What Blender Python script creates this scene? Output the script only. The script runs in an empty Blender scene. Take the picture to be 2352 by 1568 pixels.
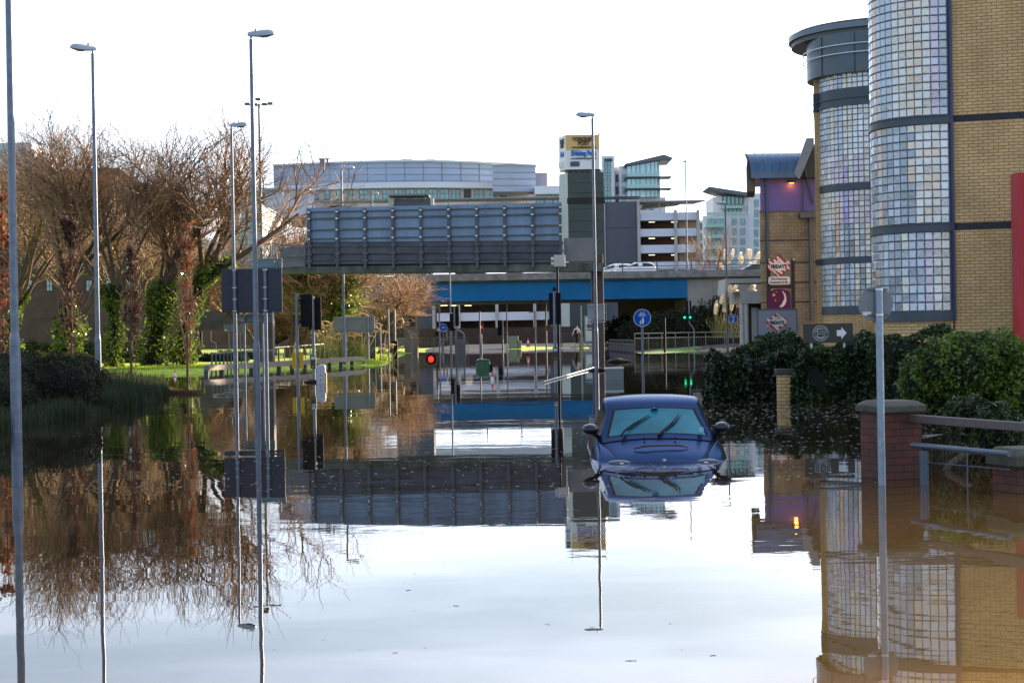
import bpy, math, random
import numpy as np
from mathutils import Vector, Matrix

S = bpy.context.scene
COL = S.collection
random.seed(11)

# ------------------------------------------------------------------ camera
F, CX, CY, EYE = 3920.0, 1176.0, 784.0, 1.6
ROLL, PITCH = 0.0165, -math.atan(21 / 3920.0)
_f = Vector((0, math.cos(PITCH), math.sin(PITCH)))
_u0 = Vector((0, -math.sin(PITCH), math.cos(PITCH)))
_r0 = Vector((1, 0, 0))
_r = _r0 * math.cos(ROLL) - _u0 * math.sin(ROLL)
_u = _r0 * math.sin(ROLL) + _u0 * math.cos(ROLL)
cam = bpy.data.objects.new('camera', bpy.data.cameras.new('camera'))
COL.objects.link(cam)
cam.data.lens = 60.0
cam.data.sensor_width = 36.0
cam.data.clip_end = 6000
M = Matrix((( _r.x, _u.x, -_f.x, 0), (_r.y, _u.y, -_f.y, 0), (_r.z, _u.z, -_f.z, EYE), (0, 0, 0, 1)))
cam.matrix_world = M
S.camera = cam

# ------------------------------------------------------------------ sky, sun, exposure
SUN_AZ, SUN_EL = 46.0, 14.0
w = bpy.data.worlds.new('World'); S.world = w; w.use_nodes = True
nt = w.node_tree; N = nt.nodes; L = nt.links
bg = N['Background']
sky = N.new('ShaderNodeTexSky'); sky.sky_type = 'NISHITA'; sky.sun_disc = False
sky.sun_elevation = math.radians(SUN_EL); sky.sun_rotation = math.radians(SUN_AZ)
sky.altitude = 30; sky.air_density = 1.0; sky.dust_density = 1.6; sky.ozone_density = 2.5
tc = N.new('ShaderNodeTexCoord'); mp = N.new('ShaderNodeMapping')
mp.inputs['Scale'].default_value = (1.0, 1.0, 9.0); mp.inputs['Rotation'].default_value = (0.06, 0.04, 0.3)
cn = N.new('ShaderNodeTexNoise'); cn.inputs['Scale'].default_value = 1.6; cn.inputs['Detail'].default_value = 7; cn.inputs['Roughness'].default_value = .55
cr = N.new('ShaderNodeMapRange'); cr.inputs['From Min'].default_value = .40; cr.inputs['From Max'].default_value = .62
cr.inputs['To Min'].default_value = .30; cr.inputs['To Max'].default_value = .95
# the veil glows towards the sun and thins out to clear blue behind the camera
dv_ = N.new('ShaderNodeVectorMath'); dv_.operation = 'DOT_PRODUCT'; dv_.inputs[1].default_value = (math.sin(math.radians(SUN_AZ)) * .97, math.cos(math.radians(SUN_AZ)) * .97, .24)
br = N.new('ShaderNodeMapRange'); br.inputs['From Min'].default_value = .35; br.inputs['From Max'].default_value = .97
br.inputs['To Min'].default_value = .66; br.inputs['To Max'].default_value = 1.4
mulf = N.new('ShaderNodeMath'); mulf.operation = 'MULTIPLY'; mulf.use_clamp = True
cov = N.new('ShaderNodeMapRange'); cov.inputs['From Min'].default_value = -.6; cov.inputs['From Max'].default_value = .5
cov.inputs['To Min'].default_value = .55; cov.inputs['To Max'].default_value = 1.0
mx = N.new('ShaderNodeMix'); mx.data_type = 'RGBA'
vc = N.new('ShaderNodeVectorMath'); vc.operation = 'SCALE'; vc.inputs[0].default_value = (9.0, 9.9, 11.5)   # thin sunlit cirrus veil
L.new(tc.outputs['Generated'], dv_.inputs[0]); L.new(dv_.outputs['Value'], br.inputs['Value']); L.new(dv_.outputs['Value'], cov.inputs['Value'])
L.new(br.outputs[0], vc.inputs['Scale']); L.new(vc.outputs[0], mx.inputs[7])
L.new(tc.outputs['Generated'], mp.inputs['Vector']); L.new(mp.outputs[0], cn.inputs['Vector'])
L.new(cn.outputs['Fac'], cr.inputs['Value']); L.new(cr.outputs[0], mulf.inputs[0]); L.new(cov.outputs[0], mulf.inputs[1]); 
spz = N.new('ShaderNodeSeparateXYZ'); L.new(tc.outputs['Generated'], spz.inputs[0])
elv = N.new('ShaderNodeMapRange'); elv.inputs['From Min'].default_value = .03; elv.inputs['From Max'].default_value = .24; elv.inputs['To Min'].default_value = 1.0; elv.inputs['To Max'].default_value = .72
L.new(spz.outputs[2], elv.inputs['Value']); mul2 = N.new('ShaderNodeMath'); mul2.operation = 'MULTIPLY'
L.new(mulf.outputs[0], mul2.inputs[0]); L.new(elv.outputs[0], mul2.inputs[1]); L.new(mul2.outputs[0], mx.inputs[0])
L.new(sky.outputs[0], mx.inputs[6]); L.new(mx.outputs[2], bg.inputs['Color'])
bg.inputs['Strength'].default_value = 0.075
sd = Vector((math.sin(math.radians(SUN_AZ)) * math.cos(math.radians(SUN_EL)),
             math.cos(math.radians(SUN_AZ)) * math.cos(math.radians(SUN_EL)), math.sin(math.radians(SUN_EL))))
sun = bpy.data.objects.new('sun', bpy.data.lights.new('sun', 'SUN')); COL.objects.link(sun)
sun.data.energy = 5.0; sun.data.angle = math.radians(.5); sun.data.color = (1.0, .80, .55)
sun.rotation_euler = (-sd).to_track_quat('-Z', 'Y').to_euler()
S.view_settings.view_transform = 'Standard'; S.view_settings.look = 'None'
S.view_settings.exposure = 1.75; S.view_settings.gamma = 1
S.render.engine = 'CYCLES'
try:
    S.cycles.max_bounces = 6; S.cycles.glossy_bounces = 4; S.cycles.transmission_bounces = 4
    S.cycles.caustics_reflective = False; S.cycles.caustics_refractive = False
except Exception: pass

# ------------------------------------------------------------------ helpers
def ray(px, py):
    px, py = float(px), float(py)
    return _f + (px - CX) / F * _r + (CY - py) / F * _u
def P(px, py, y):
    d = ray(px, py); return Vector((0, 0, EYE)) + d * (float(y) / d.y)
def G(px, py, z=0.0):
    d = ray(px, py); return Vector((0, 0, EYE)) + d * ((z - EYE) / d.z)

def newmat(name):
    m = bpy.data.materials.new(name); m.use_nodes = True
    nt = m.node_tree; return m, nt, nt.nodes, nt.links, nt.nodes['Principled BSDF']
MATS = {}
def mat(name, c, rough=.6, metal=0., var=.12, scale=3., bump=0., bscale=20., emit=0., coat=0., spec=.5, dark=None, stretch=None):
    """plain surface with object-space noise in its colour (var) and its relief (bump)"""
    if name in MATS: return MATS[name]
    m, nt, N, L, b = newmat(name)
    b.inputs['Roughness'].default_value = rough; b.inputs['Metallic'].default_value = metal
    b.inputs['Specular IOR Level'].default_value = spec; b.inputs['Coat Weight'].default_value = coat
    c4 = (*c, 1)
    if emit:
        b.inputs['Emission Color'].default_value = c4; b.inputs['Emission Strength'].default_value = emit
    g = N.new('ShaderNodeNewGeometry'); vec = g.outputs['Position']
    if stretch:
        mp = N.new('ShaderNodeMapping'); mp.inputs['Scale'].default_value = stretch
        L.new(vec, mp.inputs['Vector']); vec = mp.outputs[0]
    if var:
        n = N.new('ShaderNodeTexNoise'); n.inputs['Scale'].default_value = scale; n.inputs['Detail'].default_value = 6
        n.inputs['Roughness'].default_value = .65
        L.new(vec, n.inputs['Vector'])
        r = N.new('ShaderNodeMapRange'); r.inputs['From Min'].default_value = .3; r.inputs['From Max'].default_value = .7
        L.new(n.outputs['Fac'], r.inputs['Value'])
        x = N.new('ShaderNodeMix'); x.data_type = 'RGBA'
        lo = dark if dark else tuple(max(0, k * (1 - var)) for k in c)
        hi = tuple(min(1, k * (1 + var)) for k in c)
        x.inputs[6].default_value = (*lo, 1); x.inputs[7].default_value = (*hi, 1)
        L.new(r.outputs[0], x.inputs[0]); L.new(x.outputs[2], b.inputs['Base Color'])
    else: b.inputs['Base Color'].default_value = c4
    if bump:
        n2 = N.new('ShaderNodeTexNoise'); n2.inputs['Scale'].default_value = bscale; n2.inputs['Detail'].default_value = 5
        L.new(vec, n2.inputs['Vector'])
        bp = N.new('ShaderNodeBump'); bp.inputs['Strength'].default_value = bump; bp.inputs['Distance'].default_value = .02
        L.new(n2.outputs['Fac'], bp.inputs['Height']); L.new(bp.outputs[0], b.inputs['Normal'])
    MATS[name] = m; return m

def wall_uv(N, L):
    """(distance along the wall, height) from world position and normal"""
    g = N.new('ShaderNodeNewGeometry')
    cr = N.new('ShaderNodeVectorMath'); cr.operation = 'CROSS_PRODUCT'; cr.inputs[0].default_value = (0, 0, 1)
    L.new(g.outputs['True Normal'], cr.inputs[1])
    dt = N.new('ShaderNodeVectorMath'); dt.operation = 'DOT_PRODUCT'
    L.new(cr.outputs[0], dt.inputs[0]); L.new(g.outputs['Position'], dt.inputs[1])
    sp = N.new('ShaderNodeSeparateXYZ'); L.new(g.outputs['Position'], sp.inputs[0])
    cb = N.new('ShaderNodeCombineXYZ'); L.new(dt.outputs['Value'], cb.inputs[0]); L.new(sp.outputs[2], cb.inputs[1])
    return cb.outputs[0], g
def brick(name, c1, c2, cm, bw=.225, rh=.075, mortar=.009, rough=.85, bump=.4, stain=.25):
    if name in MATS: return MATS[name]
    m, nt, N, L, b = newmat(name); uv, g = wall_uv(N, L)
    t = N.new('ShaderNodeTexBrick'); t.inputs['Scale'].default_value = 1
    t.inputs['Brick Width'].default_value = bw; t.inputs['Row Height'].default_value = rh
    t.inputs['Mortar Size'].default_value = mortar; t.inputs['Mortar Smooth'].default_value = .3; t.inputs['Bias'].default_value = -.1
    t.inputs['Color1'].default_value = (*c1, 1); t.inputs['Color2'].default_value = (*c2, 1); t.inputs['Mortar'].default_value = (*cm, 1)
    L.new(uv, t.inputs['Vector'])
    n = N.new('ShaderNodeTexNoise'); n.inputs['Scale'].default_value = 1.3; n.inputs['Detail'].default_value = 8; L.new(g.outputs['Position'], n.inputs['Vector'])
    r = N.new('ShaderNodeMapRange'); r.inputs['From Min'].default_value = .3; r.inputs['From Max'].default_value = .7
    r.inputs['To Min'].default_value = 1 - stain; r.inputs['To Max'].default_value = 1.08; L.new(n.outputs['Fac'], r.inputs['Value'])
    x = N.new('ShaderNodeMix'); x.data_type = 'RGBA'; x.blend_type = 'MULTIPLY'; x.inputs[0].default_value = 1
    L.new(t.outputs['Color'], x.inputs[6]); L.new(r.outputs[0], x.inputs[7]); L.new(x.outputs[2], b.inputs['Base Color'])
    b.inputs['Roughness'].default_value = rough
    bp = N.new('ShaderNodeBump'); bp.inputs['Strength'].default_value = bump; bp.inputs['Distance'].default_value = .01; bp.invert = True
    L.new(t.outputs['Fac'], bp.inputs['Height']); L.new(bp.outputs[0], b.inputs['Normal'])
    MATS[name] = m; return m
def leafmat(name, c, c2, trans=.35, rough=.5, scale=1.2):
    if name in MATS: return MATS[name]
    m, nt, N, L, b = newmat(name)
    g = N.new('ShaderNodeNewGeometry')
    n = N.new('ShaderNodeTexNoise'); n.inputs['Scale'].default_value = scale; n.inputs['Detail'].default_value = 4; L.new(g.outputs['Position'], n.inputs['Vector'])
    r = N.new('ShaderNodeMapRange'); r.inputs['From Min'].default_value = .35; r.inputs['From Max'].default_value = .65; L.new(n.outputs['Fac'], r.inputs['Value'])
    ad = N.new('ShaderNodeMath'); ad.operation = 'MULTIPLY_ADD'; ad.inputs[1].default_value = .6; ad.inputs[2].default_value = -.3
    L.new(g.outputs['Random Per Island'], ad.inputs[0])
    ad2 = N.new('ShaderNodeMath'); ad2.operation = 'ADD'; ad2.use_clamp = True; L.new(r.outputs[0], ad2.inputs[0]); L.new(ad.outputs[0], ad2.inputs[1])
    x = N.new('ShaderNodeMix'); x.data_type = 'RGBA'; x.inputs[6].default_value = (*c, 1); x.inputs[7].default_value = (*c2, 1)
    L.new(ad2.outputs[0], x.inputs[0]); L.new(x.outputs[2], b.inputs['Base Color'])
    b.inputs['Roughness'].default_value = rough
    tr = N.new('ShaderNodeBsdfTranslucent'); L.new(x.outputs[2], tr.inputs['Color'])
    ms = N.new('ShaderNodeMixShader'); ms.inputs[0].default_value = trans
    L.new(b.outputs[0], ms.inputs[1]); L.new(tr.outputs[0], ms.inputs[2]); L.new(ms.outputs[0], N['Material Output'].inputs['Surface'])
    MATS[name] = m; return m

def tag(o, label=None, cat=None, group=None, kind=None):
    if label: o['label'] = label
    if cat: o['category'] = cat
    if group: o['group'] = group
    if kind: o['kind'] = kind
    return o
def thing(name, label, cat, loc=(0, 0, 0), rz=0., group=None):
    o = bpy.data.objects.new(name, None); COL.objects.link(o)
    o.empty_display_size = .2
    o.location = loc; o.rotation_euler = (0, 0, rz)
    return tag(o, label, cat, group)
def copy_tree(o, parent=None):
    c = o.copy(); COL.objects.link(c); c.parent = parent
    for ch in list(o.children): copy_tree(ch, c)
    return c
def addmesh(name, me, parent=None):
    o = bpy.data.objects.new(name, me); COL.objects.link(o); o.parent = parent; return o

class MB:
    def __init__(s): s.v = []; s.f = []; s.m = []
    def add(s, vs, fs, m=0):
        n = len(s.v); s.v += [tuple(v) for v in vs]; s.f += [tuple(i + n for i in f) for f in fs]; s.m += [m] * len(fs); return s
    def box(s, x0, x1, y0, y1, z0, z1, m=0, rz=0, piv=None):
        vs = [(x, y, z) for x in (x0, x1) for y in (y0, y1) for z in (z0, z1)]
        if rz:
            cx, cy = piv if piv else ((x0 + x1) / 2, (y0 + y1) / 2); c, si = math.cos(rz), math.sin(rz)
            vs = [(cx + (x - cx) * c - (y - cy) * si, cy + (x - cx) * si + (y - cy) * c, z) for x, y, z in vs]
        return s.add(vs, [(0, 1, 3, 2), (4, 6, 7, 5), (0, 4, 5, 1), (2, 3, 7, 6), (0, 2, 6, 4), (1, 5, 7, 3)], m)
    def bar(s, a, b, w, h=None, m=0, up=(0, 0, 1)):
        a, b = Vector(a), Vector(b); d = (b - a).normalized(); h = h or w
        u = Vector(up)
        if abs(d.dot(u)) > .95: u = Vector((0, 1, 0))
        sx = d.cross(u).normalized() * w / 2; sz = sx.cross(d).normalized() * h / 2
        vs = [a - sx - sz, a + sx - sz, a + sx + sz, a - sx + sz, b - sx - sz, b + sx - sz, b + sx + sz, b - sx + sz]
        return s.add(vs, [(0, 1, 2, 3), (7, 6, 5, 4), (0, 4, 5, 1), (1, 5, 6, 2), (2, 6, 7, 3), (3, 7, 4, 0)], m)
    def tube(s, pts, rad, n=10, m=0, cap=True):
        pts = [Vector(p) for p in pts]
        if not isinstance(rad, (list, tuple)): rad = [rad] * len(pts)
        rings = []
        for i, p in enumerate(pts):
            d = (pts[min(i + 1, len(pts) - 1)] - pts[max(i - 1, 0)])
            if d.length < 1e-9: d = Vector((0, 0, 1))
            d.normalize()
            u = Vector((0, 0, 1)) if abs(d.z) < .9 else Vector((0, 1, 0))
            a = d.cross(u).normalized(); b = a.cross(d).normalized()
            rings.append([p + (a * math.cos(t) + b * math.sin(t)) * rad[i] for t in [2 * math.pi * k / n for k in range(n)]])
        vs = [v for r in rings for v in r]; fs = []
        for i in range(len(pts) - 1):
            for k in range(n):
                k2 = (k + 1) % n; fs.append((i * n + k, i * n + k2, (i + 1) * n + k2, (i + 1) * n + k))
        if cap:
            fs.append(tuple(range(n - 1, -1, -1))); fs.append(tuple((len(pts) - 1) * n + k for k in range(n)))
        return s.add(vs, fs, m)
    def prism(s, poly, y0, y1, m=0):
        """polygon in the XZ plane extruded along Y"""
        n = len(poly)
        vs = [(x, y0, z) for x, z in poly] + [(x, y1, z) for x, z in poly]
        fs = [tuple(range(n)), tuple(range(2 * n - 1, n - 1, -1))]
        for i in range(n):
            j = (i + 1) % n; fs.append((i, i + n, j + n, j))
        return s.add(vs, fs, m)
    def slab(s, poly, z0, z1, m=0):
        n = len(poly)
        vs = [(p[0], p[1], z0) for p in poly] + [(p[0], p[1], z1) for p in poly]
        fs = [tuple(range(n - 1, -1, -1)), tuple(range(n, 2 * n))]
        for i in range(n):
            j = (i + 1) % n; fs.append((i, j, j + n, i + n))
        return s.add(vs, fs, m)
    def disc(s, c, r, y0, y1, n=32, m=0):
        return s.prism([(c[0] + r * math.cos(2 * math.pi * k / n), c[1] + r * math.sin(2 * math.pi * k / n)) for k in range(n)], y0, y1, m)
    def ring(s, c, r0, r1, y0, y1, n=32, m=0):
        for k in range(n):
            a, b = 2 * math.pi * k / n, 2 * math.pi * (k + 1) / n
            q = [(c[0] + r * math.cos(t), c[1] + r * math.sin(t)) for r, t in ((r0, a), (r1, a), (r1, b), (r0, b))]
            s.prism(q, y0, y1, m)
        return s
    def shift(s, d):
        s.v = [(x + d[0], y + d[1], z + d[2]) for x, y, z in s.v]; return s
    def build(s, name, mats, parent=None, smooth=False, bevel=0, absolute=False, fix=True):
        if not isinstance(mats, (list, tuple)): mats = [mats]
        if absolute and parent is not None:
            o = parent; off = Vector((0, 0, 0)); q = o
            while q is not None: off += Vector(q.location); q = q.parent
            s.shift(-off)
        me = bpy.data.meshes.new(name); me.from_pydata(s.v, [], s.f)
        for mm in mats: me.materials.append(mm)
        me.polygons.foreach_set('material_index', s.m)
        if fix:
            import bmesh
            bm = bmesh.new(); bm.from_mesh(me); bmesh.ops.recalc_face_normals(bm, faces=bm.faces); bm.to_mesh(me); bm.free()
        if smooth:
            me.polygons.foreach_set('use_smooth', [True] * len(me.polygons))
            try: me.set_sharp_from_angle(angle=math.radians(40))
            except Exception: pass
        me.update()
        o = addmesh(name, me, parent)
        if bevel:
            b = o.modifiers.new('bevel', 'BEVEL'); b.width = bevel; b.segments = 2; b.limit_method = 'ANGLE'
        return o

def npmesh(name, v, f, mats, parent=None, mi=None):
    me = bpy.data.meshes.new(name)
    v = np.asarray(v, dtype=np.float32); f = np.asarray(f, dtype=np.int32)
    k = f.shape[1]
    me.vertices.add(len(v)); me.vertices.foreach_set('co', v.ravel())
    me.loops.add(f.size); me.loops.foreach_set('vertex_index', f.ravel())
    me.polygons.add(len(f)); me.polygons.foreach_set('loop_start', np.arange(0, f.size, k, dtype=np.int32))
    if mi is not None: me.polygons.foreach_set('material_index', np.asarray(mi, dtype=np.int32))
    if not isinstance(mats, (list, tuple)): mats = [mats]
    for m in mats: me.materials.append(m)
    me.update(calc_edges=True); me.validate()
    return addmesh(name, me, parent)

def segs_mesh(segs, n=3):
    """segs: array of x0 y0 z0 x1 y1 z1 r0 r1 -> vertices, faces of open little prisms"""
    a = np.asarray(segs, dtype=np.float64); p0, p1, r0, r1 = a[:, 0:3], a[:, 3:6], a[:, 6:7], a[:, 7:8]
    d = p1 - p0; d /= (np.linalg.norm(d, axis=1, keepdims=True) + 1e-9)
    u = np.where(np.abs(d[:, 2:3]) > .9, np.array([[1., 0, 0]]), np.array([[0, 0, 1.]]))
    s = np.cross(d, u); s /= np.linalg.norm(s, axis=1, keepdims=True); t = np.cross(s, d)
    V = []
    for p, r in ((p0, r0), (p1, r1)):
        for k in range(n):
            an = 2 * math.pi * k / n; V.append(p + (s * math.cos(an) + t * math.sin(an)) * r)
    V = np.stack(V, axis=1).reshape(-1, 3)
    base = np.arange(len(a))[:, None] * (2 * n)
    Fc = []
    for k in range(n):
        k2 = (k + 1) % n; Fc.append(np.concatenate([base + k, base + k2, base + n + k2, base + n + k], axis=1))
    return V, np.concatenate(Fc, axis=0)

def leaves_mesh(pts, size, rs, up=.0, aspect=1.4):
    """pts Nx3 -> one randomly turned diamond-ish quad per point"""
    n = len(pts); a = rs.normal(size=(n, 3)); a[:, 2] += up; a /= np.linalg.norm(a, axis=1, keepdims=True)
    b = rs.normal(size=(n, 3)); b = np.cross(a, b); b /= np.linalg.norm(b, axis=1, keepdims=True)
    sz = size * rs.uniform(.6, 1.35, size=(n, 1))
    c = np.cross(a, b)
    V = np.stack([pts - b * sz * .5 * aspect, pts + c * sz * .38, pts + b * sz * .5 * aspect, pts - c * sz * .38], axis=1).reshape(-1, 3)
    Fc = np.arange(4 * n).reshape(n, 4); return V, Fc

def text_mesh(name, s, size, m, parent, loc, rx=math.pi / 2, rz=0., ext=.01, bold=0., sx=1., roty=0., align='CENTER', spacing=1.):
    cu = bpy.data.curves.new('t', 'FONT'); cu.body = s; cu.size = size; cu.align_x = align; cu.align_y = 'CENTER'
    cu.extrude = ext; cu.offset = bold; cu.space_character = spacing; cu.resolution_u = 3
    t = bpy.data.objects.new('t', cu); COL.objects.link(t)
    bpy.context.view_layer.update()
    me = bpy.data.meshes.new_from_object(t.evaluated_get(bpy.context.evaluated_depsgraph_get()))
    bpy.data.objects.remove(t)
    me.name = name; me.materials.clear(); me.materials.append(m)
    me.transform(Matrix.Rotation(rz, 4, 'Z') @ Matrix.Rotation(rx, 4, 'X') @ Matrix.Rotation(roty, 4, 'Z') @ Matrix.Diagonal((sx, 1, 1, 1)))
    o = addmesh(name, me, parent); o.location = loc; return o

# ------------------------------------------------------------------ shared materials
galv = mat('galvanised_steel', (.14, .17, .23), .36, .4, .25, 6, .1, 40)
galv_dark = mat('weathered_steel', (.11, .12, .14), .5, .4, .3, 5)
paint_dark = mat('black_plastic', (.009, .009, .012), .6, 0, .2, spec=.12)
white_paint = mat('white_paint', (.78, .78, .8), .4, 0, .06)
concrete = mat('concrete', (.25, .245, .235), .85, 0, .3, 1.5, .3, 12, dark=(.14, .135, .125))
concrete_dark = mat('dirty_concrete', (.11, .11, .105), .85, 0, .4, 1.2, .3, 12, dark=(.05, .055, .045))
glass_dark = mat('dark_window_glass', (.02, .024, .03), .15, 0, .3, .5, spec=.4)
glass_teal = mat('teal_window_glass', (.16, .33, .36), .1, .25, .35, .25, spec=1)
lens_red = mat('red_signal_lens', (1.0, .02, .01), .3, 0, 0, emit=.9)
lens_green = mat('green_signal_lens', (.0, .9, .3), .3, 0, 0, emit=.8)
lens_amber = mat('amber_signal_lens', (1.0, .3, .0), .3, 0, 0, emit=1.2)
# ================================================================== terrain and water
def gp(px, py, z=0.0):
    g = G(px, py, z); return (g.x, g.y)
L1 = [(-260, 88), gp(100, 866), gp(230, 863), gp(480, 856), gp(600, 851), gp(720, 845), gp(830, 839), gp(868, 843), gp(893, 832),
      gp(905, 822), gp(930, 813), gp(965, 806.5), gp(1090, 806.5), gp(1120, 803), gp(1280, 799.5), gp(1440, 800), gp(1462, 811), gp(1500, 813),
      gp(1600, 806), gp(1760, 803), (60, 118), (300, 118), (300, 900), (-260, 900)]
L2 = [(-60, 20), gp(-500, 1060), gp(-60, 1000), gp(40, 985), gp(110, 970), gp(200, 955), gp(330, 932), gp(385, 908), gp(480, 906), gp(470, 900), gp(385, 890),
      gp(200, 884), gp(-300, 884), (-60, 60)]
GRASSPOLY = [(-260, 88), gp(100, 866), gp(230, 863), gp(480, 856), gp(600, 851), gp(720, 845), gp(830, 839), gp(868, 843), gp(893, 832),
      gp(905, 822), gp(930, 813), (-8.2, 165), (-14, 230), (-260, 230)]
def sdf(poly, X, Y):
    d = np.full(X.shape, 1e9); ins = np.zeros(X.shape, bool); n = len(poly)
    for i in range(n):
        x0, y0 = poly[i]; x1, y1 = poly[(i + 1) % n]
        ex, ey = x1 - x0, y1 - y0; wx, wy = X - x0, Y - y0
        t = np.clip((wx * ex + wy * ey) / (ex * ex + ey * ey + 1e-12), 0, 1)
        d = np.minimum(d, np.hypot(wx - ex * t, wy - ey * t))
        c = ((y0 > Y) != (y1 > Y)) & (X < (x1 - x0) * (Y - y0) / (y1 - y0 + 1e-12) + x0); ins ^= c
    return np.where(ins, d, -d)
def sstep(a, b, x):
    t = np.clip((x - a) / (b - a), 0, 1); return t * t * (3 - 2 * t)
def hfun(X, Y):
    X = np.asarray(X, float); Y = np.asarray(Y, float)
    d1 = sdf(L1, X, Y); d2 = sdf(L2, X, Y); dg = sdf(GRASSPOLY, X, Y)
    wob = .35 * np.sin(X * .9 + 1.3 * np.sin(Y * .31)) * np.sin(Y * .53)
    h = np.full(X.shape, -.8)
    h = np.maximum(h, -.8 + .8 * sstep(-5, 0, d1) + .14 * sstep(0, 2.5, d1) + .30 * sstep(2, 9, d1) * sstep(-9, -5, X))
    h = np.maximum(h, np.where(dg > 0, .16 * sstep(0, 1.2, dg + wob * .3) + .55 * sstep(1, 60, dg), -9))
    d2w = d2 + wob * .5
    h = np.maximum(h, -.8 + .8 * sstep(-3, 0, d2w) + .35 * sstep(0, 3, d2w))
    return h
def h1(x, y): return float(hfun(np.array([x]), np.array([y]))[0])
def axis(vals): return np.array(sorted(set(np.round(vals, 3))))
xs = axis(np.concatenate([np.arange(-60, 60.1, .8), -np.geomspace(62, 3000, 22), np.geomspace(62, 3000, 22)]))
ys = axis(np.concatenate([[-60, -20, 0], np.arange(5, 180, .8), np.geomspace(182, 5000, 26)]))
XX, YY = np.meshgrid(xs, ys); HH = hfun(XX, YY)
V = np.stack([XX, YY, HH], -1).reshape(-1, 3); nx, ny = len(xs), len(ys)
ii = (np.arange(ny - 1)[:, None] * nx + np.arange(nx - 1)[None, :]).ravel()
Fq = np.stack([ii, ii + 1, ii + nx + 1, ii + nx], 1)
cxm = (XX[:-1, :-1] + XX[1:, 1:]).ravel() / 2; cym = (YY[:-1, :-1] + YY[1:, 1:]).ravel() / 2
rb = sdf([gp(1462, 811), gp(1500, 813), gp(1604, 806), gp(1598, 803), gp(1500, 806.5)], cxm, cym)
fv = sdf([gp(1110, 797, .43), gp(1250, 795, .43), gp(1350, 793, .43), gp(1350, 788.5, .43), gp(1180, 790, .43)], cxm, cym)
mi = np.where((sdf(GRASSPOLY, cxm, cym) > -.5) | (fv > 0), 1, np.where(sdf(L2, cxm, cym) > -1.5, 2, 0))
asphalt = mat('wet_asphalt', (.05, .05, .055), .7, 0, .3, .8, .3, 30, spec=.15)
turf = mat('turf', (.38, .46, .03), .9, 0, .3, 1.6, .6, 14, dark=(.2, .28, .02))
mud = mat('muddy_bank', (.022, .018, .010), 1.0, 0, .4, 2, .5, 9, spec=0)
g = npmesh('ground', V, Fq, [asphalt, turf, mud, mat('shaded_turf', (.10, .19, .02), .9, 0, .4, 1.6, .6, 14, dark=(.05, .10, .012))], mi=np.where(rb > 0, 3, mi)); tag(g, kind='structure')  # right strip: darker turf copy, its shade put into the colour
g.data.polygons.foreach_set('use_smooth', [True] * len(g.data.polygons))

# flood water: murky brown body under a Fresnel mirror, calm with patches of ripples
m, nt, N, L, b = newmat('flood_water'); N.remove(b)
gg = N.new('ShaderNodeNewGeometry')
def wnoise(scale, st, detail=3, rough=.5):
    mp = N.new('ShaderNodeMapping'); mp.inputs['Scale'].default_value = st; L.new(gg.outputs['Position'], mp.inputs['Vector'])
    n = N.new('ShaderNodeTexNoise'); n.inputs['Scale'].default_value = scale; n.inputs['Detail'].default_value = detail; n.inputs['Roughness'].default_value = rough
    L.new(mp.outputs[0], n.inputs['Vector']); return n.outputs['Fac']
def mth(op, a, b_=None, c=None, clamp=False):
    n = N.new('ShaderNodeMath'); n.operation = op; n.use_clamp = clamp
    for i, q in enumerate((a, b_, c)):
        if q is None: continue
        if isinstance(q, (int, float)): n.inputs[i].default_value = q
        else: L.new(q, n.inputs[i])
    return n.outputs[0]
swell = wnoise(.55, (.5, 1, 1), 2)
rip = wnoise(2.6, (.45, 1, 1), 3)
fine = wnoise(9, (.5, 1, 1), 3)
patch = wnoise(.06, (.35, 1, 1), 3, .6)
pm = N.new('ShaderNodeMapRange'); pm.inputs['From Min'].default_value = .46; pm.inputs['From Max'].default_value = .62
pm.inputs['To Min'].default_value = .10; pm.inputs['To Max'].default_value = 1.0; L.new(patch, pm.inputs['Value'])
hgt = mth('ADD', mth('MULTIPLY', swell, .0042), mth('MULTIPLY', mth('ADD', mth('MULTIPLY', rip, .0016), mth('MULTIPLY', fine, .00030)), pm.outputs[0]))
bp = N.new('ShaderNodeBump'); bp.inputs['Strength'].default_value = 1; bp.inputs['Distance'].default_value = 1.0; L.new(hgt, bp.inputs['Height'])
fr = N.new('ShaderNodeFresnel'); fr.inputs['IOR'].default_value = 1.72; L.new(bp.outputs[0], fr.inputs['Normal'])
gl = N.new('ShaderNodeBsdfGlossy'); gl.inputs['Roughness'].default_value = .0; gl.inputs['Color'].default_value = (.97, .98, 1, 1); L.new(bp.outputs[0], gl.inputs['Normal'])
df = N.new('ShaderNodeBsdfDiffuse'); silt = wnoise(.12, (1, 1, 1), 5)
cx_ = N.new('ShaderNodeMix'); cx_.data_type = 'RGBA'; cx_.inputs[6].default_value = (.022, .014, .008, 1); cx_.inputs[7].default_value = (.34, .17, .04, 1)
sx_ = N.new('ShaderNodeSeparateXYZ'); L.new(gg.outputs['Position'], sx_.inputs[0])     # silt stirred up in the shallows near the right bank
plume = N.new('ShaderNodeMapRange'); plume.interpolation_type = 'SMOOTHSTEP'; plume.inputs['From Min'].default_value = 22; plume.inputs['From Max'].default_value = 8.0
L.new(mth('ADD', sx_.outputs[1], mth('MULTIPLY', silt, 3.0)), plume.inputs['Value'])
plx = N.new('ShaderNodeMapRange'); plx.interpolation_type = 'SMOOTHSTEP'; plx.inputs['From Min'].default_value = -.5; plx.inputs['From Max'].default_value = 3.2; plx.inputs['To Min'].default_value = .12
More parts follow.
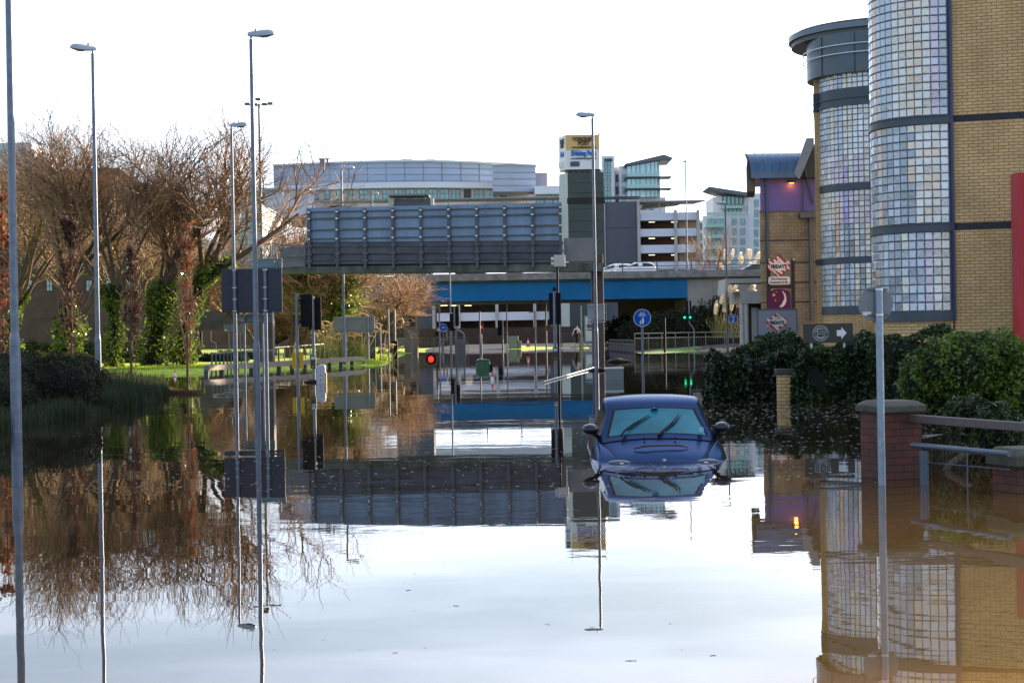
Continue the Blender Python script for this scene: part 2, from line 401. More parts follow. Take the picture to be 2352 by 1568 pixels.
L.new(sx_.outputs[0], plx.inputs['Value']); L.new(mth('MULTIPLY', plume.outputs[0], plx.outputs[0]), cx_.inputs[0]); L.new(cx_.outputs[2], df.inputs['Color'])
ms = N.new('ShaderNodeMixShader'); L.new(fr.outputs[0], ms.inputs[0]); L.new(df.outputs[0], ms.inputs[1]); L.new(gl.outputs[0], ms.inputs[2])
L.new(ms.outputs[0], N['Material Output'].inputs['Surface'])
wm = MB(); wm.add([(-400, -30, 0), (400, -30, 0), (400, 400, 0), (-400, 400, 0)], [(0, 1, 2, 3)])
wo = wm.build('flood_water', m, fix=False); tag(wo, kind='structure')

# flecks of foam and leaf litter drifting on the water
rs = np.random.default_rng(3)
def drift(n, x0, x1, y0, y1, s):
    pts = np.stack([rs.uniform(x0, x1, n), y0 + (y1 - y0) * rs.random(n) ** 1.0, np.full(n, .0025)], 1)
    sx = rs.uniform(.4, 1.5, (n, 1)) * s; an = rs.uniform(-.5, .5, (n, 1))
    dx = np.concatenate([np.cos(an), np.sin(an), 0 * an], 1) * sx; dy = np.concatenate([-np.sin(an), np.cos(an), 0 * an], 1) * sx * .45
    return np.stack([pts - dx, pts - dy, pts + dx, pts + dy], 1).reshape(-1, 3)
fv_ = np.concatenate([drift(900, -5, 4.2, 17.5, 27, .017), drift(800, 3, 8.3, 21, 34, .024), drift(300, 2.5, 8, 30, 36.5, .03), drift(130, -8, 1.5, 28, 45, .014), drift(160, 4, 14, 38, 75, .03), drift(70, -4, 6, 10, 15, .006)])
fo = npmesh('foam_flecks', fv_, np.arange(len(fv_)).reshape(-1, 4), mat('foam', (.8, .85, .88), .5, 0, .2, 30)); tag(fo, kind='stuff')
fv_ = drift(130, -4, 4, 8.5, 17, .009)
fo = npmesh('leaf_litter', fv_, np.arange(len(fv_)).reshape(-1, 4), mat('leaf_litter', (.05, .035, .03), .7, 0, .3, 30)); tag(fo, kind='stuff')

def floating_leaf(px, py, ln, wd, rot, name, label, cat):
    g0 = G(px, py); t = thing(name, label, cat, (g0.x, g0.y, .0015), rot)
    b = MB(); n = 9
    prof = [math.sin(math.pi * i / (n - 1)) ** .8 for i in range(n)]
    top = [((i / (n - 1) - .5) * ln, wd * prof[i] * .5, .006 + .012 * abs(i / (n - 1) - .5)) for i in range(n)]
    bot = [((i / (n - 1) - .5) * ln, -wd * prof[i] * .5, .003 + .010 * abs(i / (n - 1) - .5)) for i in range(n)]
    mid = [((i / (n - 1) - .5) * ln, 0, -.001) for i in range(n)]
    vs = top + mid + bot; fs = []
    for i in range(n - 1): fs += [(i, i + 1, n + i + 1, n + i), (n + i, n + i + 1, 2 * n + i + 1, 2 * n + i)]
    b.add([(x, y, z * .12) for x, y, z in vs], fs); b.build('blade', mat('wet_leaf', (.05, .04, .045), .5, 0, .3, 60), t)
    s = MB(); s.tube([(ln * .5, 0, .002), (ln * .62, 0, .002), (ln * .78, .1 * ln, .001)], .0012, 5); s.build('stalk', mat('wet_leaf', (.05, .04, .045)), t)
floating_leaf(1446, 1517, .045, .016, .15, 'fallen_leaf', 'dark curled leaf floating at the bottom right of the bright water', 'leaf')
floating_leaf(905, 1499, .024, .01, .4, 'fallen_leaf', 'small dark leaf floating on the pale water left of the bottom centre', 'leaf')
floating_leaf(1256, 1433, .022, .009, -.2, 'fallen_leaf', 'tiny leaf floating alone below the flooded car', 'leaf')
def twig(px, py, ln, rot, label):
    g0 = G(px, py); t = thing('floating_twig', label, 'twig', (g0.x, g0.y, .0), rot)
    b = MB(); b.tube([(-ln / 2, 0, .001), (-ln * .1, .1 * ln, .001), (ln / 2, 0, .001)], [.0016, .0014, .0008], 5)
    b.tube([(-ln * .1, .1 * ln, .001), (ln * .2, .4 * ln, .001), (ln * .4, .6 * ln, .001)], [.001, .0008, .0005], 5)
    b.build('twig_stem', mat('wet_leaf', (.05, .04, .045)), t)
twig(938, 1355, .035, .5, 'thin forked twig drifting left of the middle of the pale water')
twig(1046, 1391, .035, -.7, 'small bent twig drifting under the flooded car, nearer the camera')
twig(1638, 1505, .03, .1, 'short twig drifting at the lower right, left of the wall reflection')

# ================================================================== road bridge
blue = mat('blue_girder_paint', (.0, .15, .36), .45, 0, .22, .6, stretch=(.5, 1, .3), spec=.25)
bridge = thing('road_bridge', 'long concrete road bridge with a bright blue girder and dark railings crossing behind the flood', 'bridge', (5, 146, 0))
YB = 142.0
def zat(px, py, y): return P(px, py, y).z
xr = P(1578, 660, YB).x; xl = P(-400, 660, YB).x
g_ = MB()
g_.prism([(P(960, 685, YB).x, 4.3), (xr, 4.25), (xr, 5.72), (P(960, 645, YB).x, 5.8)], YB, YB + .35)
g_.box(P(960, 685, YB).x, xr, YB - .12, YB + .3, 4.22, 4.30); g_.box(P(960, 685, YB).x, xr, YB - .12, YB + .3, 5.73, 5.8)
g_.build('girder', blue, bridge, absolute=True)
xm = P(960, 660, YB).x
g_ = MB(); g_.prism([(xl, 5.5), (xm, 4.5), (xm, 5.8), (xl, 6.6)], YB + 1.2, YB + 1.5); g_.build('girder', blue, bridge, absolute=True)
d_ = MB(); d_.box(xm, P(1900, 640, YB).x, YB - .25, YB + 13, 5.80, 6.02)
d_.prism([(xl, 6.62), (xm, 5.82), (xm, 6.0), (xl, 7.0)], YB + .9, YB + 13)
d_.box(xm, xr + .6, YB + .8, YB + 12.6, 4.15, 4.3); d_.build('deck', concrete_dark, bridge, absolute=True)
for k in range(1, 6): pass
d_ = MB(); d_.box(xm - 2, P(2000, 640, YB).x, YB - .45, YB - .0, 5.93, 6.5)
for px in (1195, 1465, 1755): 
    xx = P(px, 640, YB).x; d_.box(xx - .03, xx + .03, YB - .47, YB - .44, 5.95, 6.5)
d_.box(xl, xm - 2, YB + .6, YB + 1.0, 6.5, 7.1); d_.build('parapet', concrete, bridge, absolute=True)
d_ = MB(); d_.box(xm - 2, P(2000, 640, YB).x, YB + 12.4, YB + 12.8, 6.02, 6.5); d_.build('parapet', concrete, bridge, absolute=True)
r_ = MB(); xa, xb = xm - 3, P(2000, 640, YB).x
for z in (6.68, 6.9, 7.26): r_.box(xa, xb, YB - .28, YB - .22, z - .03, z + .03)
x = xa
while x < xb: r_.box(x - .05, x + .05, YB - .3, YB - .18, 6.5, 7.28); x += 2.86
r_.build('railing', galv_dark, bridge, absolute=True)
# abutment to the right with its splayed side wall
a_ = MB(); xw = P(1592, 700, YB).x
a_.box(xr + .02, P(2000, 700, YB).x, YB + .06, YB + 12.5, -.5, 5.80); a_.box(P(1420, 760, YB + 12).x, xr, YB + 12, YB + 12.5, -.5, 4.14)
a_.build('abutment', mat('pale_concrete', (.29, .27, .24), .85, 0, .25, .5, .3, 9), bridge, absolute=True)
for px, wtop, wbot, yy, z1 in ((944, 1.9, 1.05, YB + 2, 4.9), (200, 3.0, 1.7, YB + 2, 5.4), (-150, 3., 1.7, YB + 2, 5.8)):
    c = P(px, 760, yy).x; p_ = MB()
    p_.prism([(c - wbot / 2, -1), (c + wbot / 2, -1), (c + wbot / 2 + .05, 1.5), (c + wtop / 2, z1), (c - wtop / 2, z1), (c - wbot / 2 - .05, 1.5)], yy, yy + 1.2)
    p_.build('pier', mat('pier_concrete', (.2, .165, .125), .85, 0, .3, .6, .3, 9), bridge, bevel=.05, absolute=True)
# shaded culvert mouth detail: green lit notice in the abutment
s_ = MB(); q = P(1563, 732, YB + 6); s_.box(P(1545, 730, YB - .1).x, P(1552, 730, YB - .1).x, YB - .1, YB, 1.6, 3.0)

# ------------------------------------------------------------------ retaining wall, embankment planting behind the bridge
rw = MB(); yw = 176.0
rw.box(P(885, 770, yw).x, P(1392, 770, yw).x, yw, yw + .5, -.3, zat(1100, 753, yw)); 
o = rw.build('retaining_wall', brick('brown_brick', (.10, .05, .035), (.075, .04, .03), (.05, .04, .035)))
tag(o, 'low dark brown brick wall under the far car park, seen beneath the bridge', 'wall')
rw = MB(); rw.box(P(430, 770, 185).x, P(740, 770, 185).x, 185, 185.5, -.3, zat(600, 756, 185))
o = rw.build('retaining_wall', brick('red_brown_brick', (.16, .075, .05), (.12, .06, .045), (.07, .05, .045)))
tag(o, 'low reddish brown wall behind the sunlit lawn on the left', 'wall')

rw = MB(); rw.box(P(300, 770, 196).x, P(930, 770, 196).x, 196, 198, -.3, zat(600, 640, 196))  # added backdrop, closes the bright sky gap behind the trees
o = rw.build('backdrop_wall', mat('backdrop_dark', (.075, .062, .052), .9, 0, .4, .4, .2, 4)); tag(o, 'dark backdrop wall added behind the trees and lawn to hide the sky', 'wall')
# ================================================================== sign gantry
YG = 84.0
gan = thing('sign_gantry', 'wide grey blank back of a motorway sign gantry spanning the flooded road', 'gantry', (P(1000, 620, YG).x, YG, 0))
def yg(px): return 85.0 - (px - 704) / 586 * 2.4
def pg(px, py, dy=0): y = yg(px) + dy; p = P(px, py, y); return p
panel = mat('sign_back_aluminium', (.21, .29, .41), .5, .3, .22, .7, stretch=(1.6, 1, .25))
pb = MB()
a1, a2, a3, a4 = pg(704, 556), pg(1290, 552), pg(1290, 465), pg(704, 478)
pb.add([a1, a2, a3, a4], [(0, 1, 2, 3)]); off = Vector((0, .08, 0))
pb.add([a1 + off, a2 + off, a3 + off, a4 + off], [(0, 1, 2, 3)])
for p, q in ((a1, a2), (a2, a3), (a3, a4), (a4, a1)): pb.add([p, q, q + off, p + off], [(0, 1, 2, 3)])
pb.build('sign_panel', panel, gan, absolute=True)
lower = mat('weathered_boards', (.095, .10, .12), .7, .1, .3, 1.2, .2, 10)
for k, (ya, yb_) in enumerate(((557, 567), (568, 582), (583, 598), (599, 606))):
    lb = MB(); dd = -.10 if k % 2 else -.04
    q = [pg(700, yb_ + 1.5, dd), pg(1292, yb_ - 3, dd), pg(1292, ya - 3, dd), pg(700, ya + 1.5, dd)]
    o2 = Vector((0, .05, 0)); vs = q + [v + o2 for v in q]
    lb.add(vs, [(0, 1, 2, 3), (7, 6, 5, 4), (0, 4, 5, 1), (1, 5, 6, 2), (2, 6, 7, 3), (3, 7, 4, 0)]); lb.build('walkway_board', lower, gan, absolute=True)
lb = MB(); q = [pg(702, 612, .25), pg(1290, 606, .25), pg(1290, 550, .25), pg(702, 554, .25)]; o2 = Vector((0, .05, 0)); lb.add(q + [v + o2 for v in q], [(0, 1, 2, 3), (7, 6, 5, 4), (0, 4, 5, 1), (1, 5, 6, 2), (2, 6, 7, 3), (3, 7, 4, 0)]); lb.build('walkway_back', mat('walkway_back', (.05, .05, .055), .8, 0, .2), gan, absolute=True)
for py0, py1 in ((489, 484), (521, 516.5), (550, 546)):
    pass
for pyl, pyr, hh in ((487, 475, .05), (502.5, 491, .09), (528.5, 517, .07), (549, 538, .05)):
    hb = MB(); hb.bar(pg(704, pyl, -.05), pg(1288, pyr, -.05), .09, hh); hb.build('horizontal_rail', galv_dark, gan, absolute=True)
for k in range(10):
    px = 708.5 + k * 64.2; sh = k * 1.45
    ub = MB(); t_, b_ = pg(px, 482 - sh * .95, -.13), pg(px + 2.2, 618 - sh * .25, -.16)
    ub.bar(t_, b_, .13, .12, up=(0, 1, 0))
    for yy in (566, 584, 600): c = pg(px + 1.5, yy - sh * .6, -.2); ub.box(c.x - .13, c.x + .13, c.y - .05, c.y + .06, c.z - .06, c.z + .06)
    o = ub.build('upright', mat('dark_upright_steel', (.10, .11, .125), .5, .4, .2, 8), gan, absolute=True)
    for yy in (487.5, 503, 529, 549.5): c = pg(px + .4, yy - k * 1.33, -.21); MB().box(c.x - .06, c.x + .06, c.y - .02, c.y + .03, c.z - .035, c.z + .035).build('clamp', mat('bright_steel', (.6, .62, .65), .3, .5, .1), gan, absolute=True)
gb = MB(); ya, yb_ = yg(630), yg(1385)
A, B = P(632, 613, yg(632)), P(1386, 604, yg(1386)); A2, B2 = P(632, 628, yg(632)), P(1386, 622, yg(1386))
dv = Vector((0, 1.6, 0)); vs = [A2, B2, B, A]; vs = vs + [v + dv for v in vs]
gb.add(vs, [(0, 1, 2, 3), (7, 6, 5, 4), (0, 4, 5, 1), (1, 5, 6, 2), (2, 6, 7, 3), (3, 7, 4, 0)])
gb.build('cross_beam', mat('mossy_concrete', (.13, .14, .125), .9, 0, .5, 1.1, .3, 9, dark=(.045, .055, .04), stretch=(1, 1, .35)), gan, absolute=True)
eb = MB(); q0, q1 = P(632, 598, yg(632)), P(700, 567, yg(700)); eb.box(P(650, 590, 85.2).x, q1.x, 85.0, 85.1, q0.z - .35, P(690, 567, 85.1).z)
eb.build('end_panel', mat('grey_sheet', (.2, .2, .21), .6, .2, .2, 1), gan, absolute=True)
eb = MB(); q0, q1 = P(1296, 600, 82.5), P(1372, 545, 82.3); eb.box(q0.x, q1.x, 82.6, 82.7, q0.z, q1.z)
eb.build('end_panel', mat('grey_sheet', (.2, .2, .21)), gan, absolute=True)
rl = MB()
zt, zb2 = P(660, 565, 84.8).z, P(660, 588, 84.8).z
xq = [P(px, 580, 84.8).x for px in (622, 634, 655, 684, 700)]
rl.box(xq[0], xq[-1], 84.75, 84.8, zt - .02, zt + .02); rl.box(xq[0], xq[-1], 84.75, 84.8, zb2 - .02, zb2 + .02)
for x in xq: rl.box(x - .02, x + .02, 84.75, 84.8, zb2 - .15, zt)
rl.build('handrail', galv, gan, absolute=True)
for px0, px1, top, yy in ((597, 628, 715, 86.6), (1361, 1388, 590, 83.5)):
    c0, c1 = P(px0, 800, yy).x, P(px1, 800, yy).x; pm_ = MB(); pm_.box(c0, c1, yy - .2, yy + .6, -1, P(1000, top, yy).z if px0 > 1000 else P(610, 612, yy).z)
    pm_.build('pillar', mat('brown_gantry_pillar', (.075, .06, .065), .7, .1, .2, 2), gan, absolute=True, bevel=.03)

# ================================================================== street lamps
def make_lamp():
    t = thing('street_lamp', '', 'street lamp', (0, 0, 0))
    b = MB(); b.tube([(0, 0, 1.72), (0, 0, 4), (0, 0, 7), (0, 0, 10.12)], [.070, .067, .060, .052], 14); b.tube([(0, 0, 10.1), (0, 0, 10.22)], .03, 10)
    b.build('pole', galv, t, smooth=True)
    b = MB(); b.tube([(0, 0, -1), (0, 0, 1.52), (0, 0, 1.60), (0, 0, 1.66), (0, 0, 1.74)], [.094, .092, .090, .078, .070], 16)
    b.tube([(0, 0, 1.05), (0, 0, 1.07)], .0955, 16); b.tube([(0, 0, .3), (0, 0, .32)], .0965, 16)
    b.build('base_section', galv, t, smooth=True)
    # lantern: lofted hood
    st = [(-.09, .055, .10, .0), (0, .075, .14, -.01), (.12, .10, .16, -.015), (.30, .14, .185, -.02), (.45, .145, .19, -.01), (.56, .12, .16, .01), (.63, .07, .10, .03), (.67, .012, .035, .03)]
    v = []; n = 12
    for x, wd, h, zb in st:
        for k in range(n):
            an = math.pi * k / (n - 1); v.append((x, wd * math.cos(an), 10.22 + zb + h * math.sin(an) * .95))
    f = []
    for i in range(len(st) - 1):
        for k in range(n):
            f.append((i * n + k, i * n + (k + 1) % n, (i + 1) * n + (k + 1) % n, (i + 1) * n + k))
    f += [tuple(range(n)), tuple((len(st) - 1) * n + k for k in range(n - 1, -1, -1))]
    lb = MB(); lb.add(v, f); lt = lb.build('lantern', mat('lantern_grey', (.34, .38, .44), .35, .2, .1), t, smooth=True)
    g2 = MB(); g2.tube([(.2, 0, 10.22), (.3, 0, 10.21), (.45, 0, 10.215), (.56, 0, 10.24)], [.02, .05, .05, .02], 12); g2.build('bowl', mat('lamp_bowl', (.35, .4, .42), .15, 0, 0), lt, smooth=True)
    p2 = MB(); p2.tube([(.13, 0, 10.36), (.13, 0, 10.42)], [.03, .025], 8); p2.build('photocell', galv_dark, lt)
    return t
lamp0 = make_lamp()
LAMPS = [(-.0, 38, 993, 29.7, 0, 0, 'thick street lamp post running out of the top left corner of the picture'),
 (0, 226, 850, 51, 205, 0, 'tall street lamp at left whose head turns towards the camera'),
 (0, 590, 860, 47.6, 0, -.25, 'tallest street lamp, standing in front of the dark sign back'),
 (0, 540, 780, 70, 0, 0, 'street lamp behind the dark sign back, its head just left of the tallest lamp'),
 (0, 791, 800, 88.7, 0, 0, 'street lamp whose head shows above the gantry, post passing by the plumed grass'),
 (0, 1370, 840, 68.6, 180, 0, 'tall street lamp in front of the newspaper tower with its head pointing left'),
 (0, 1671, 800, 118, 180, 0, 'slim street lamp right of the small blue sign, head in front of the white flats'),
 (0, 1036, 800, 134, 0, 0, 'street lamp post below the gantry crossing the blue girder'),
 (0, 857, 560, 180, 0, 6.2, 'white headed lamp just above the gantry at its left third'),
 (0, 1578, 600, 148, 95, 5.9, 'slim lamp on the bridge seen end-on, right of the car park')]
for i, (dx, px, py, y, deg, dz, lab) in enumerate(LAMPS):
    o = lamp0 if i == 0 else copy_tree(lamp0)
    o.location = (P(px, py, y).x, y, dz); o.rotation_euler = (0, 0, math.radians(deg)); o['label'] = lab; o['group'] = 'street lamps around the flooded junction'
# high mast with clustered floodlights
t = thing('floodlight_mast', 'tall thin mast with a ring of floodlights behind the tallest street lamp', 'floodlight mast', (P(599, 490, 150).x, 150, 0))
b = MB(); b.tube([(0, 0, 0), (0, 0, 22)], [.19, .09], 10); b.build('pole', galv_dark, t, smooth=True)
for k, (dx, dy) in enumerate(((-1.0, 0), (-.4, .5), (.0, -.4), (.45, .4), (1.0, 0))):
    z = 22.0 if k != 2 else 22.35
    b = MB(); b.bar((0, 0, 21.9), (dx, dy, z - .05), .06); b.box(dx - .24, dx + .24, dy - .2, dy + .2, z - .1, z + .12); b.build('floodlight', galv_dark, t, bevel=.03)
# ================================================================== street furniture near the camera
def absx(px, py, y): return P(px, py, y).x
# big dark sign back
YS = 59.0
t = thing('road_sign', 'large dark blue back of a road sign on two posts, left of the gantry', 'road sign', (absx(577, 860, YS), YS, 0))
z0, z1 = zat(577, 717, YS), zat(577, 617, YS); x0, x1 = absx(509, 666, YS), absx(648, 666, YS)
b = MB(); b.box(x0, x1, YS, YS + .03, z0, z1); b.build('panel', mat('navy_sign_back', (.012, .02, .045), .35, .2, .1, 1), t, absolute=True, bevel=.01)
for zz in (z0 + .05, z0 + .45, z0 + .85, z1 - .05): MB().box(x0 + .01, x1 - .01, YS - .015, YS, zz - .008, zz + .008).build('stiffener', mat('navy_rail', (.03, .045, .08), .4, .3, .1), t, absolute=True)
for px in (541, 611):
    xx = absx(px, 720, YS); b = MB(); b.tube([(xx, YS - .09, -1), (xx, YS - .09, z1 - .02)], .062, 12)
    b.build('post', galv, t, smooth=True, absolute=True)
    for zz in (z0 + .05, z0 + .45, z0 + .85, z1 - .05): MB().box(xx - .075, xx + .075, YS - .165, YS - .155, zz - .012, zz + .012).build('clamp', mat('bright_steel', (.6, .62, .65)), t, absolute=True)
# teal direction signs fixed above and below
def backsign(px0, px1, py0, py1, y, posts, label, color, pw=.03, ptop=None, pbot=None, cat='road sign', stick=None, base=None):
    t = thing('road_sign', label, cat, (absx((px0 + px1) / 2, 850, y), y, 0 if base is None else base))
    z0, z1 = zat((px0 + px1) / 2, py1, y), zat((px0 + px1) / 2, py0, y); x0, x1 = absx(px0, py0, y), absx(px1, py0, y)
    b = MB(); b.box(x0, x1, y, y + .025, z0, z1); b.build('panel', color, t, bevel=.02, absolute=True)
    for zq_ in (z0 + (z1 - z0) * .12, z1 - (z1 - z0) * .15): MB().box(x0 + .02, x1 - .02, y - .03, y, zq_, zq_ + .03).build('stiffener', galv, t, absolute=True)
    for px in posts:
        xx = absx(px, py1, y); b = MB(); b.tube([(xx, y - .06, pbot if pbot is not None else -1), (xx, y - .06, z1 + (ptop or 0))], pw, 10); b.build('post', galv, t, smooth=True, absolute=True)
    if stick:
        c = MB(); sx = absx(stick[0], stick[1], y); sz = zat(stick[0], stick[1], y); c.box(sx - .08, sx + .08, y - .006, y - .001, sz - .045, sz + .045)
        c.build('sticker', stick[2], t, absolute=True)
    return t
tealg = mat('teal_sign_back', (.13, .22, .25), .5, .2, .15, 1)
yel = mat('yellow_label', (.8, .6, .02), .5, 0, .1)
backsign(590, 648, 593, 616.5, 60, [636], 'teal grey sign back with a yellow label, directly above the dark sign', tealg, .035, .1, zat(636, 675, 60), stick=(634, 600, yel))
backsign(548, 627, 721, 741, 60, [562, 604], 'long teal grey direction sign back hanging below the dark sign', tealg, .035, .0, -1, stick=(558, 734, mat('orange_label', (.8, .35, .02), .5, 0, .1)))
backsign(514, 562, 745, 762, 112, [526, 552], 'small blue grey sign back standing on the lawn left of the lamp posts', mat('blue_grey_sign_back', (.16, .2, .28), .5, .2, .1), .04, 0, 0, stick=(519, 758, white_paint))
backsign(765, 860, 727, 763, 97, [794, 845], 'wide grey sign back behind the plumed grasses', mat('grey_sign_back', (.17, .19, .22), .5, .2, .1), .07, -.1, 0)
b = MB(); 
t = thing('sign_skirt', 'dark navy board under the wide grey sign back by the plumed grasses', 'board', (absx(820, 790, 99), 99, 0))
b.box(absx(795, 780, 99), absx(862, 780, 99), 99, 99.1, 0, zat(830, 764, 99)); b.build('board', mat('navy_board', (.02, .03, .05), .5, 0, .2), t, absolute=True)
b = MB(); b.box(absx(795, 780, 99), absx(862, 780, 99), 98.95, 99.14, zat(830, 766, 99), zat(830, 763.5, 99)); b.build('top_rail', galv_dark, t, absolute=True)
backsign(1349, 1388, 698, 742, 70.5, [1370], 'square grey sign back fixed on the lamp post in front of the gantry pillar', mat('pale_sign_back', (.28, .32, .35), .5, .2, .1), .03, -.2, 2.4, stick=(1353, 736, white_paint))

# traffic signals seen from behind
def signal_back(px, pytop, y, heads, ptop, label, box=None, yellow=None, headh=1.12, headw=.42):
    x = absx(px, 850, y); t = thing('traffic_light', label, 'traffic light', (x, y, 0))
    b = MB(); b.tube([(0, 0, -1), (0, 0, ptop - .3), (0, 0, ptop)], [.055, .055, .05], 12); b.build('pole', galv, t, smooth=True)
    for dx in heads:
        h = MB(); z1 = ptop - .03; z0 = z1 - headh
        h.box(dx - headw / 2, dx + headw / 2, .12, .16, z0, z1)
        h.box(dx - .13, dx + .13, .16, .34, z0 + .05, z1 - .05)
        for k in range(3):
            zc = z1 - .2 - k * .35; h.tube([(dx, .34, zc), (dx, .5, zc)], [.11, .10], 12)
        h.bar((0, 0, z0 + .2), (dx, .14, z0 + .2), .05); h.bar((0, 0, z1 - .2), (dx, .14, z1 - .2), .05)
        h.build('signal_head', paint_dark, t, bevel=.015)
    if box is not None:
        k = MB(); k.box(-.09, .09, -.19, -.05, box - .26, box + .2); bo = k.build('push_button_box', mat('brown_black_box', (.03, .018, .016), .4, 0, .1), t, bevel=.01)
        k = MB(); k.box(-.065, .065, -.196, -.189, box + .05, box + .16); k.build('display', mat('display_blue', (.35, .55, .7), .3, 0, .2, 30), bo)
        k = MB(); k.box(-.03, .03, -.197, -.189, box - .2, box - .18); k.build('button', mat('button_amber', (.7, .4, .02), .4, 0, 0), bo)
    if yellow is not None:
        k = MB(); k.box(-.20, -.06, .0, .04, yellow - .28, yellow + .28); k.box(.06, .2, .0, .04, yellow - .28, yellow + .28); k.build('keep_post_panel', mat('yellow_panel', (.5, .33, .0), .5, 0, .1), t)
    return t
YT = 58.3
signal_back(684, 675, YT, [.32], zat(684, 674, YT), 'pole with the left one of two black traffic signal backs, yellow plate low down', None, zat(684, 827, YT))
signal_back(721, 680, YT + .3, [.06], zat(721, 680, YT), 'pole with the right one of two black traffic signal backs and a push button box', zat(721, 829, YT))
t = signal_back(1276, 670, 60, [.02], zat(1276, 670, 60), 'single black traffic signal back on a pole beside the thick grey pillar', zat(1276, 810, 60))
k = MB(); k.box(-.06, .06, -.06, .06, zat(1276, 668, 60), zat(1276, 668, 60) + .12); k.build('detector', paint_dark, t)
# CCTV pole behind it
t = thing('camera_pole', 'thin black pole with a white control box and small lamps at its top', 'camera pole', (absx(1284, 850, 61.5), 61.5, 0))
b = MB(); b.tube([(0, 0, -1), (0, 0, zat(1284, 608, 61.5))], [.05, .035], 10); b.build('pole', paint_dark, t, smooth=True)
zz = zat(1284, 600, 61.5); b = MB(); b.box(-.12, .28, -.1, .12, zz - .2, zz + .22); b.build('control_box', mat('cream_box', (.6, .6, .55), .5, 0, .1), t, bevel=.02)
for dz in (.08, -.1): b = MB(); b.tube([(-.22, 0, zz + dz), (-.13, 0, zz + dz)], [.07, .06], 12); b.build('lamp', mat('cream_lamp', (.8, .72, .55), .3, 0, 0), t)

# blue shared-path signs
blue_sign = mat('blue_sign_face', (.0, .10, .56), .4, 0, .04, spec=.15)
def path_sign(px, py, y, label, r=.3, picto=2, h=None, parent_grp='blue path signs'):
    c = P(px, py, y); t = thing('path_sign', label, 'road sign', (c.x, y, 0), group=parent_grp)
    z = c.z; b = MB(); b.tube([(0, .06, -1), (0, .06, z + r * .2)], .044 if r > .25 else .035, 12); b.build('pole', galv, t, smooth=True)
    b = MB(); b.disc((0, z), r, 0, .02, 48); d = b.build('disc', blue_sign, t)
    b = MB(); b.ring((0, z), r * .94, r * 1.0, -.004, 0, 48); b.build('rim', white_paint, d)
    p = MB(); s = r / .3
    cz = z + .115 * s if picto == 2 else z
    for sx in (-.075, .075): p.ring((sx * s, cz - .02 * s), .036 * s, .05 * s, -.004, 0, 20)
    def ln(a, b_, w=.014): p.bar((a[0] * s, -.002, cz + a[1] * s), (b_[0] * s, -.002, cz + b_[1] * s), w * s, .004, up=(0, 1, 0))
    for a, b_ in (((-.075, -.02), (-.04, .06)), ((-.04, .06), (.05, .06)), ((.05, .06), (.075, -.02)), ((-.05, .035), (.0, -.03)), ((.0, -.03), (.055, .04)), ((-.065, .075), (-.03, .075)), ((.035, .085), (.075, .085)), ((.05, .06), (.055, .085)), ((-.075, -.02), (.0, -.03))): ln(a, b_)
    if picto == 2:
        q = z - .12 * s
        def man(cx, k):
            p.disc((cx * s, q + .13 * s * k - .0), .022 * s * k, -.004, 0, 14)
            p.prism([(cx * s + a * s * k, q + b_ * s * k) for a, b_ in ((-.022, .10), (.022, .10), (.038, .06), (.045, .0), (.034, -.005), (.028, -.10), (.006, -.10), (.002, -.03), (-.002, -.03), (-.006, -.10), (-.028, -.10), (-.034, -.005), (-.045, .0), (-.038, .06))], -.004, 0)
        man(.02, 1.0); q -= .045 * s; man(-.06, .6)
    p.build('pictogram', white_paint, d)
    return t
path_sign(1475, 730, 58.5, 'large blue round cycle and pedestrian sign behind the flooded car')
path_sign(1684, 732, 112, 'small blue round cycle and pedestrian sign beside the slim lamp post')
path_sign(1018, 752, 140, 'tiny blue round cycle sign near the couple under the bridge', .33, 1)

# round sign seen from behind, right foreground
YR = 17.25; c = P(2011, 698, YR)
t = thing('round_sign', 'round grey back of a road sign on a pole in front of the brick pier', 'road sign', (c.x, YR, 0))
b = MB(); b.disc((0, c.z), .177, .0, .006, 64); b.build('disc', mat('sign_back_grey', (.2, .22, .25), .5, .3, .15, 12), t)
px_ = absx(2017, 700, YR) - c.x
b = MB(); b.tube([(px_, -.05, -1), (px_, -.05, c.z + .15), (px_, -.05, c.z + .16)], [.0375, .0375, .034], 20); b.build('pole', mat('galvanised_pole', (.22, .27, .33), .4, .4, .2, 18, .15, 60), t, smooth=True)
for dz in (.145, -.11):
    b = MB(); b.box(px_ - .11, px_ + .1, -.014, -.001, c.z + dz - .006, c.z + dz + .006); o = b.build('bracket', galv_dark, t)
    b = MB(); b.tube([(px_, -.05, c.z + dz - .008), (px_, -.05, c.z + dz + .008)], .0395, 20); b.build('band', mat('bright_steel', (.6, .62, .65)), o)
b = MB(); b.box(-.13, -.045, -.004, 0, c.z - .115, c.z - .078); b.build('sticker', white_paint, t)

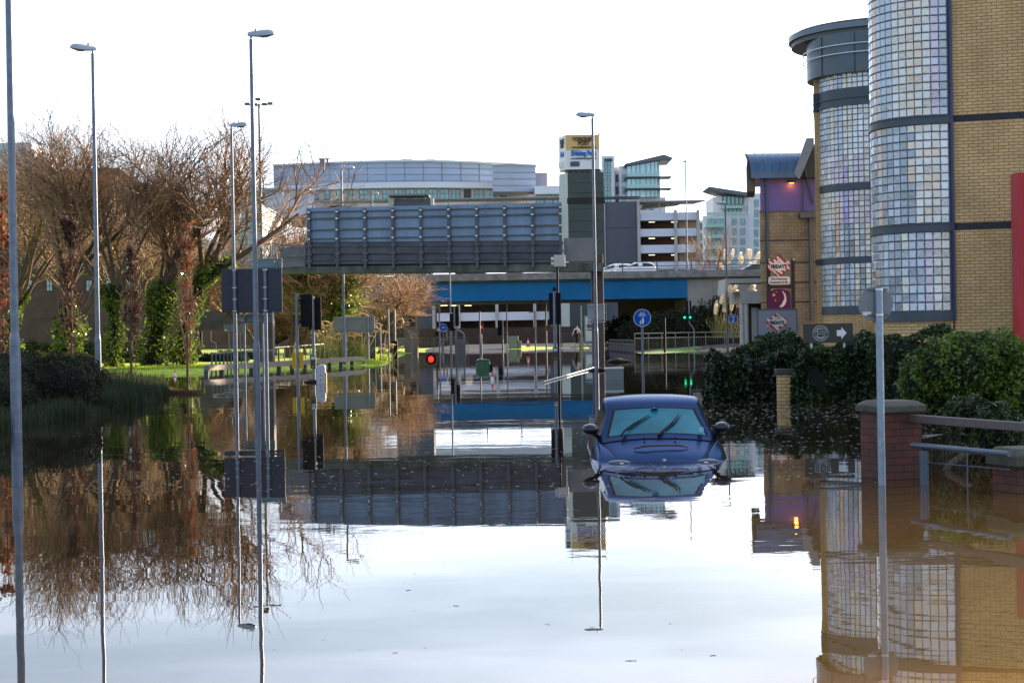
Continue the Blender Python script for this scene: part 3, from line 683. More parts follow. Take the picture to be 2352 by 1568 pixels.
# ------------------------------------------------------------------ red brick piers and rails, right foreground
redbrick = brick('red_brick', (.15, .045, .026), (.095, .034, .024), (.035, .03, .03), .215, .075, .008, stain=.35)
cap_stone = mat('mossy_capstone', (.07, .07, .052), .8, 0, .35, 6, .4, 30)
def pier(name, px, pyw, w, ztop, label, caph=.13, rz=.32, capw=.04):
    g0 = G(px, pyw); y = g0.y + w / 2; x = g0.x; t = thing(name, label, 'brick pier', (x, y, 0), rz)
    b = MB(); b.box(-w / 2, w / 2, -w / 2, w / 2, -1, ztop); b.build('shaft', redbrick, t)
    h = w / 2 + capw; q = h - .07
    b = MB(); vs = [(sx * h, sy * h, ztop) for sx, sy in ((-1, -1), (1, -1), (1, 1), (-1, 1))] + [(sx * h, sy * h, ztop + caph * .6) for sx, sy in ((-1, -1), (1, -1), (1, 1), (-1, 1))] + [(sx * q, sy * q, ztop + caph) for sx, sy in ((-1, -1), (1, -1), (1, 1), (-1, 1))]
    b.add(vs, [(0, 3, 2, 1), (0, 1, 5, 4), (1, 2, 6, 5), (2, 3, 7, 6), (3, 0, 4, 7), (4, 5, 9, 8), (5, 6, 10, 9), (6, 7, 11, 10), (7, 4, 8, 11), (8, 9, 10, 11)])
    b.build('capstone', cap_stone, t, bevel=.012)
    return t
zt_ = zat(2060, 946, 17.9)
pier('brick_pier', 2059, 1101, .46, zt_, 'taller red brick gate pier with a mossy stone cap behind the round sign', .12)
pier('brick_pier', 2368, 1132, .42, zat(2330, 1074, 16.0), 'lower red brick pier cut by the right edge of the picture', .17, .3, .05)
rail_m = mat('rail_paint', (.085, .11, .16), .4, .4, .15, 12, .1, 60)
t = thing('guard_rail', 'brown grey flat beam running right from the top of the taller brick pier', 'rail', (P(2085, 950, 17.7).x, 17.7, 0))
b = MB(); A, B = P(2085, 960, 17.9), P(2420, 985, 15.6); b.bar(A, B, .07, .085)
b.build('beam', mat('brown_beam', (.12, .095, .09), .6, .2, .2, 9), t, absolute=True, bevel=.008)
t = thing('guard_rail', 'blue grey tubular handrail with a square post between the two brick piers', 'rail', (P(2110, 1090, 17.3).x, 17.3, 0))
b = MB(); A, B = P(2092, 1021, 17.4), P(2318, 1042, 15.9); b.tube([A, A.lerp(B, .02), B], [.018, .028, .028], 14); b.build('handrail', rail_m, t, smooth=True, absolute=True)
b = MB(); q = P(2122, 1030, 17.15); b.box(q.x - .04, q.x + .04, q.y - .03, q.y + .03, -1, q.z - .02); b.build('post', rail_m, t, absolute=True, bevel=.006)
b = MB(); A, B = P(2132, 1062, 17.2), P(2318, 1078, 16.0); b.tube([A, B], .006, 6)
q = A.lerp(B, .5); b.tube([(q.x, q.y, -.9), (q.x, q.y, q.z + .16)], .006, 6); b.build('mesh_wire', rail_m, t, absolute=True)
t = thing('guard_rail', 'short pale tube floating just behind the taller brick pier', 'rail', (P(2160, 999, 19.5).x, 19.5, 0))
b = MB(); A, B = P(2118, 1001, 24.6), P(2180, 999, 25.2); b.tube([A, B], .02, 10); b.build('tube', rail_m, t, smooth=True, absolute=True)

# ------------------------------------------------------------------ floating and half-drowned things
red_p = mat('cone_orange', (.75, .06, .025), .4, 0, .1); 
def cone(px, pyw, h, label, half=0.):
    g0 = G(px, pyw, max(half, 0)); t = thing('traffic_cone', label, 'traffic cone', (g0.x, g0.y, 0), group='traffic cones scattered around the flood')
    z0 = half if half else 0
    def rr(f_): return (.018 + .13 * (1 - f_)) * h / .7
    seg = [(0, .35, red_p), (.35, .68, white_paint), (.68, 1, red_p)]
    if half < 0 or not half: zb = z0
    zb = z0
    for a, c_, mm in seg:
        b = MB(); b.tube([(0, 0, zb + a * h), (0, 0, zb + c_ * h)], [rr(a), rr(c_)], 16); b.build('band' if mm is white_paint else 'cone_body', mm, t, smooth=True)
    b = MB(); b.box(-.2 * h / .7, .2 * h / .7, -.2 * h / .7, .2 * h / .7, zb - .03, zb + .005); b.build('base', red_p, t, bevel=.01)
    return t
cone(1131, 873, .55, 'red and white cone sunk upright in the middle of the flood', -.25)
cone(402, 865, .42, 'small orange cone sunk beside the left bank, under the red-leaved sapling', -.12)
cone(1213, 795.5, .72, 'red and white cone standing on the grass strip under the bridge', .42)
# wheelie bin
g0 = G(1109, 846); t = thing('wheelie_bin', 'dark green wheelie bin floating on its side in the flood', 'wheelie bin', (g0.x, g0.y, 0), .1)
b = MB(); b.prism([(-.33, -.25), (.30, -.22), (.30, .30), (-.28, .36)], -.25, .25); b.build('body', mat('bin_green', (.02, .10, .05), .35, 0, .15), t, bevel=.04)
b = MB(); b.prism([(-.27, .36), (.29, .32), (.32, .36), (.2, .41), (-.2, .43)], -.27, .27); b.build('lid', mat('bin_lid', (.05, .17, .11), .25, 0, .1), t, bevel=.02)
for sy in (-.2, .2): b = MB(); b.tube([(.33, sy - .03, .08), (.33, sy + .03, .08)], .11, 16); b.build('wheel', paint_dark, t)
b = MB(); b.bar((-.38, -.2, .3), (-.38, .2, .3), .04); b.bar((-.38, -.2, .3), (-.28, -.2, .3), .03); b.bar((-.38, .2, .3), (-.28, .2, .3), .03); b.build('handle', paint_dark, t)
# lit red signal just above the water
g0 = G(990, 824.5); t = thing('signal_lamp', 'lone round signal glowing red just above the water', 'traffic light', (g0.x, g0.y, 0))
b = MB(); q = .02; n = 20
for k in range(1): b.tube([(0, -.1, q), (0, .16, q)], [.33, .28], 20)
b.tube([(0, .1, -1), (0, .1, .2)], .05, 10); b.build('housing', paint_dark, t, smooth=True)
b = MB(); b.tube([(0, -.14, q), (0, -.1, q)], [.15, .17], 20); b.build('lens', lens_red, t, smooth=True)
b = MB()
for k in range(-3, 12):
    a0, a1 = math.pi * k / 8, math.pi * (k + 1) / 8
    if k > 8: break
    b.add([(math.cos(a) * r, yy, q + math.sin(a) * r) for a, r, yy in ((a0, .2, -.1), (a1, .2, -.1), (a1, .21, -.3 if 0 < k < 7 else -.16), (a0, .21, -.3 if 0 < k < 8 else -.16))], [(0, 1, 2, 3)])
b.build('visor', paint_dark, t, fix=False)
# white keep-left bollard with upright lettering, half drowned
YK = 57.5; t = thing('bollard', 'pale grey plastic bollard with upright lettering beside the push button pole', 'bollard', (absx(737, 860, YK), YK, 0))
b = MB(); W = .155
zt2 = zat(737, 838, YK)
b.prism([(-W, -.8), (W, -.8), (W * .96, zt2 - .06), (W * .78, zt2), (-W * .78, zt2), (-W * .96, zt2 - .06)], 0, .2)
b.build('casing', mat('pale_bollard', (.48, .5, .56), .4, 0, .08, 8), t, bevel=.02)
b = MB(); b.box(-.035, .035, -.004, 0, .12, zt2 - .12); b.build('label_strip', white_paint, t)
for k, ch in enumerate('DISWIE'):
    text_mesh('letter', ch, .085, paint_dark, t, (0, -.006, zt2 - .17 - k * .065), ext=.002, bold=.002)
b = MB(); b.box(W * .9, W * 1.18, .02, .16, -.5, zt2 - .26); b.build('side_panel', mat('yellow_panel', (.75, .5, .0)), t)
# dark debris around the pole
def debris(px, py, label, sc, rot=0, shapes=3, seed=1, y=None, name='floating_debris'):
    g0 = G(px, py); t = thing(name, label, 'debris', (g0.x, g0.y, 0), rot)
    r = random.Random(seed); b = MB()
    for k in range(shapes):
        pts = [((i / 5 - .5) * sc * 1.6 + r.uniform(-.1, .1) * sc, (k - shapes / 2) * .12 * sc, .01 + sc * .1 * math.sin(math.pi * i / 5) * r.uniform(.6, 1.5)) for i in range(6)]
        b.tube(pts, [sc * .02, sc * .10, sc * .13, sc * .13, sc * .08, sc * .02], 7)
    b.build('mass', mat('dark_debris', (.018, .016, .014), .7, 0, .4, 9, .5, 30), t, smooth=True); return t
debris(721, 878, 'dark clump of rubbish caught round the push button pole', .42, 0, 3, 2)
debris(1418, 832, 'black tangle of wreckage sticking out of the water left of the blue sign', .8, .3, 3, 5)
debris(1372, 851, 'black rag caught between the tall lamp post and the gantry pillar', .5, .1, 3, 6)
t = thing('floating_pole', 'long pale pole lying aslant in the water in front of the tall lamp', 'pole', (P(1325, 866, 62).x, 62, 0))
A, B = G(1248, 879), G(1366, 846); b = MB(); b.tube([(A.x, A.y, .03), (B.x, B.y, .05)], .03, 10); b.build('shaft', mat('pale_pole', (.28, .32, .38), .4, 0, .2, 8), t, smooth=True, absolute=True)
t = thing('cabinet', 'grey cabinet with a white top edge half sunk beside the gantry pillar', 'cabinet', (P(1412, 872, 55.5).x, 55.5, 0))
b = MB(); b.box(-.29, .29, 0, .3, -1, .36); b.build('box', mat('cabinet_grey', (.2, .23, .25), .5, .1, .1, 3), t)
b = MB(); b.box(-.3, .3, -.02, .32, .36, .405); b.build('top', white_paint, t)
# ================================================================== cars
import bmesh
def car_paint(name, c, rough=.25, metal=.45, coat=.5, spec=.5): return mat(name, c, rough, metal, .06, 2, coat=coat, spec=spec)
trim = mat('black_rubber', (.008, .008, .010), .7, 0, 0, spec=.1)
tyre_m = mat('tyre', (.02, .02, .02), .8, 0, .1); rim_m = mat('alloy_rim', (.4, .4, .42), .3, .7, .1)
HATCH = [(0.0, .60, .04, .36, .52, .52, .58), (.05, .70, .05, .46, .66, .60, .71), (.22, .785, .055, .52, .76, .69, .84), (.5, .85, .06, .58, .77, .77, .86),
         (.82, .91, .07, .65, .75, .85, .86), (1.07, .965, .075, .735, .765, .90, .86), (1.13, .985, .08, .755, .775, .92, .86), (1.4, 1.10, .08, .71, .765, .925, .86),
         (1.7, 1.225, .065, .65, .76, .93, .86), (1.9, 1.315, .055, .615, .765, .935, .86), (2.02, 1.37, .05, .605, .765, .935, .86), (2.35, 1.435, .05, .635, .80, .935, .86), (2.75, 1.455, .055, .64, .81, .925, .86),
         (3.2, 1.43, .06, .62, .79, .93, .86), (3.55, 1.36, .06, .565, .76, .94, .84), (3.78, 1.12, .07, .60, .74, .94, .82), (3.88, .99, .06, .60, .70, .90, .79), (3.98, .84, .05, .5, .62, .78, .72), (4.0, .5, .03, .4, .55, .45, .66)]
ESTATE = [r for r in HATCH if r[0] < 3.1] + [(3.3, 1.44, .055, .58, .775, .93, .85), (3.95, 1.40, .06, .57, .77, .94, .84), (4.2, 1.15, .07, .60, .75, .94, .82), (4.3, 1.0, .06, .60, .70, .90, .79), (4.36, .84, .05, .5, .62, .78, .72), (4.4, .5, .03, .4, .55, .45, .66)]
SALOON = [r for r in HATCH if r[0] < 2.4] + [(2.7, 1.43, .055, .57, .78, .925, .85), (3.05, 1.36, .06, .56, .775, .93, .85), (3.5, 1.12, .07, .62, .77, .94, .85), (3.65, 1.03, .06, .66, .77, .94, .84), (4.1, 1.0, .05, .62, .75, .9, .82), (4.3, .9, .05, .55, .68, .82, .76), (4.4, .5, .03, .4, .55, .45, .66)]
def make_car(name, label, loc, rz, paint, st=HATCH, wheels=True, glass=None, detail=0, group=None, plate=None, red_tail=True):
    t = thing(name, label, 'car', loc, rz, group)
    glass = glass or glass_dark
    v = []; half = []
    for (y, zt, c, wt, wb, hb, wm) in st:
        e = (wt, zt - c); q = (wb, hb)
        lerp = lambda a, b, k: (a[0] + (b[0] - a[0]) * k, a[1] + (b[1] - a[1]) * k)
        low = .2 if .1 < y < st[-1][0] - .1 else .25
        half.append((y, [(0, zt), (.45 * wt, zt - .12 * c), (.94 * wt, zt - .6 * c), e, lerp(e, q, .1), lerp(e, q, .88), q, (wm, hb - .13), (wm, hb - .35 if hb > .6 else hb - .2), (wm - .02, min(low + .1, hb - .22)), (wm - .1, min(low, hb - .28))]))
    nj = 11; rows = []
    for y, pts in half:
        bow = .10 if y < 2.2 else -.05
        full = [(-x, z) for x, z in reversed(pts[1:])] + pts
        row = []
        for x, z in full:
            yy = y + bow * (x / .8) ** 2
            row.append(len(v)); v.append((x, yy, z))
        rows.append(row)
    f, mi = [], []
    W = len(rows[0]); ctr = nj - 1
    yend = st[-1][0]
    for i in range(len(rows) - 1):
        ya, yb = st[i][0], st[i + 1][0]
        for k in range(W - 1):
            j0 = abs(k - ctr) if k >= ctr else abs(k + 1 - ctr)     # inner column index
            f.append((rows[i][k], rows[i][k + 1], rows[i + 1][k + 1], rows[i + 1][k]))
            m_ = 0
            if 1.1 < ya and yb <= 1.95 and j0 <= 1: m_ = 1
            elif j0 == 4 and ya >= 1.39 and st[i + 1][1] > 1.1 and not (abs(ya - 2.35) < .01): m_ = 2
            elif st[i][1] > 1.3 and st[i + 1][1] < 1.25 and ya > 2.9 and j0 <= 1: m_ = 3
            elif ya < 1.05 and j0 <= 2 and ya >= .05: m_ = 5
            mi.append(m_)
    f.append(tuple(rows[0])); mi.append(0); f.append(tuple(reversed(rows[-1]))); mi.append(0)
    me = bpy.data.meshes.new('tmp'); me.from_pydata(v, [], f); me.polygons.foreach_set('material_index', mi)
    ob = bpy.data.objects.new('tmp', me); COL.objects.link(ob)
    for mm in range(6): me.materials.append(trim)
    sb = ob.modifiers.new('s', 'SUBSURF'); sb.levels = 2 if detail else 1
    bpy.context.view_layer.update()
    em = bpy.data.meshes.new_from_object(ob.evaluated_get(bpy.context.evaluated_depsgraph_get()))
    bpy.data.objects.remove(ob)
    bm = bmesh.new(); bm.from_mesh(em); bmesh.ops.recalc_face_normals(bm, faces=bm.faces)
    for mm, th, dp in ((1, .032, 0), (2, .02, 0), (3, .02, 0), (5, .012, -.012)):
        fs = [x for x in bm.faces if x.material_index == mm]
        if fs:
            r = bmesh.ops.inset_region(bm, faces=fs, thickness=th, depth=dp, use_even_offset=True)
            for x in r['faces']: x.material_index = 4
    for x in bm.faces: x.smooth = True
    bm.to_mesh(em); 
    for nm, idx, mm in (('body', (0, 5), paint), ('windscreen', (1,), glass), ('side_window', (2,), glass_dark), ('rear_window', (3,), glass_dark), ('window_seal', (4,), trim)):
        for side in ((-1, 1) if nm == 'side_window' else (0,)):
         b2 = bm.copy(); bmesh.ops.delete(b2, geom=[x for x in b2.faces if x.material_index not in idx or x.calc_center_median().x * side < 0], context='FACES')
         if len(b2.faces):
            m2 = bpy.data.meshes.new(nm)
            for x in b2.faces: x.material_index = 0
            b2.to_mesh(m2); m2.materials.append(mm); addmesh(nm, m2, t)
         b2.free()
    bm.free(); bpy.data.meshes.remove(em)
    b = MB(); b.box(-.7, .7, .45, yend - .45, .22, .56); b.build('underbody', trim, t)
    if wheels:
        for yy in (.78, yend - .72):
            for sx in (-1, 1):
                b = MB(); b.tube([(sx * .70, yy, .3), (sx * .865, yy, .3)], [.3, .3], 22); wo_ = b.build('wheel', tyre_m, t, bevel=.02)
                b = MB(); b.tube([(sx * .86, yy, .3), (sx * .872, yy, .3)], [.19, .17], 16); b.build('rim', rim_m, wo_)
    for sx in (-1, 1):
        b = MB(); b.tube([(sx * .36, .10, .64), (sx * .5, .10, .66), (sx * .66, .2, .69)], [.03, .065, .04], 10)
        b.build('headlight', mat('headlamp', (.6, .62, .65), .1, .2, 0), t, smooth=True)
        b = MB(); b.box(sx * .62 - .1, sx * .62 + .1, yend - .10, yend - .01, .72, .92)
        b.build('tail_light', mat('tail_lamp', (.6, .02, .03), .2, 0, 0), t, bevel=.02)
    return t

# the flooded car
navy = car_paint('metallic_navy', (.030, .044, .082), .20, .85, .0, .5)
navy.node_tree.nodes['Principled BSDF'].inputs['Specular Tint'].default_value = (.34, .40, .56, 1)
fog = mat('fogged_windscreen', (.004, .14, .19), .3, 0, .35, 1.6, spec=.08, dark=(.003, .09, .13))
c0 = P(1526, 1063, 20.45)
car = make_car('flooded_car', 'dark metallic blue hatchback drowned up to its bonnet in the flood water', (c0.x, 20.45, -.715), -math.radians(1.2), navy, HATCH, wheels=True, glass=fog, detail=1)
def wsy(z, x=0): return 1.13 + (z - .985) / (1.315 - .985) * .77 + .10 * (x / .8) ** 2 - .015
for pts in (((-.47, .985), (-.40, 1.05), (-.28, 1.12), (-.08, 1.215)), ((.0, .985), (.08, 1.04), (.2, 1.12), (.31, 1.22))):
    b = MB(); P3 = [(x, wsy(z, x) - .02, z + .0) for x, z in pts]
    b.tube(P3, [.013, .012, .012, .005], 6); o = b.build('wiper', trim, car)
    b = MB(); b.tube([(x + .03, wsy(z, x) - .005, z - .01) for x, z in pts[1:]], [.008, .01, .003], 5); b.build('blade', trim, o)
for sx in (-1, 1):
    b = MB(); n = 10; cx_, cy_, cz_ = sx * .845, 1.42, 1.055
    for i in range(n):
        a = -math.pi / 2 + math.pi * i / (n - 1)
    b.tube([(cx_, cy_ - .09, cz_), (cx_, cy_ - .075, cz_), (cx_, cy_ - .03, cz_), (cx_, cy_ + .03, cz_), (cx_, cy_ + .06, cz_)], [.02, .055, .082, .088, .08], 16)
    b.v = [(cx_ + (x - cx_) * 1.25, y, cz_ + (z - cz_) * .82) for x, y, z in b.v]
    o = b.build('wing_mirror', mat('mirror_shell', (.012, .014, .03), .25, .1, 0), car, smooth=True)
    b = MB(); b.bar((sx * .74, 1.44, .95), (sx * .80, 1.43, 1.0), .05, .05); b.build('mirror_arm', trim, o)
    b = MB(); b.tube([(sx * (.535 - .135 * math.cos(a)), .12 + .05 * (1 - math.cos(a)) * .5, .722) for a in [math.pi * k / 10 for k in range(11)]], [.002 + .05 * math.sin(math.pi * k / 10) for k in range(11)], 14)
    b.v = [(x, y, .722 + (z - .722) * .62) for x, y, z in b.v]
    b.build('headlamp_glass', mat('headlamp_grey', (.13, .15, .2), .2, .1, .2, 20, spec=.3), car, smooth=True)
b = MB(); b.tube([(0, .03, .735), (0, .06, .745)], [.012, .026], 16); b.build('badge', mat('badge_steel', (.2, .24, .3), .3, .4, .1), car, smooth=True)
b = MB(); b.disc((.56, 1.04), .035, wsy(1.04, .56) - .012, wsy(1.04, .56) - .008, 24); b.build('tax_disc', mat('tax_disc', (.3, .6, .75), .5, 0, .2, 30), car)
b = MB(); b.tube([(.0, wsy(1.28) - .0, 1.27), (.0, wsy(1.29) - .012, 1.285)], [.05, .03], 10); b.build('rear_view_mirror', mat('grey_mirror', (.03, .08, .11), .3, 0, 0), car)
for x in (-.18, .21): b = MB(); b.tube([(x, 1.0, .945), (x, 1.0, .965)], .012, 6); b.build('washer_jet', trim, car)
t = thing('floating_stick', 'thin brown stick lying across the bonnet of the flooded car', 'stick', (c0.x, c0.y + .6, .14))
b = MB(); b.tube([(-.32, 0, .0), (-.2, -.02, .03), (.0, -.01, .035), (.25, .02, .03), (.36, .04, .0)], [.008, .014, .011, .012, .004], 6); b.build('stick', mat('stick_bark', (.05, .03, .02), .8, 0, .3, 30), t, smooth=True)

# cars on and around the bridge: nose towards -x (left) is rz = -90 deg
ZR = 6.05
def bcar(px, y, deg, col, label, st=HATCH, z=None, **k):
    z = ZR if z is None else z
    return make_car('parked_car' if 'parked' in label else 'car', label, (absx(px, 620, y), y, z), math.radians(deg), col, st, **k)
white_car = car_paint('white_car_paint', (.75, .76, .8), .3, 0, .6)
bcar(1349, 150.5, -90, white_car, 'white estate car furthest left of the cars on the bridge', ESTATE, group='cars crossing the bridge')
bcar(1402, 147, -90, white_car, 'white hatchback with a red tail light on the bridge', HATCH, group='cars crossing the bridge')
bcar(1535, 150.5, 90, car_paint('dark_blue_paint', (.02, .03, .09)), 'dark blue saloon behind the white hatchback on the bridge', SALOON, z=5.9, group='cars crossing the bridge')
bcar(1672, 147, -90, car_paint('dark_green_paint', (.01, .035, .035)), 'dark green car on the bridge beside the purple building', SALOON, z=5.75, group='cars crossing the bridge')
bcar(1155, 150, 90, car_paint('royal_blue_paint', (.03, .03, .2)), 'royal blue car on the bridge half hidden by the gantry beam', ESTATE, z=5.72, group='cars crossing the bridge')
bcar(1252, 152, 90, car_paint('magenta_paint', (.35, .03, .12)), 'pinkish red car on the bridge under the right end of the gantry', HATCH, z=5.55, group='cars crossing the bridge')
bcar(1461, 166, 90, car_paint('silver_paint', (.42, .42, .43), .3, .6), 'silver estate car standing under the bridge behind the policeman', ESTATE, z=.42)
bcar(238, 82, 90, car_paint('ink_blue_paint', (.015, .022, .07)), 'old dark blue car parked between the ivy covered trunks on the left', SALOON, z=-.60)

# ================================================================== people
def skin_mesh(name, verts, edges, radii, m, parent, sub=1):
    me = bpy.data.meshes.new('sk'); me.from_pydata([Vector(v) for v in verts], edges, [])
    ob = bpy.data.objects.new('sk', me); COL.objects.link(ob)
    ob.modifiers.new('skin', 'SKIN')
    for i, r in enumerate(radii):
        r = r if isinstance(r, tuple) else (r, r); me.skin_vertices[0].data[i].radius = r
    me.skin_vertices[0].data[0].use_root = True
    s_ = ob.modifiers.new('sub', 'SUBSURF'); s_.levels = sub
    bpy.context.view_layer.update()
    nm = bpy.data.meshes.new_from_object(ob.evaluated_get(bpy.context.evaluated_depsgraph_get()))
    bpy.data.objects.remove(ob); nm.name = name
    nm.polygons.foreach_set('use_smooth', [True] * len(nm.polygons)); nm.materials.clear(); nm.materials.append(m)
    return addmesh(name, nm, parent)
skin_m = mat('skin', (.45, .26, .19), .5, 0, .08, 30)
def person(px, y, z, H, rz, label, top, legs, hair, arms=((.28, -.05, .78), (-.28, -.05, .78)), elbows=((.27, .04, 1.05), (-.27, .04, 1.05)), stride=.0, longhair=False, vest=None, bag=False):
    """pose in metres for a 1.78 m figure facing -y; arms are wrist points"""
    t = thing('person', label, 'person', (absx(px, 790, y), y, z), rz)
    t.scale = (H / 1.78,) * 3
    Vt = [(0, 0, .95), (0, 0, 1.12), (0, .01, 1.32), (0, .01, 1.46), (0, -.005, 1.54), (0, -.02, 1.63), (0, -.02, 1.72),
          (.1, 0, .9), (.11, -stride * .5, .5), (.11, -stride, .08), (.12, -stride - .16, .03), (-.1, 0, .9), (-.11, stride * .4, .5), (-.11, stride, .08), (-.12, stride - .16, .03),
          (.18, .01, 1.42), elbows[0], arms[0], (-.18, .01, 1.42), elbows[1], arms[1]]
    E = [(0, 1), (1, 2), (2, 3), (3, 4), (4, 5), (5, 6), (0, 7), (7, 8), (8, 9), (9, 10), (0, 11), (11, 12), (12, 13), (13, 14), (3, 15), (15, 16), (16, 17), (3, 18), (18, 19), (19, 20)]
    R = [(.15, .10), (.13, .09), (.16, .11), (.09, .08), .05, (.075, .09), (.06, .07), .085, .055, .038, .035, .085, .055, .038, .035, .055, .04, .028, .055, .04, .028]
    for wi, ei, sg in ((17, 16, 1), (20, 19, -1)):              # palm and five fingers
        w = Vector(Vt[wi]); d = (w - Vector(Vt[ei])).normalized(); sd_ = d.cross(Vector((0, 1, 0))).normalized() if abs(d.y) < .9 else Vector((1, 0, 0))
        pi_ = len(Vt); Vt.append(tuple(w + d * .06)); E.append((wi, pi_)); R.append((.035, .02))
        for k in range(4):
            b0 = len(Vt); ln = (.055, .065, .06, .048)[k]; o_ = sd_ * ((k - 1.5) * .018)
            Vt.append(tuple(w + d * .095 + o_)); Vt.append(tuple(w + d * (.095 + ln) + o_ + Vector((0, -.015, 0)))); E += [(pi_, b0), (b0, b0 + 1)]; R += [.009, .007]
        b0 = len(Vt); Vt.append(tuple(w + d * .05 + sd_ * -.045)); Vt.append(tuple(w + d * .085 + sd_ * -.055 + Vector((0, -.01, 0)))); E += [(pi_, b0), (b0, b0 + 1)]; R += [.011, .008]
    skin_mesh('body', Vt, E, R, skin_m, t)
    k_ = 1.18
    ti = [0, 1, 2, 3, 15, 16, 17, 18, 19, 20]; mp_ = {a: i for i, a in enumerate(ti)}
    tv = [Vt[i] for i in ti]; tr = [(R[i][0] * k_ + .012, R[i][1] * k_ + .012) if isinstance(R[i], tuple) else R[i] * k_ + .012 for i in ti]
    tv[0] = (0, 0, .88)
    skin_mesh('jacket', tv, [(mp_[a], mp_[b_]) for a, b_ in E if a in mp_ and b_ in mp_], tr, top, t)
    li = [0, 7, 8, 9, 11, 12, 13]; mp_ = {a: i for i, a in enumerate(li)}
    skin_mesh('trousers', [Vt[i] for i in li], [(mp_[a], mp_[b_]) for a, b_ in E if a in mp_ and b_ in mp_], [(R[i][0] * 1.08 + .01, R[i][1] * 1.08 + .01) if isinstance(R[i], tuple) else R[i] * 1.2 + .015 for i in li], legs, t)
    for a, b_ in ((9, 10), (13, 14)): 
        b = MB(); A, B = Vector(Vt[a]), Vector(Vt[b_]); b.tube([A + Vector((0, .05, -.03)), A + Vector((0, 0, -.02)), B], [.04, .05, .04], 10); b.build('shoe', trim, t, smooth=True)
    hv = [(0, .01, 1.66), (0, .0, 1.75)] + ([(0, .07, 1.55), (0, .09, 1.42)] if longhair else [])
    he = [(0, 1)] + ([(0, 2), (2, 3)] if longhair else [])
    skin_mesh('hair', hv, he, [(.098, .10), (.075, .08)] + ([.09, .08] if longhair else []), hair, t)
    b = MB(); b.tube([(0, -.115, 1.66), (0, -.14, 1.635), (0, -.115, 1.62)], [.008, .016, .01], 6); b.build('nose', skin_m, t)
    for sx in (-.035, .035): b = MB(); b.tube([(sx, -.10, 1.68), (sx, -.108, 1.68)], .011, 6); b.build('eye', trim, t)
    for sx in (-1, 1): b = MB(); b.tube([(sx * .08, -.01, 1.66), (sx * .095, 0, 1.66)], [.03, .025], 8); b.build('ear', skin_m, t)
    b = MB(); b.box(-.03, .03, -.115, -.105, 1.585, 1.597); b.build('mouth', mat('lips', (.3, .09, .08), .5, 0, 0), t)
    if vest:
        skin_mesh('vest', [(0, 0, .98), (0, 0, 1.15), (0, .01, 1.33), (0, .01, 1.44)], [(0, 1), (1, 2), (2, 3)], [(.27, .20), (.25, .19), (.28, .21), (.16, .15)], vest, t)
        b = MB()
        for zz in (1.12, 1.27): b.tube([(0, 0, zz - .025), (0, 0, zz + .025)], [.275, .275], 16)
        b.v = [(x, y_ * .76, z_) for x, y_, z_ in b.v]; b.build('reflective_band', mat('reflective', (.75, .8, .6), .4, 0, 0), t)
    if bag: b = MB(); b.box(-.12, .12, .12, .25, 1.0, 1.32); b.build('backpack', mat('black_cloth', (.01, .01, .014), .9, 0, .1), t, bevel=.05)
    return t
blk = mat('black_cloth', (.01, .01, .014), .9, 0, .1)
hv_ = mat('high_vis_yellow', (.62, .95, .02), .6, 0, .06)
brown_hair = mat('brown_hair', (.05, .03, .02), .6, 0, .2, 40); fair_hair = mat('fair_hair', (.6, .38, .15), .6, 0, .2, 40)
person(1402, 157, .36, 1.8, math.radians(-75), 'policeman in a yellow high visibility vest with raised hands at the water edge', blk, blk, blk,
       arms=((.20, -.42, 1.45), (-.16, -.42, 1.5)), elbows=((.27, -.2, 1.2), (-.25, -.2, 1.22)), stride=.05, vest=hv_)
person(1325, 163, .43, 1.75, math.radians(150), 'person in a white top with a black backpack beside the tall thin posts', mat('white_cloth', (.75, .72, .85), .8, 0, .05), blk, brown_hair,
       arms=((.42, .1, .85), (-.36, -.2, .9)), elbows=((.34, .05, 1.15), (-.32, .0, 1.15)), stride=.2, bag=True)
person(1006, 158, .38, 1.78, math.radians(190), 'dark haired person in black standing left of the fair haired one at the railing', blk, mat('grey_jeans', (.08, .09, .12), .9, 0, .1), brown_hair)
person(1021, 158.3, .38, 1.68, math.radians(175), 'fair haired person in a dark coat standing at the railing under the bridge', mat('dark_brown_coat', (.03, .015, .015), .9, 0, .1), mat('denim', (.03, .04, .07), .9, 0, .1), fair_hair, longhair=True)

# ================================================================== small furniture under the bridge
def simple_pole(px, pyt, y, label, r=.05, cat='post', name='post', z0=-1, m=None, bend=None, extra=None):
    t = thing(name, label, cat, (absx(px, 790, y), y, 0)); zt = zat(px, pyt, y)
    b = MB(); pts = [(0, 0, z0), (0, 0, zt)] if not bend else [(0, 0, z0), (0, 0, zt * .42), (bend, 0, zt * .55), (bend, 0, zt)]
    b.tube(pts, r, 8); b.build('pole', m or galv, t, smooth=True)
    if extra: extra(t, zt)
    return t
def head(dx, h=1.0, w=.36, lit=None, face=1):
    def fn(t, zt):
        b = MB(); b.box(dx - w / 2, dx + w / 2, -.1 if lit else .1, .2, zt - h, zt); hd = b.build('signal_head', paint_dark, t, bevel=.02)
        b = MB()
        for k in range(3): b.tube([(dx, -.12 if lit else .2, zt - h * (.2 + .3 * k)), (dx, -.3 if lit else .4, zt - h * (.2 + .3 * k))], .1, 10, cap=not lit)
        b.build('visor', paint_dark, t)
        if lit: b = MB(); kk, mm = lit; b.tube([(dx, -.13, zt - h * (.2 + .3 * kk)), (dx, -.11, zt - h * (.2 + .3 * kk))], .12, 14); b.build('lit_lens', mm, hd)
    return fn
yb_ = 128.
simple_pole(946, 710, 132, 'bent pole with a dark signal back in front of the bridge pier', .07, 'traffic light', 'traffic_light', bend=.35, extra=head(.05, 1.3, .5))
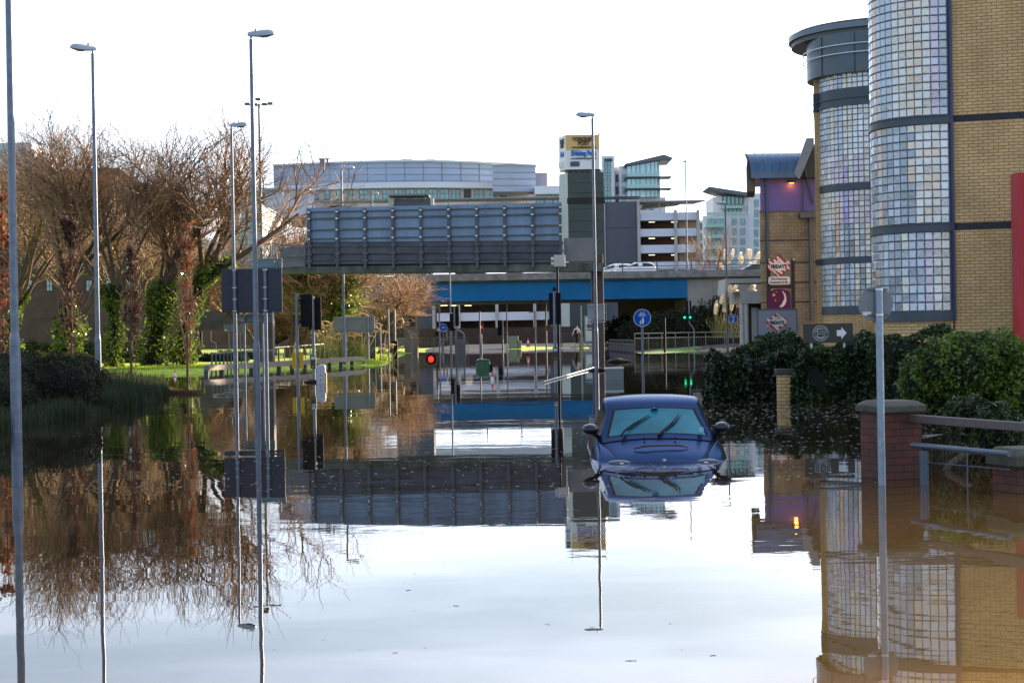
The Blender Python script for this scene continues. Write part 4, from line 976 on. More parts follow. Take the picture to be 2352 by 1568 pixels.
simple_pole(1066, 702, 128, 'tall dark signal back with a bent pole just right of the lamp crossing the girder', .07, 'traffic light', 'traffic_light', bend=-.7, extra=head(-.6, 1.5, .5))
simple_pole(1048, 720, 130, 'signal back on a straight pole touching the lamp post under the bridge', .08, 'traffic light', 'traffic_light', extra=head(-.25, 1.3, .45))
simple_pole(1106, 737, 150, 'traffic light showing red under the bridge', .06, 'traffic light', 'traffic_light', extra=head(-.05, 1.1, .4, (1, lens_red)))
simple_pole(1155, 735, 146, 'signal back on a pole between the red light and the grey cabinets', .07, 'traffic light', 'traffic_light', extra=head(-.2, 1.3, .45))
simple_pole(1594, 690, 132, 'traffic light showing two green lamps in front of the bridge abutment', .06, 'traffic light', 'traffic_light', bend=-.35, extra=lambda t, zt: (head(-.35, 1.5, .45)(t, zt), [MB().box(-.95 + .0, -.05, -.3, -.12, zt - 1.5, zt - 1.1).build('lamp_panel', paint_dark, t)], [(lambda b: (b.tube([(dx, -.36, zt - 1.3), (dx, -.31, zt - 1.3)], .085, 12), b.build('lit_lens', lens_green, t)))(MB()) for dx in (-.72, -.30)]))
simple_pole(455, 762, 160, 'traffic light showing amber behind the left sign posts', .06, 'traffic light', 'traffic_light', extra=head(0, 1.7, .75, (1, lens_amber)))
simple_pole(1016, 752, 139, 'leaning thin post beside the tiny blue sign', .06, bend=.35)
simple_pole(1103, 715, 126, 'straight bare dark post right of the bent signal under the bridge', .06)
simple_pole(1165, 675, 147, 'thin post with a small white cube camera under the bridge', .05, 'camera pole', 'camera_pole', extra=lambda t, zt: MB().box(-.2, .2, -.2, .2, zt - .1, zt + .35).build('camera', white_paint, t, bevel=.05))
simple_pole(1288, 712, 140, 'pale post with a bend near the top behind the single traffic signal', .05, bend=.0)
simple_pole(1230, 715, 148, 'bent topped slim post right of the cone under the bridge', .06, extra=lambda t, zt: MB().bar((0, 0, zt), (-.55, 0, zt - .1), .07).build('arm', galv, t))
simple_pole(1255, 640, 152, 'blue grey post with a yellow collar behind the traffic signals', .07, extra=lambda t, zt: MB().box(-.14, .14, -.14, .14, zt - 4.6, zt - 4.2).build('collar', mat('yellow_panel', (.75, .5, .0)), t))
simple_pole(1336, 702, 138, 'pale yellowish post left of the tall lamp under the bridge', .07, m=mat('beige_post', (.4, .36, .28), .6, 0, .1))
simple_pole(1527, 730, 119, 'black post with a rounded top left of the large blue sign', .08, m=paint_dark, z0=-1)
simple_pole(893, 708, 100, 'bare pale post right of the wide grey sign back', .05)
simple_pole(907, 712, 103, 'dark post with a bulky base at the grass edge left of the bridge pier', .07, m=galv_dark, extra=lambda t, zt: MB().box(-.16, .16, -.14, .14, -.8, 1.2).build('base_box', paint_dark, t))
simple_pole(874, 745, 101, 'short pale post beside the right edge of the wide grey sign back', .05)
simple_pole(496, 760, 175, 'curved pale pole on the sunlit lawn', .06, bend=-.5)
simple_pole(1010, 690, 143, 'thin blue grey post beside the couple at the railing', .06)
def cabinet(px, pyt, y, w, label, m):
    gz = max(h1(absx(px, 800, y), y), 0); t = thing('cabinet', label, 'cabinet', (absx(px, 800, y), y, gz)); b = MB(); zt = zat(px, pyt, y)
    b.box(-w / 2, w / 2, 0, .35, -.3, zt - gz); b.build('box', m, t, bevel=.02)
    b = MB(); b.box(-.005, .005, -.006, 0, .1, zt - .25); b.box(w * .3, w * .34, -.03, 0, (zt) * .5, (zt) * .5 + .12); b.build('door_seam', trim, t); return t
cg = mat('pale_green_cabinet', (.32, .36, .33), .5, .1, .15, 2)
cabinet(1180, 772, 163, .95, 'taller pale green cabinet left of the cone under the bridge', cg)
cabinet(1193, 783, 163, .4, 'short pale green cabinet right beside the taller one', cg)
cabinet(1336, 775, 160, .4, 'grey concrete block beside the person with the backpack', concrete)
cabinet(1057, 780, 127, .8, 'dark grey signal controller box at the foot of the bent signal', mat('dark_cabinet', (.1, .11, .13), .5, .1, .1))
t = thing('advertising_panel', 'lit white advertising panel standing in a blue frame left of the policeman', 'advert', (absx(1358, 780, 163), 163, .4))
z1, z0 = zat(1358, 727, 163) - .4, .3; b = MB(); b.box(-.65, .65, 0, .2, 0, z1 + .1); b.build('frame', mat('blue_frame', (.1, .3, .42), .4, .2, .1), t, bevel=.03)
b = MB(); b.box(-.52, .52, -.012, 0, .25, z1 - .05); b.build('poster', mat('poster_white', (.7, .74, .8), .5, 0, .0), t)
b = MB(); b.box(-.42, .42, -.018, -.012, z1 - 1.1, z1 - .7); b.box(-.4, .1, -.018, -.012, z1 - 1.35, z1 - 1.2); b.build('poster_picture', mat('poster_dark', (.1, .12, .16), .5, 0, .6, 9), t)

# railings
def railing(pts, z, h, label, m, dx=2.0, infill=False, rails=(1.0,), name='railing', bar=.05, zend=None):
    pts = [Vector((p[0], p[1], 0)) for p in pts]; t = thing(name, label, 'railing', tuple(pts[0]))
    b = MB(); L_ = [0]
    for i in range(len(pts) - 1): L_.append(L_[-1] + (pts[i + 1] - pts[i]).length)
    ze = z if zend is None else zend
    def at(s):
        for i in range(len(pts) - 1):
            if s <= L_[i + 1] + 1e-6: k = (s - L_[i]) / (L_[i + 1] - L_[i]); q = pts[i].lerp(pts[i + 1], k); break
        q.z = z + (ze - z) * s / L_[-1]; return q
    b = MB()
    for i in range(len(pts) - 1):
        A, B = at(L_[i]), at(L_[i + 1])
        for r_ in rails: b.bar(A + Vector((0, 0, h * r_)), B + Vector((0, 0, h * r_)), bar, bar)
    b.build('rail', m, t, absolute=True)
    n = max(1, round(L_[-1] / dx))
    for k in range(n + 1): q = at(L_[-1] * k / n); MB().box(q.x - bar / 2, q.x + bar / 2, q.y - bar / 2, q.y + bar / 2, q.z - 1.0, q.z + h).build('post', m, t, absolute=True)
    if infill:
        b = MB(); n = int(L_[-1] / .13)
        for k in range(n): q = at(L_[-1] * k / n); b.box(q.x - .009, q.x + .009, q.y - .009, q.y + .009, q.z + .1, q.z + h * min(rails[-1], 1))
        b.build('infill_bar', m, t, absolute=True)
    return t
steel_r = mat('railing_steel', (.22, .22, .20), .4, .4, .15, 4)
dk_r = mat('dark_green_rail', (.05, .08, .08), .5, .2, .1)
railing([gp(487, 860), gp(560, 850), gp(640, 846)], .0, .92, 'dark green handrail beside the left sign posts at the water edge', dk_r, .95, False, (1.0,), bar=.06)
railing([(absx(628, 820, 90), 90), (absx(745, 812, 100), 100)], .15, .85, 'pale handrail between the sign posts and the push button pole', steel_r, 1.0, False, (1.0,), zend=.25)
railing([(absx(755, 815, 99), 99), (absx(824, 812, 101), 101)], .2, .6, 'thin dark fence at the foot of the plumed grasses', dk_r, .5, False, (1.0,), bar=.04)
railing([(absx(1458, 790, 124), 124), (absx(1590, 785, 128), 128), (absx(1750, 780, 126), 126)], .12, 1.25, 'long pale railing with thin bars right of the large blue sign', steel_r, 1.45, True, (1.0, .72), bar=.07)
railing([(absx(1400, 795, 135), 135), (absx(1455, 795, 119), 119)], .0, .9, 'dark grey railing running back from the black post', galv_dark, 1.2, True, (1.0, .7), bar=.06)
railing([(absx(955, 795, 154), 154), (absx(1075, 795, 154), 154)], .25, 1.0, 'grey pedestrian railing in front of the couple under the bridge', galv, 1.6, True, (1.0,), bar=.05)
railing([(absx(880, 795, 170), 170), (absx(930, 795, 165), 165)], .2, 1.0, 'short pale railing left of the bridge pier', galv, 1.6, True, (1.0,), bar=.05)
railing([(absx(1292, 795, 165), 165), (absx(1350, 795, 165), 165)], .4, 1.0, 'dark railing behind the person with the backpack', galv_dark, 1.6, True, (1.0,), bar=.05)
railing([(absx(1382, 795, 160), 160), (absx(1440, 795, 160), 160)], .4, 1.0, 'dark railing behind the policeman', galv_dark, 1.6, True, (1.0,), bar=.05)
railing([(absx(1590, 795, 150), 150), (absx(1622, 795, 150), 150)], .3, 1.3, 'square panel of barrier in front of the dark shrubs by the abutment', galv_dark, 1.3, True, (1.0,), bar=.06)
railing([(absx(430, 800, 120), 120), (absx(640, 800, 120), 120)], .3, .7, 'low thin railing crossing the sunlit lawn', galv_dark, 2.4, True, (1.0,), bar=.04)
# heavy concrete edge beam on stub posts
t = thing('edge_beam', 'long pale concrete rail on short posts running from the sign posts to the plumed grasses', 'barrier', (gp(480, 862)[0], gp(480, 862)[1], 0))
pts = [Vector((*gp(474, 861), .3)), Vector((*gp(700, 848), .33)), Vector((*gp(823, 839), .36)), Vector((*gp(836, 838), .28))]
b = MB()
for i in range(3): b.bar(pts[i], pts[i + 1], .25, .22)
b.build('beam', mat('edge_beam_concrete', (.22, .19, .175), .8, 0, .2, 2, .3, 10), t, absolute=True)
for k in range(12):
    q = pts[0].lerp(pts[1], k / 7) if k < 7 else pts[1].lerp(pts[2], (k - 7) / 4.6); MB().box(q.x - .09, q.x + .09, q.y - .06, q.y + .1, -1, q.z - .1).build('stub_post', concrete_dark, t, absolute=True)
# ================================================================== casino building with glass-block bays (right)
buff = brick('buff_brick', (.80, .52, .235), (.68, .43, .185), (.24, .15, .10), stain=.18)
slate_br = brick('slate_blue_brick', (.035, .037, .05), (.028, .03, .04), (.05, .05, .055), stain=.15)
steel_b = mat('blue_grey_cladding', (.065, .08, .105), .4, .35, .15, 1.2)
cas = thing('casino_building', 'buff brick building with two tall curved glass block bays and a rounded metal roof', 'building', (14, 45, 0))
# block palette: reflections of the surroundings painted in, one flat colour per block
PAL = {'cool': (.50, .55, .64), 'white': (.78, .80, .86), 'cream': (.74, .70, .66), 'warm': (.76, .63, .53), 'rose': (.64, .56, .66), 'violet': (.44, .40, .72), 'orange': (.74, .45, .32), 'grey': (.36, .40, .46)}
def block_mat():
    m, nt, N, L, b = newmat('glass_block')
    at = N.new('ShaderNodeAttribute'); at.attribute_name = 'reflection_tint'
    g = N.new('ShaderNodeNewGeometry'); n = N.new('ShaderNodeTexNoise'); n.inputs['Scale'].default_value = 22; n.inputs['Detail'].default_value = 3; L.new(g.outputs['Position'], n.inputs['Vector'])
    r = N.new('ShaderNodeMapRange'); r.inputs['To Min'].default_value = .8; r.inputs['To Max'].default_value = 1.2; L.new(n.outputs['Fac'], r.inputs['Value'])
    x = N.new('ShaderNodeMix'); x.data_type = 'RGBA'; x.blend_type = 'MULTIPLY'; x.inputs[0].default_value = 1; L.new(at.outputs['Color'], x.inputs[6]); L.new(r.outputs[0], x.inputs[7])
    L.new(x.outputs[2], b.inputs['Base Color']); b.inputs['Roughness'].default_value = .1; b.inputs['Metallic'].default_value = .3; b.inputs['Specular IOR Level'].default_value = .8; b.inputs['Coat Weight'].default_value = .6; b.inputs['Coat Roughness'].default_value = .05
    bp = N.new('ShaderNodeBump'); bp.inputs['Strength'].default_value = .5; bp.inputs['Distance'].default_value = .02; L.new(n.outputs['Fac'], bp.inputs['Height']); L.new(bp.outputs[0], b.inputs['Normal'])
    return m
BM = block_mat()
def arc_frame(cx, cy, r, a):      # a: angle from the front (-y) turning to the left (-x)
    return cx - r * math.sin(a), cy - r * math.cos(a)
def blocks(parent, cx, cy, r, a0, a1, z0, z1, seed, style, bw=.195):
    rr = random.Random(seed); nc = max(1, round((a1 - a0) * r / bw)); nr = max(1, round((z1 - z0) / bw)); da = (a1 - a0) / nc; dz = (z1 - z0) / nr
    V, Fc, T = [], [], []
    for c in range(nc):
        ac = a0 + (c + .5) * da; colr = rr.random(); rc = type('R', (), {'random': lambda s_, r=rr, k=colr: min(.999, .72 * k + .28 * r.random())})()
        for q in range(nr):
            zc = z0 + (q + .5) * dz; u = c / max(1, nc - 1); v_ = zc / 12
            col = style(u, c, zc, rc)
            k = rr.uniform(.92, 1.08); tl = rr.uniform(-.006, .006); tk = rr.uniform(-.006, .006); col = tuple(min(1, x * k) for x in col)
            ht = rr.uniform(-.25, .25); hv = rr.uniform(-.2, .2)
            base = len(V); gi, gj = .40, .40
            for s0, s1, off in ((-.455, -.455, .0), (.455, -.455, .0), (.455, .455, .0), (-.455, .455, .0), (-.37, -.37, .014), (.37, -.37, .014), (.37, .37, .014), (-.37, .37, .014)):
                x, y = arc_frame(cx, cy, r + off + (tl * s0 * 3 + tk * s1 * 3 if off else 0), ac + s0 * da); V.append((x, y, zc + s1 * dz))
            Fc += [(base + 0, base + 4, base + 5, base + 1), (base + 1, base + 5, base + 6, base + 2), (base + 2, base + 6, base + 7, base + 3), (base + 3, base + 7, base + 4, base + 0), (base + 4, base + 7, base + 6, base + 5)]
            T += [col] * 5
    me = bpy.data.meshes.new('glass_blocks'); me.from_pydata(V, [], Fc); me.materials.append(BM)
    ca = me.color_attributes.new('reflection_tint', 'FLOAT_COLOR', 'CORNER'); li = 0
    buf = []
    for f_, col in zip(Fc, T): buf += [*col, 1] * 4
    ca.data.foreach_set('color', buf)
    bm = bmesh.new(); bm.from_mesh(me); bmesh.ops.recalc_face_normals(bm, faces=bm.faces); bm.to_mesh(me); bm.free()
    me.transform(Matrix.Translation(-Vector(parent.location)))
    return addmesh('glass_block_panel', me, parent)
def band(parent, cx, cy, r, a0, a1, z0, z1, name='metal_band', m=None, th=.3, n=28, profile=False):
    b = MB()
    V = []; 
    for i in range(n + 1):
        a = a0 + (a1 - a0) * i / n
        for rr_, z in ((r, z0), (r, z1), (r - th, z1), (r - th, z0)):
            x, y = arc_frame(cx, cy, rr_, a); V.append((x, y, z))
    Fc = []
    for i in range(n):
        for k in range(4): Fc.append((i * 4 + k, i * 4 + (k + 1) % 4, (i + 1) * 4 + (k + 1) % 4, (i + 1) * 4 + k))
    Fc += [(0, 1, 2, 3), (n * 4 + 3, n * 4 + 2, n * 4 + 1, n * 4)]
    b.add(V, Fc); return b.build(name, m or steel_b, parent, absolute=True, smooth=False)
joint = mat('block_joint', (.08, .10, .135), .5, .2, .1, 3)
def style1(u, c, z, rr):     # u: 0 right edge .. 1 left edge
    n = rr.random()
    if z > 6.5:
        if c == 0: return PAL['violet'] if z > 9.2 else PAL['cool']
        if c == 1: return PAL['rose'] if n < .6 else PAL['white']
        if c in (2, 3, 4): return (PAL['white'], PAL['cream'], PAL['warm'])[int(n * 3)] if z < 9.5 else (PAL['white'] if n < .6 else PAL['rose'])
        if c in (5, 6): return PAL['cream'] if n < .5 else PAL['white']
        if c in (7, 8): return PAL['cool'] if n < .7 else PAL['rose']
        if c == 10: return PAL['orange'] if n < .9 else PAL['rose']
        return PAL['cool']
    if z > 4:
        if c == 0: return PAL['white']
        if c in (1, 2, 3): return PAL['warm'] if n < .5 else PAL['cream']
        if c in (4, 5): return PAL['grey'] if n < .5 else PAL['warm']
        if c == 9 and n < .8: return PAL['orange']
        return PAL['grey'] if n < .45 else PAL['cool']
    if c in (0, 1, 2): return PAL['cream'] if n < .5 else PAL['rose']
    if c in (3, 4, 5): return PAL['cool'] if n < .6 else PAL['cream']
    if c == 10 and z < 3: return PAL['orange'] if n < .4 else PAL['rose']
    return PAL['grey'] if n < .5 else PAL['cool']
def style2(u, c, z, rr):
    n = rr.random()
    if 5.2 < z < 7.6:
        if c in (10,): return PAL['orange'] if z < 6 else PAL['rose']
        return (PAL['violet'] if n < .55 else PAL['rose']) if (c < 3 or 7 < c < 11) else (PAL['rose'] if n < .5 else PAL['cream'])
    if z >= 7.6:
        if c in (7, 8): return PAL['cream']
        if c == 11: return PAL['warm']
        return (PAL['white'], PAL['cream'], PAL['white'])[int(n * 3)] if c < 9 else PAL['cool']
    if c == 10: return PAL['orange'] if n < .8 else PAL['rose']
    if c in (2, 3, 4, 6): return PAL['warm'] if n < .45 else PAL['cream']
    return PAL['grey'] if n < .55 else PAL['cool']
# bay 1 (near): right edge of the curve at pixel x 2186, depth 39.6
e1 = P(2186, 500, 39.6); R1 = 1.50; c1x, c1y = e1.x, e1.y + R1
A1 = math.radians(112)
for (z0, z1, sd_) in ((6.47, 13.6, 1), (3.97, 6.28, 2), (1.93, 3.78, 3)):
    blocks(cas, c1x, c1y, R1, .03, A1, z0, z1, sd_, style1)
band(cas, c1x, c1y, R1 - .012, 0, A1, 1.9, 13.6, 'joint_grid', joint, .1)
for z0, z1, ex in ((6.28, 6.47, .03), (3.78, 3.97, .03), (1.70, 1.93, .03), (13.6, 14.4, .1)): band(cas, c1x, c1y, R1 + ex, 0, A1, z0, z1)
for z0, z1 in ((6.45, 6.475), (6.275, 6.3), (3.95, 3.975), (3.775, 3.80)): band(cas, c1x, c1y, R1 + .055, 0, A1, z0, z1, 'metal_trim')
b = MB(); b.box(e1.x - .01, e1.x + .05, e1.y - .06, e1.y + .2, 1.7, 13.6); b.build('edge_trim', mat('indigo_trim', (.05, .06, .14), .4, .3, .1), cas, absolute=True)
band(cas, c1x, c1y, R1 - .02, 0, A1, -1, 1.70, 'brick_base', buff, .3)
# brick wall to the right of bay 1, coming slightly nearer
an = math.radians(-19)
def wallbox(x0, y0, ln, z0, z1, m, name, off=0., th=.4):
    b = MB(); d = Vector((math.cos(an), math.sin(an), 0)); n_ = Vector((-math.sin(an), math.cos(an), 0))
    o = Vector((x0, y0, 0)) - n_ * off
    V = [o, o + d * ln, o + d * ln + n_ * th, o + n_ * th]
    b.slab([(q.x, q.y) for q in V], z0, z1); return b.build(name, m, cas, absolute=True)
wx, wy = e1.x + .05, e1.y + .02
wallbox(wx, wy, 9, -1, 3.79, buff, 'brick_wall'); wallbox(wx, wy, 9, 3.96, 6.30, buff, 'brick_wall'); wallbox(wx, wy, 9, 6.46, 14.4, buff, 'brick_wall')
wallbox(wx, wy, 9, 3.79, 3.96, slate_br, 'brick_course'); wallbox(wx, wy, 9, 6.30, 6.46, slate_br, 'brick_course')
# mass behind
b = MB(); b.slab([(absx(2060, 700, 42.2), 42.2), (c1x + 32, 42.2), (c1x + 32, 76), (absx(2090, 700, 76), 76), (absx(2090, 700, 57), 57)], -1, 12.4); b.build('rear_block', buff, cas, absolute=True)
b = MB(); b.box(c1x - .3, c1x + 9, c1y + .2, 42.1, -1, 12.4); b.build('rear_block', buff, cas, absolute=True)
# bay 2 (farther)
e2 = P(2052, 500, 58.6); R2 = 2.19; c2x, c2y = e2.x, e2.y + R2; A2 = math.radians(96)
for (z0, z1, sd_) in ((9.85, 10.4, 4), (6.56, 9.32, 5), (4.0, 6.32, 6), (2.30, 3.80, 7)): blocks(cas, c2x, c2y, R2, .0, A2, z0, z1, sd_, style2)
band(cas, c2x, c2y, R2 - .012, 0, A2, 2.2, 10.6, 'joint_grid', joint, .1)
for z0, z1, ex in ((9.32, 9.85, .05), (6.32, 6.56, .03), (3.80, 4.0, .03), (2.05, 2.30, .03)): band(cas, c2x, c2y, R2 + ex, 0, A2, z0, z1)
band(cas, c2x, c2y, R2 + .1, 0, A2, 9.25, 9.33, 'metal_trim'); band(cas, c2x, c2y, R2 + .10, 0, A2, 9.5, 9.54, 'metal_trim')
drum = mat('drum_cladding', (.09, .11, .135), .35, .45, .2, .8)
band(cas, c2x, c2y, R2 + .28, 0, math.radians(125), 10.36, 11.74, 'roof_drum', drum, .6)
for zz in (11.0, 11.3): band(cas, c2x, c2y, R2 + .42, 0, math.radians(125), zz, zz + .025, 'drum_rail', mat('bright_steel', (.6, .62, .65)), .03)
for aa in (math.radians(30), math.radians(62)): 
    x, y = arc_frame(c2x, c2y, R2 + .30, aa); b = MB(); b.box(x - .012, x + .012, y - .012, y + .012, 10.36, 11.7); b.build('panel_joint', joint, cas, absolute=True)
band(cas, c2x, c2y, R2 - .02, 0, A2, -1, 2.06, 'brick_base', buff, .3)
# brick return beside bay 2
b = MB(); x2, y2 = arc_frame(c2x, c2y, R2, math.radians(93)); qx = absx(1878, 600, y2 + 6); b.slab([(x2 - .16, y2 - .5), (x2 + .3, y2 - .5), (qx + .5, y2 + 6), (qx, y2 + 6)], -1, 10.4); b.build('brick_wall', buff, cas, absolute=True)
for za_, zb_ in ((3.8, 4.0), (9.2, 9.85)):
    b = MB(); b.slab([(x2 - .19, y2 - .53), (x2 + .26, y2 - .53), (qx + .5, y2 + 5.9), (qx - .03, y2 + 5.9)], za_, zb_); b.build('brick_course', steel_b, cas, absolute=True)
b = MB(); b.box(c2x, c2x + 8, e2.y + .3, 66, -1, 11.7); b.build('rear_block', buff, cas, absolute=True)
# oversailing curved canopy roof
b = MB(); cxr, cyr = c2x + .6, c2y + .9; n = 40
poly = []
for i in range(n + 1):
    a = math.radians(-30 + 160 * i / n); poly.append(arc_frame(cxr, cyr, 3.35 + .1 * math.sin(a), a))
poly += [(cxr + 9, cyr + 3), (cxr + 9, cyr - 3.7)]
b.slab(poly, 11.72, 11.9); b.build('canopy_roof', mat('canopy_underside', (.10, .105, .115), .5, .2, .15, .6), cas, absolute=True)
poly2 = [(cxr + (x - cxr) * 1.03, cyr + (y - cyr) * 1.03) for x, y in poly]
b = MB(); b.slab(poly2, 11.9, 12.1); b.build('roof_edge', mat('roof_edge', (.13, .16, .2), .35, .5, .1), cas, absolute=True)
b = MB(); b.slab([(cxr + (x - cxr) * .97, cyr + (y - cyr) * .97) for x, y in poly], 12.1, 12.2); b.build('roof_top', concrete_dark, cas, absolute=True)

# red portal at the right edge
t = thing('red_portal', 'tall bright red painted metal portal at the right edge of the picture', 'portal', (absx(2345, 780, 37), 37.0, 0))
rp = mat('red_portal_paint', (.48, .012, .025), .4, 0, .12, .8)
x0 = absx(2336, 600, 37); z1 = zat(2336, 397, 37)
b = MB(); b.box(x0, x0 + .11, 36.9, 37.4, -1, z1); b.box(x0 + .11, x0 + 1.9, 36.95, 37.4, 2.75, z1); b.box(x0 + 1.9, x0 + 2.1, 36.9, 37.4, -1, z1); b.build('frame', rp, t, absolute=True, bevel=.01)
b = MB(); b.box(x0 + .11, x0 + 1.9, 37.1, 37.2, -1, 2.75); b.build('glazing', glass_dark, t, absolute=True)

# ================================================================== restaurant building with metal roof (middle right)
YF = 107.0
res = thing('restaurant_building', 'narrow building of pale blocks with a purple upper storey and curved blue metal roof', 'building', (absx(1808, 780, YF), YF, 0))
blk_ = brick('tan_block', (.34, .26, .155), (.29, .215, .12), (.14, .11, .08), .44, .215, .012, stain=.35)
purple = mat('purple_render', (.13, .09, .30), .55, 0, .12, .5)
x0, x1 = absx(1748, 700, YF), absx(1900, 700, YF)
zp0, zp1 = zat(1800, 485, YF), zat(1800, 402, YF)
xbk = absx(1753, 600, YF + 14)
b = MB(); b.slab([(x0, YF), (x1, YF), (x1 + 2, YF + 14), (xbk, YF + 14)], -1, zp0); b.build('block_wall', blk_, res, absolute=True)
b = MB(); b.slab([(x0 + .05, YF + .02), (x1, YF + .02), (x1 + 2, YF + 14), (xbk + .05, YF + 14)], zp0, zp1 + .3); b.build('purple_storey', purple, res, absolute=True)
for py in (558, 609, 655, 700): zz = zat(1800, py - 6, YF); b = MB(); b.box(x0 - .01, x1, YF - .02, YF, zz - .04, zz + .04); b.build('string_course', slate_br, res, absolute=True)
b = MB(); b.box(x0 - .02, x1, YF - .04, YF + .02, zp0 - .05, zp0 + .06); b.build('trim', steel_b, res, absolute=True)
roofm = mat('blue_standing_seam', (.05, .10, .18), .3, .55, .2, .7)
xa, xb = absx(1720, 380, YF - .6), absx(1836, 380, YF - .6); ze = zat(1780, 409, YF - .6); zt_ = zat(1780, 351, YF + 1)
b = MB(); n = 12; V = []
for i in range(n + 1):
    a = math.pi / 2 * i / n; V.append((YF - .62 + 1.9 * (1 - math.cos(a)), ze + .34 + (zt_ - ze - .34) * math.sin(a)))
vs = [(xa + .12 * (1 - i / n) , y, z) for i, (y, z) in enumerate(V)] + [(xb - .2 + .9 * i / n, y, z) for i, (y, z) in enumerate(V)]
Fc = [(i, n + 1 + i, n + 2 + i, i + 1) for i in range(n)]; b.add(vs, Fc)
b.add([(xa + .12, YF - .62, ze), (xb - .2, YF - .62, ze), (xb - .2, YF - .62, ze + .34), (xa + .12, YF - .62, ze + .34)], [(0, 1, 2, 3)])
b.add([(xa, YF + 1.3, zt_), (xb + .7, YF + 1.3, zt_), (xb + 2.7, YF + 9, zt_ + .05), (xa + 1.3, YF + 9, zt_ + .05)], [(0, 1, 2, 3)])
b.add([(xa + .12, YF - .62, ze), (xb + 1.5, YF - .62, ze), (xb + 1.5, YF + 6, ze), (xa + .9, YF + 6, ze)], [(0, 1, 2, 3)])
rf = b.build('metal_roof', roofm, res, absolute=True)
for k in range(1, 7):
    u = k / 6.6; b = MB(); pts = [(vs[i][0] + (vs[n + 1 + i][0] - vs[i][0]) * u, vs[i][1] - .015, vs[i][2] + .015) for i in range(n + 1)]
    b.tube(pts, .018, 4); b.build('seam', roofm, rf, absolute=True)
# verge and raking side gable to the right
b = MB(); A, B = P(1833, 410, YF - .7), P(1866, 330, YF - .7)
b.prism([(A.x, A.z), (A.x + .12, A.z), (B.x + .1, B.z - .1), (B.x + .1, B.z + .35), (B.x - .35, B.z + .35), (A.x - .25, A.z + .3)], YF - .7, YF - .4); b.build('gable_verge', mat('roof_edge', (.13, .16, .2)), res, absolute=True)
b = MB(); C = P(1872, 410, YF); b.prism([(A.x + .1, ze), (B.x + .2, B.z), (B.x + 3, B.z), (B.x + 3, ze)], YF - .1, YF + 12); b.build('gable_wall', mat('dark_soffit', (.05, .05, .045), .8, 0, .2, 1), res, absolute=True)
b = MB(); b.slab([(xa, YF + .2), (xa + .5, YF + .2), (xa + 1.1, YF + 5), (xa + .6, YF + 5)], ze - .75, ze + 1.2); b.build('end_board', mat('soffit_brown', (.12, .10, .08), .8, 0, .2), res, absolute=True)
xd = absx(1763, 600, YF - .08); b = MB(); b.tube([(xd, YF - .1, -1), (xd, YF - .1, ze)], .09, 8); b.build('downpipe', mat('downpipe_blue', (.045, .07, .1), .4, .2, .1), res, absolute=True)
xd = absx(1862, 600, YF - .08); b = MB(); b.box(xd - .12, xd + .12, YF - .5, YF - .2, zat(1862, 735, YF), zat(1862, 500, YF)); b.box(xd - .75, xd + .4, YF - .9, YF - .2, zat(1862, 502, YF), zat(1862, 490, YF)); b.build('canopy_frame', steel_b, res, absolute=True)
b = MB(); b.bar((absx(1846, 385, YF), YF - .3, zat(1846, 385, YF)), (absx(1866, 440, YF), YF - .2, zat(1866, 470, YF)), .12); b.bar((absx(1842, 410, YF), YF - .3, zat(1842, 410, YF)), (absx(1844, 485, YF), YF - .2, zat(1844, 485, YF)), .08); b.build('strut', mat('strut_grey', (.05, .05, .055), .5, .3, .1), res, absolute=True)
lp_ = P(1818, 421, YF - .25); b = MB(); b.box(lp_.x - .2, lp_.x + .2, lp_.y - .1, lp_.y + .25, lp_.z + .04, lp_.z + .14); wl = b.build('wall_lamp', paint_dark, res, absolute=True)
b = MB(); b.box(lp_.x - .15, lp_.x + .15, lp_.y - .08, lp_.y + .15, lp_.z, lp_.z + .045); b.build('lamp_glow', mat('sodium_lamp', (1, .35, .03), .4, 0, 0, emit=.9), wl, absolute=True)
pt = bpy.data.objects.new('wall_lamp_light', bpy.data.lights.new('wall_lamp_light', 'POINT')); COL.objects.link(pt); pt.location = (lp_.x, lp_.y, lp_.z - .06); pt.data.energy = 4; pt.data.color = (1, .35, .06); pt.data.shadow_soft_size = .1
b = MB(); q = P(1806, 655, YF - .2); b.box(q.x - .14, q.x + .14, q.y - .1, q.y + .1, zat(1806, 735, YF) - .2, zat(1806, 735, YF) + .2); b.build('vent', galv, res, absolute=True)

# pale porch and canopy left of it
YP = 112.0
por = thing('porch', 'pale concrete canopy and white columned porch at the left foot of the purple building', 'porch', (absx(1725, 780, YP), YP, 0))
x0, x1 = absx(1664, 650, YP), absx(1765, 650, YP)
b = MB(); zc1, zc0 = zat(1700, 640, YP), zat(1700, 650, YP); b.prism([(x0, zc0 - .75), (x0 + .1, zc1), (x1, zc1), (x1, zc0), (x0 + .35, zc0)], YP, YP + 4)
b.build('canopy', mat('pale_canopy', (.5, .5, .47), .7, 0, .12, 1), por, absolute=True)
b = MB(); x0 = absx(1701, 700, YP); b.box(x0, x1, YP + .1, YP + 5, zat(1710, 697, YP), zat(1710, 668, YP)); b.build('fascia', mat('pale_render', (.52, .52, .5), .7, 0, .1, 1), por, absolute=True)
for px in (1706, 1716): xx = absx(px, 750, YP); b = MB(); b.tube([(xx, YP + .3, -1), (xx, YP + .3, zat(1710, 697, YP))], .16, 16); b.build('column', mat('white_column', (.6, .6, .58), .6, 0, .08), por, absolute=True, smooth=True)
b = MB(); b.box(absx(1722, 750, YP), x1, YP + 1.5, YP + 4, -1, zat(1710, 697, YP)); b.build('doorway', mat('dark_doorway', (.04, .04, .045), .6, 0, .2), por, absolute=True)
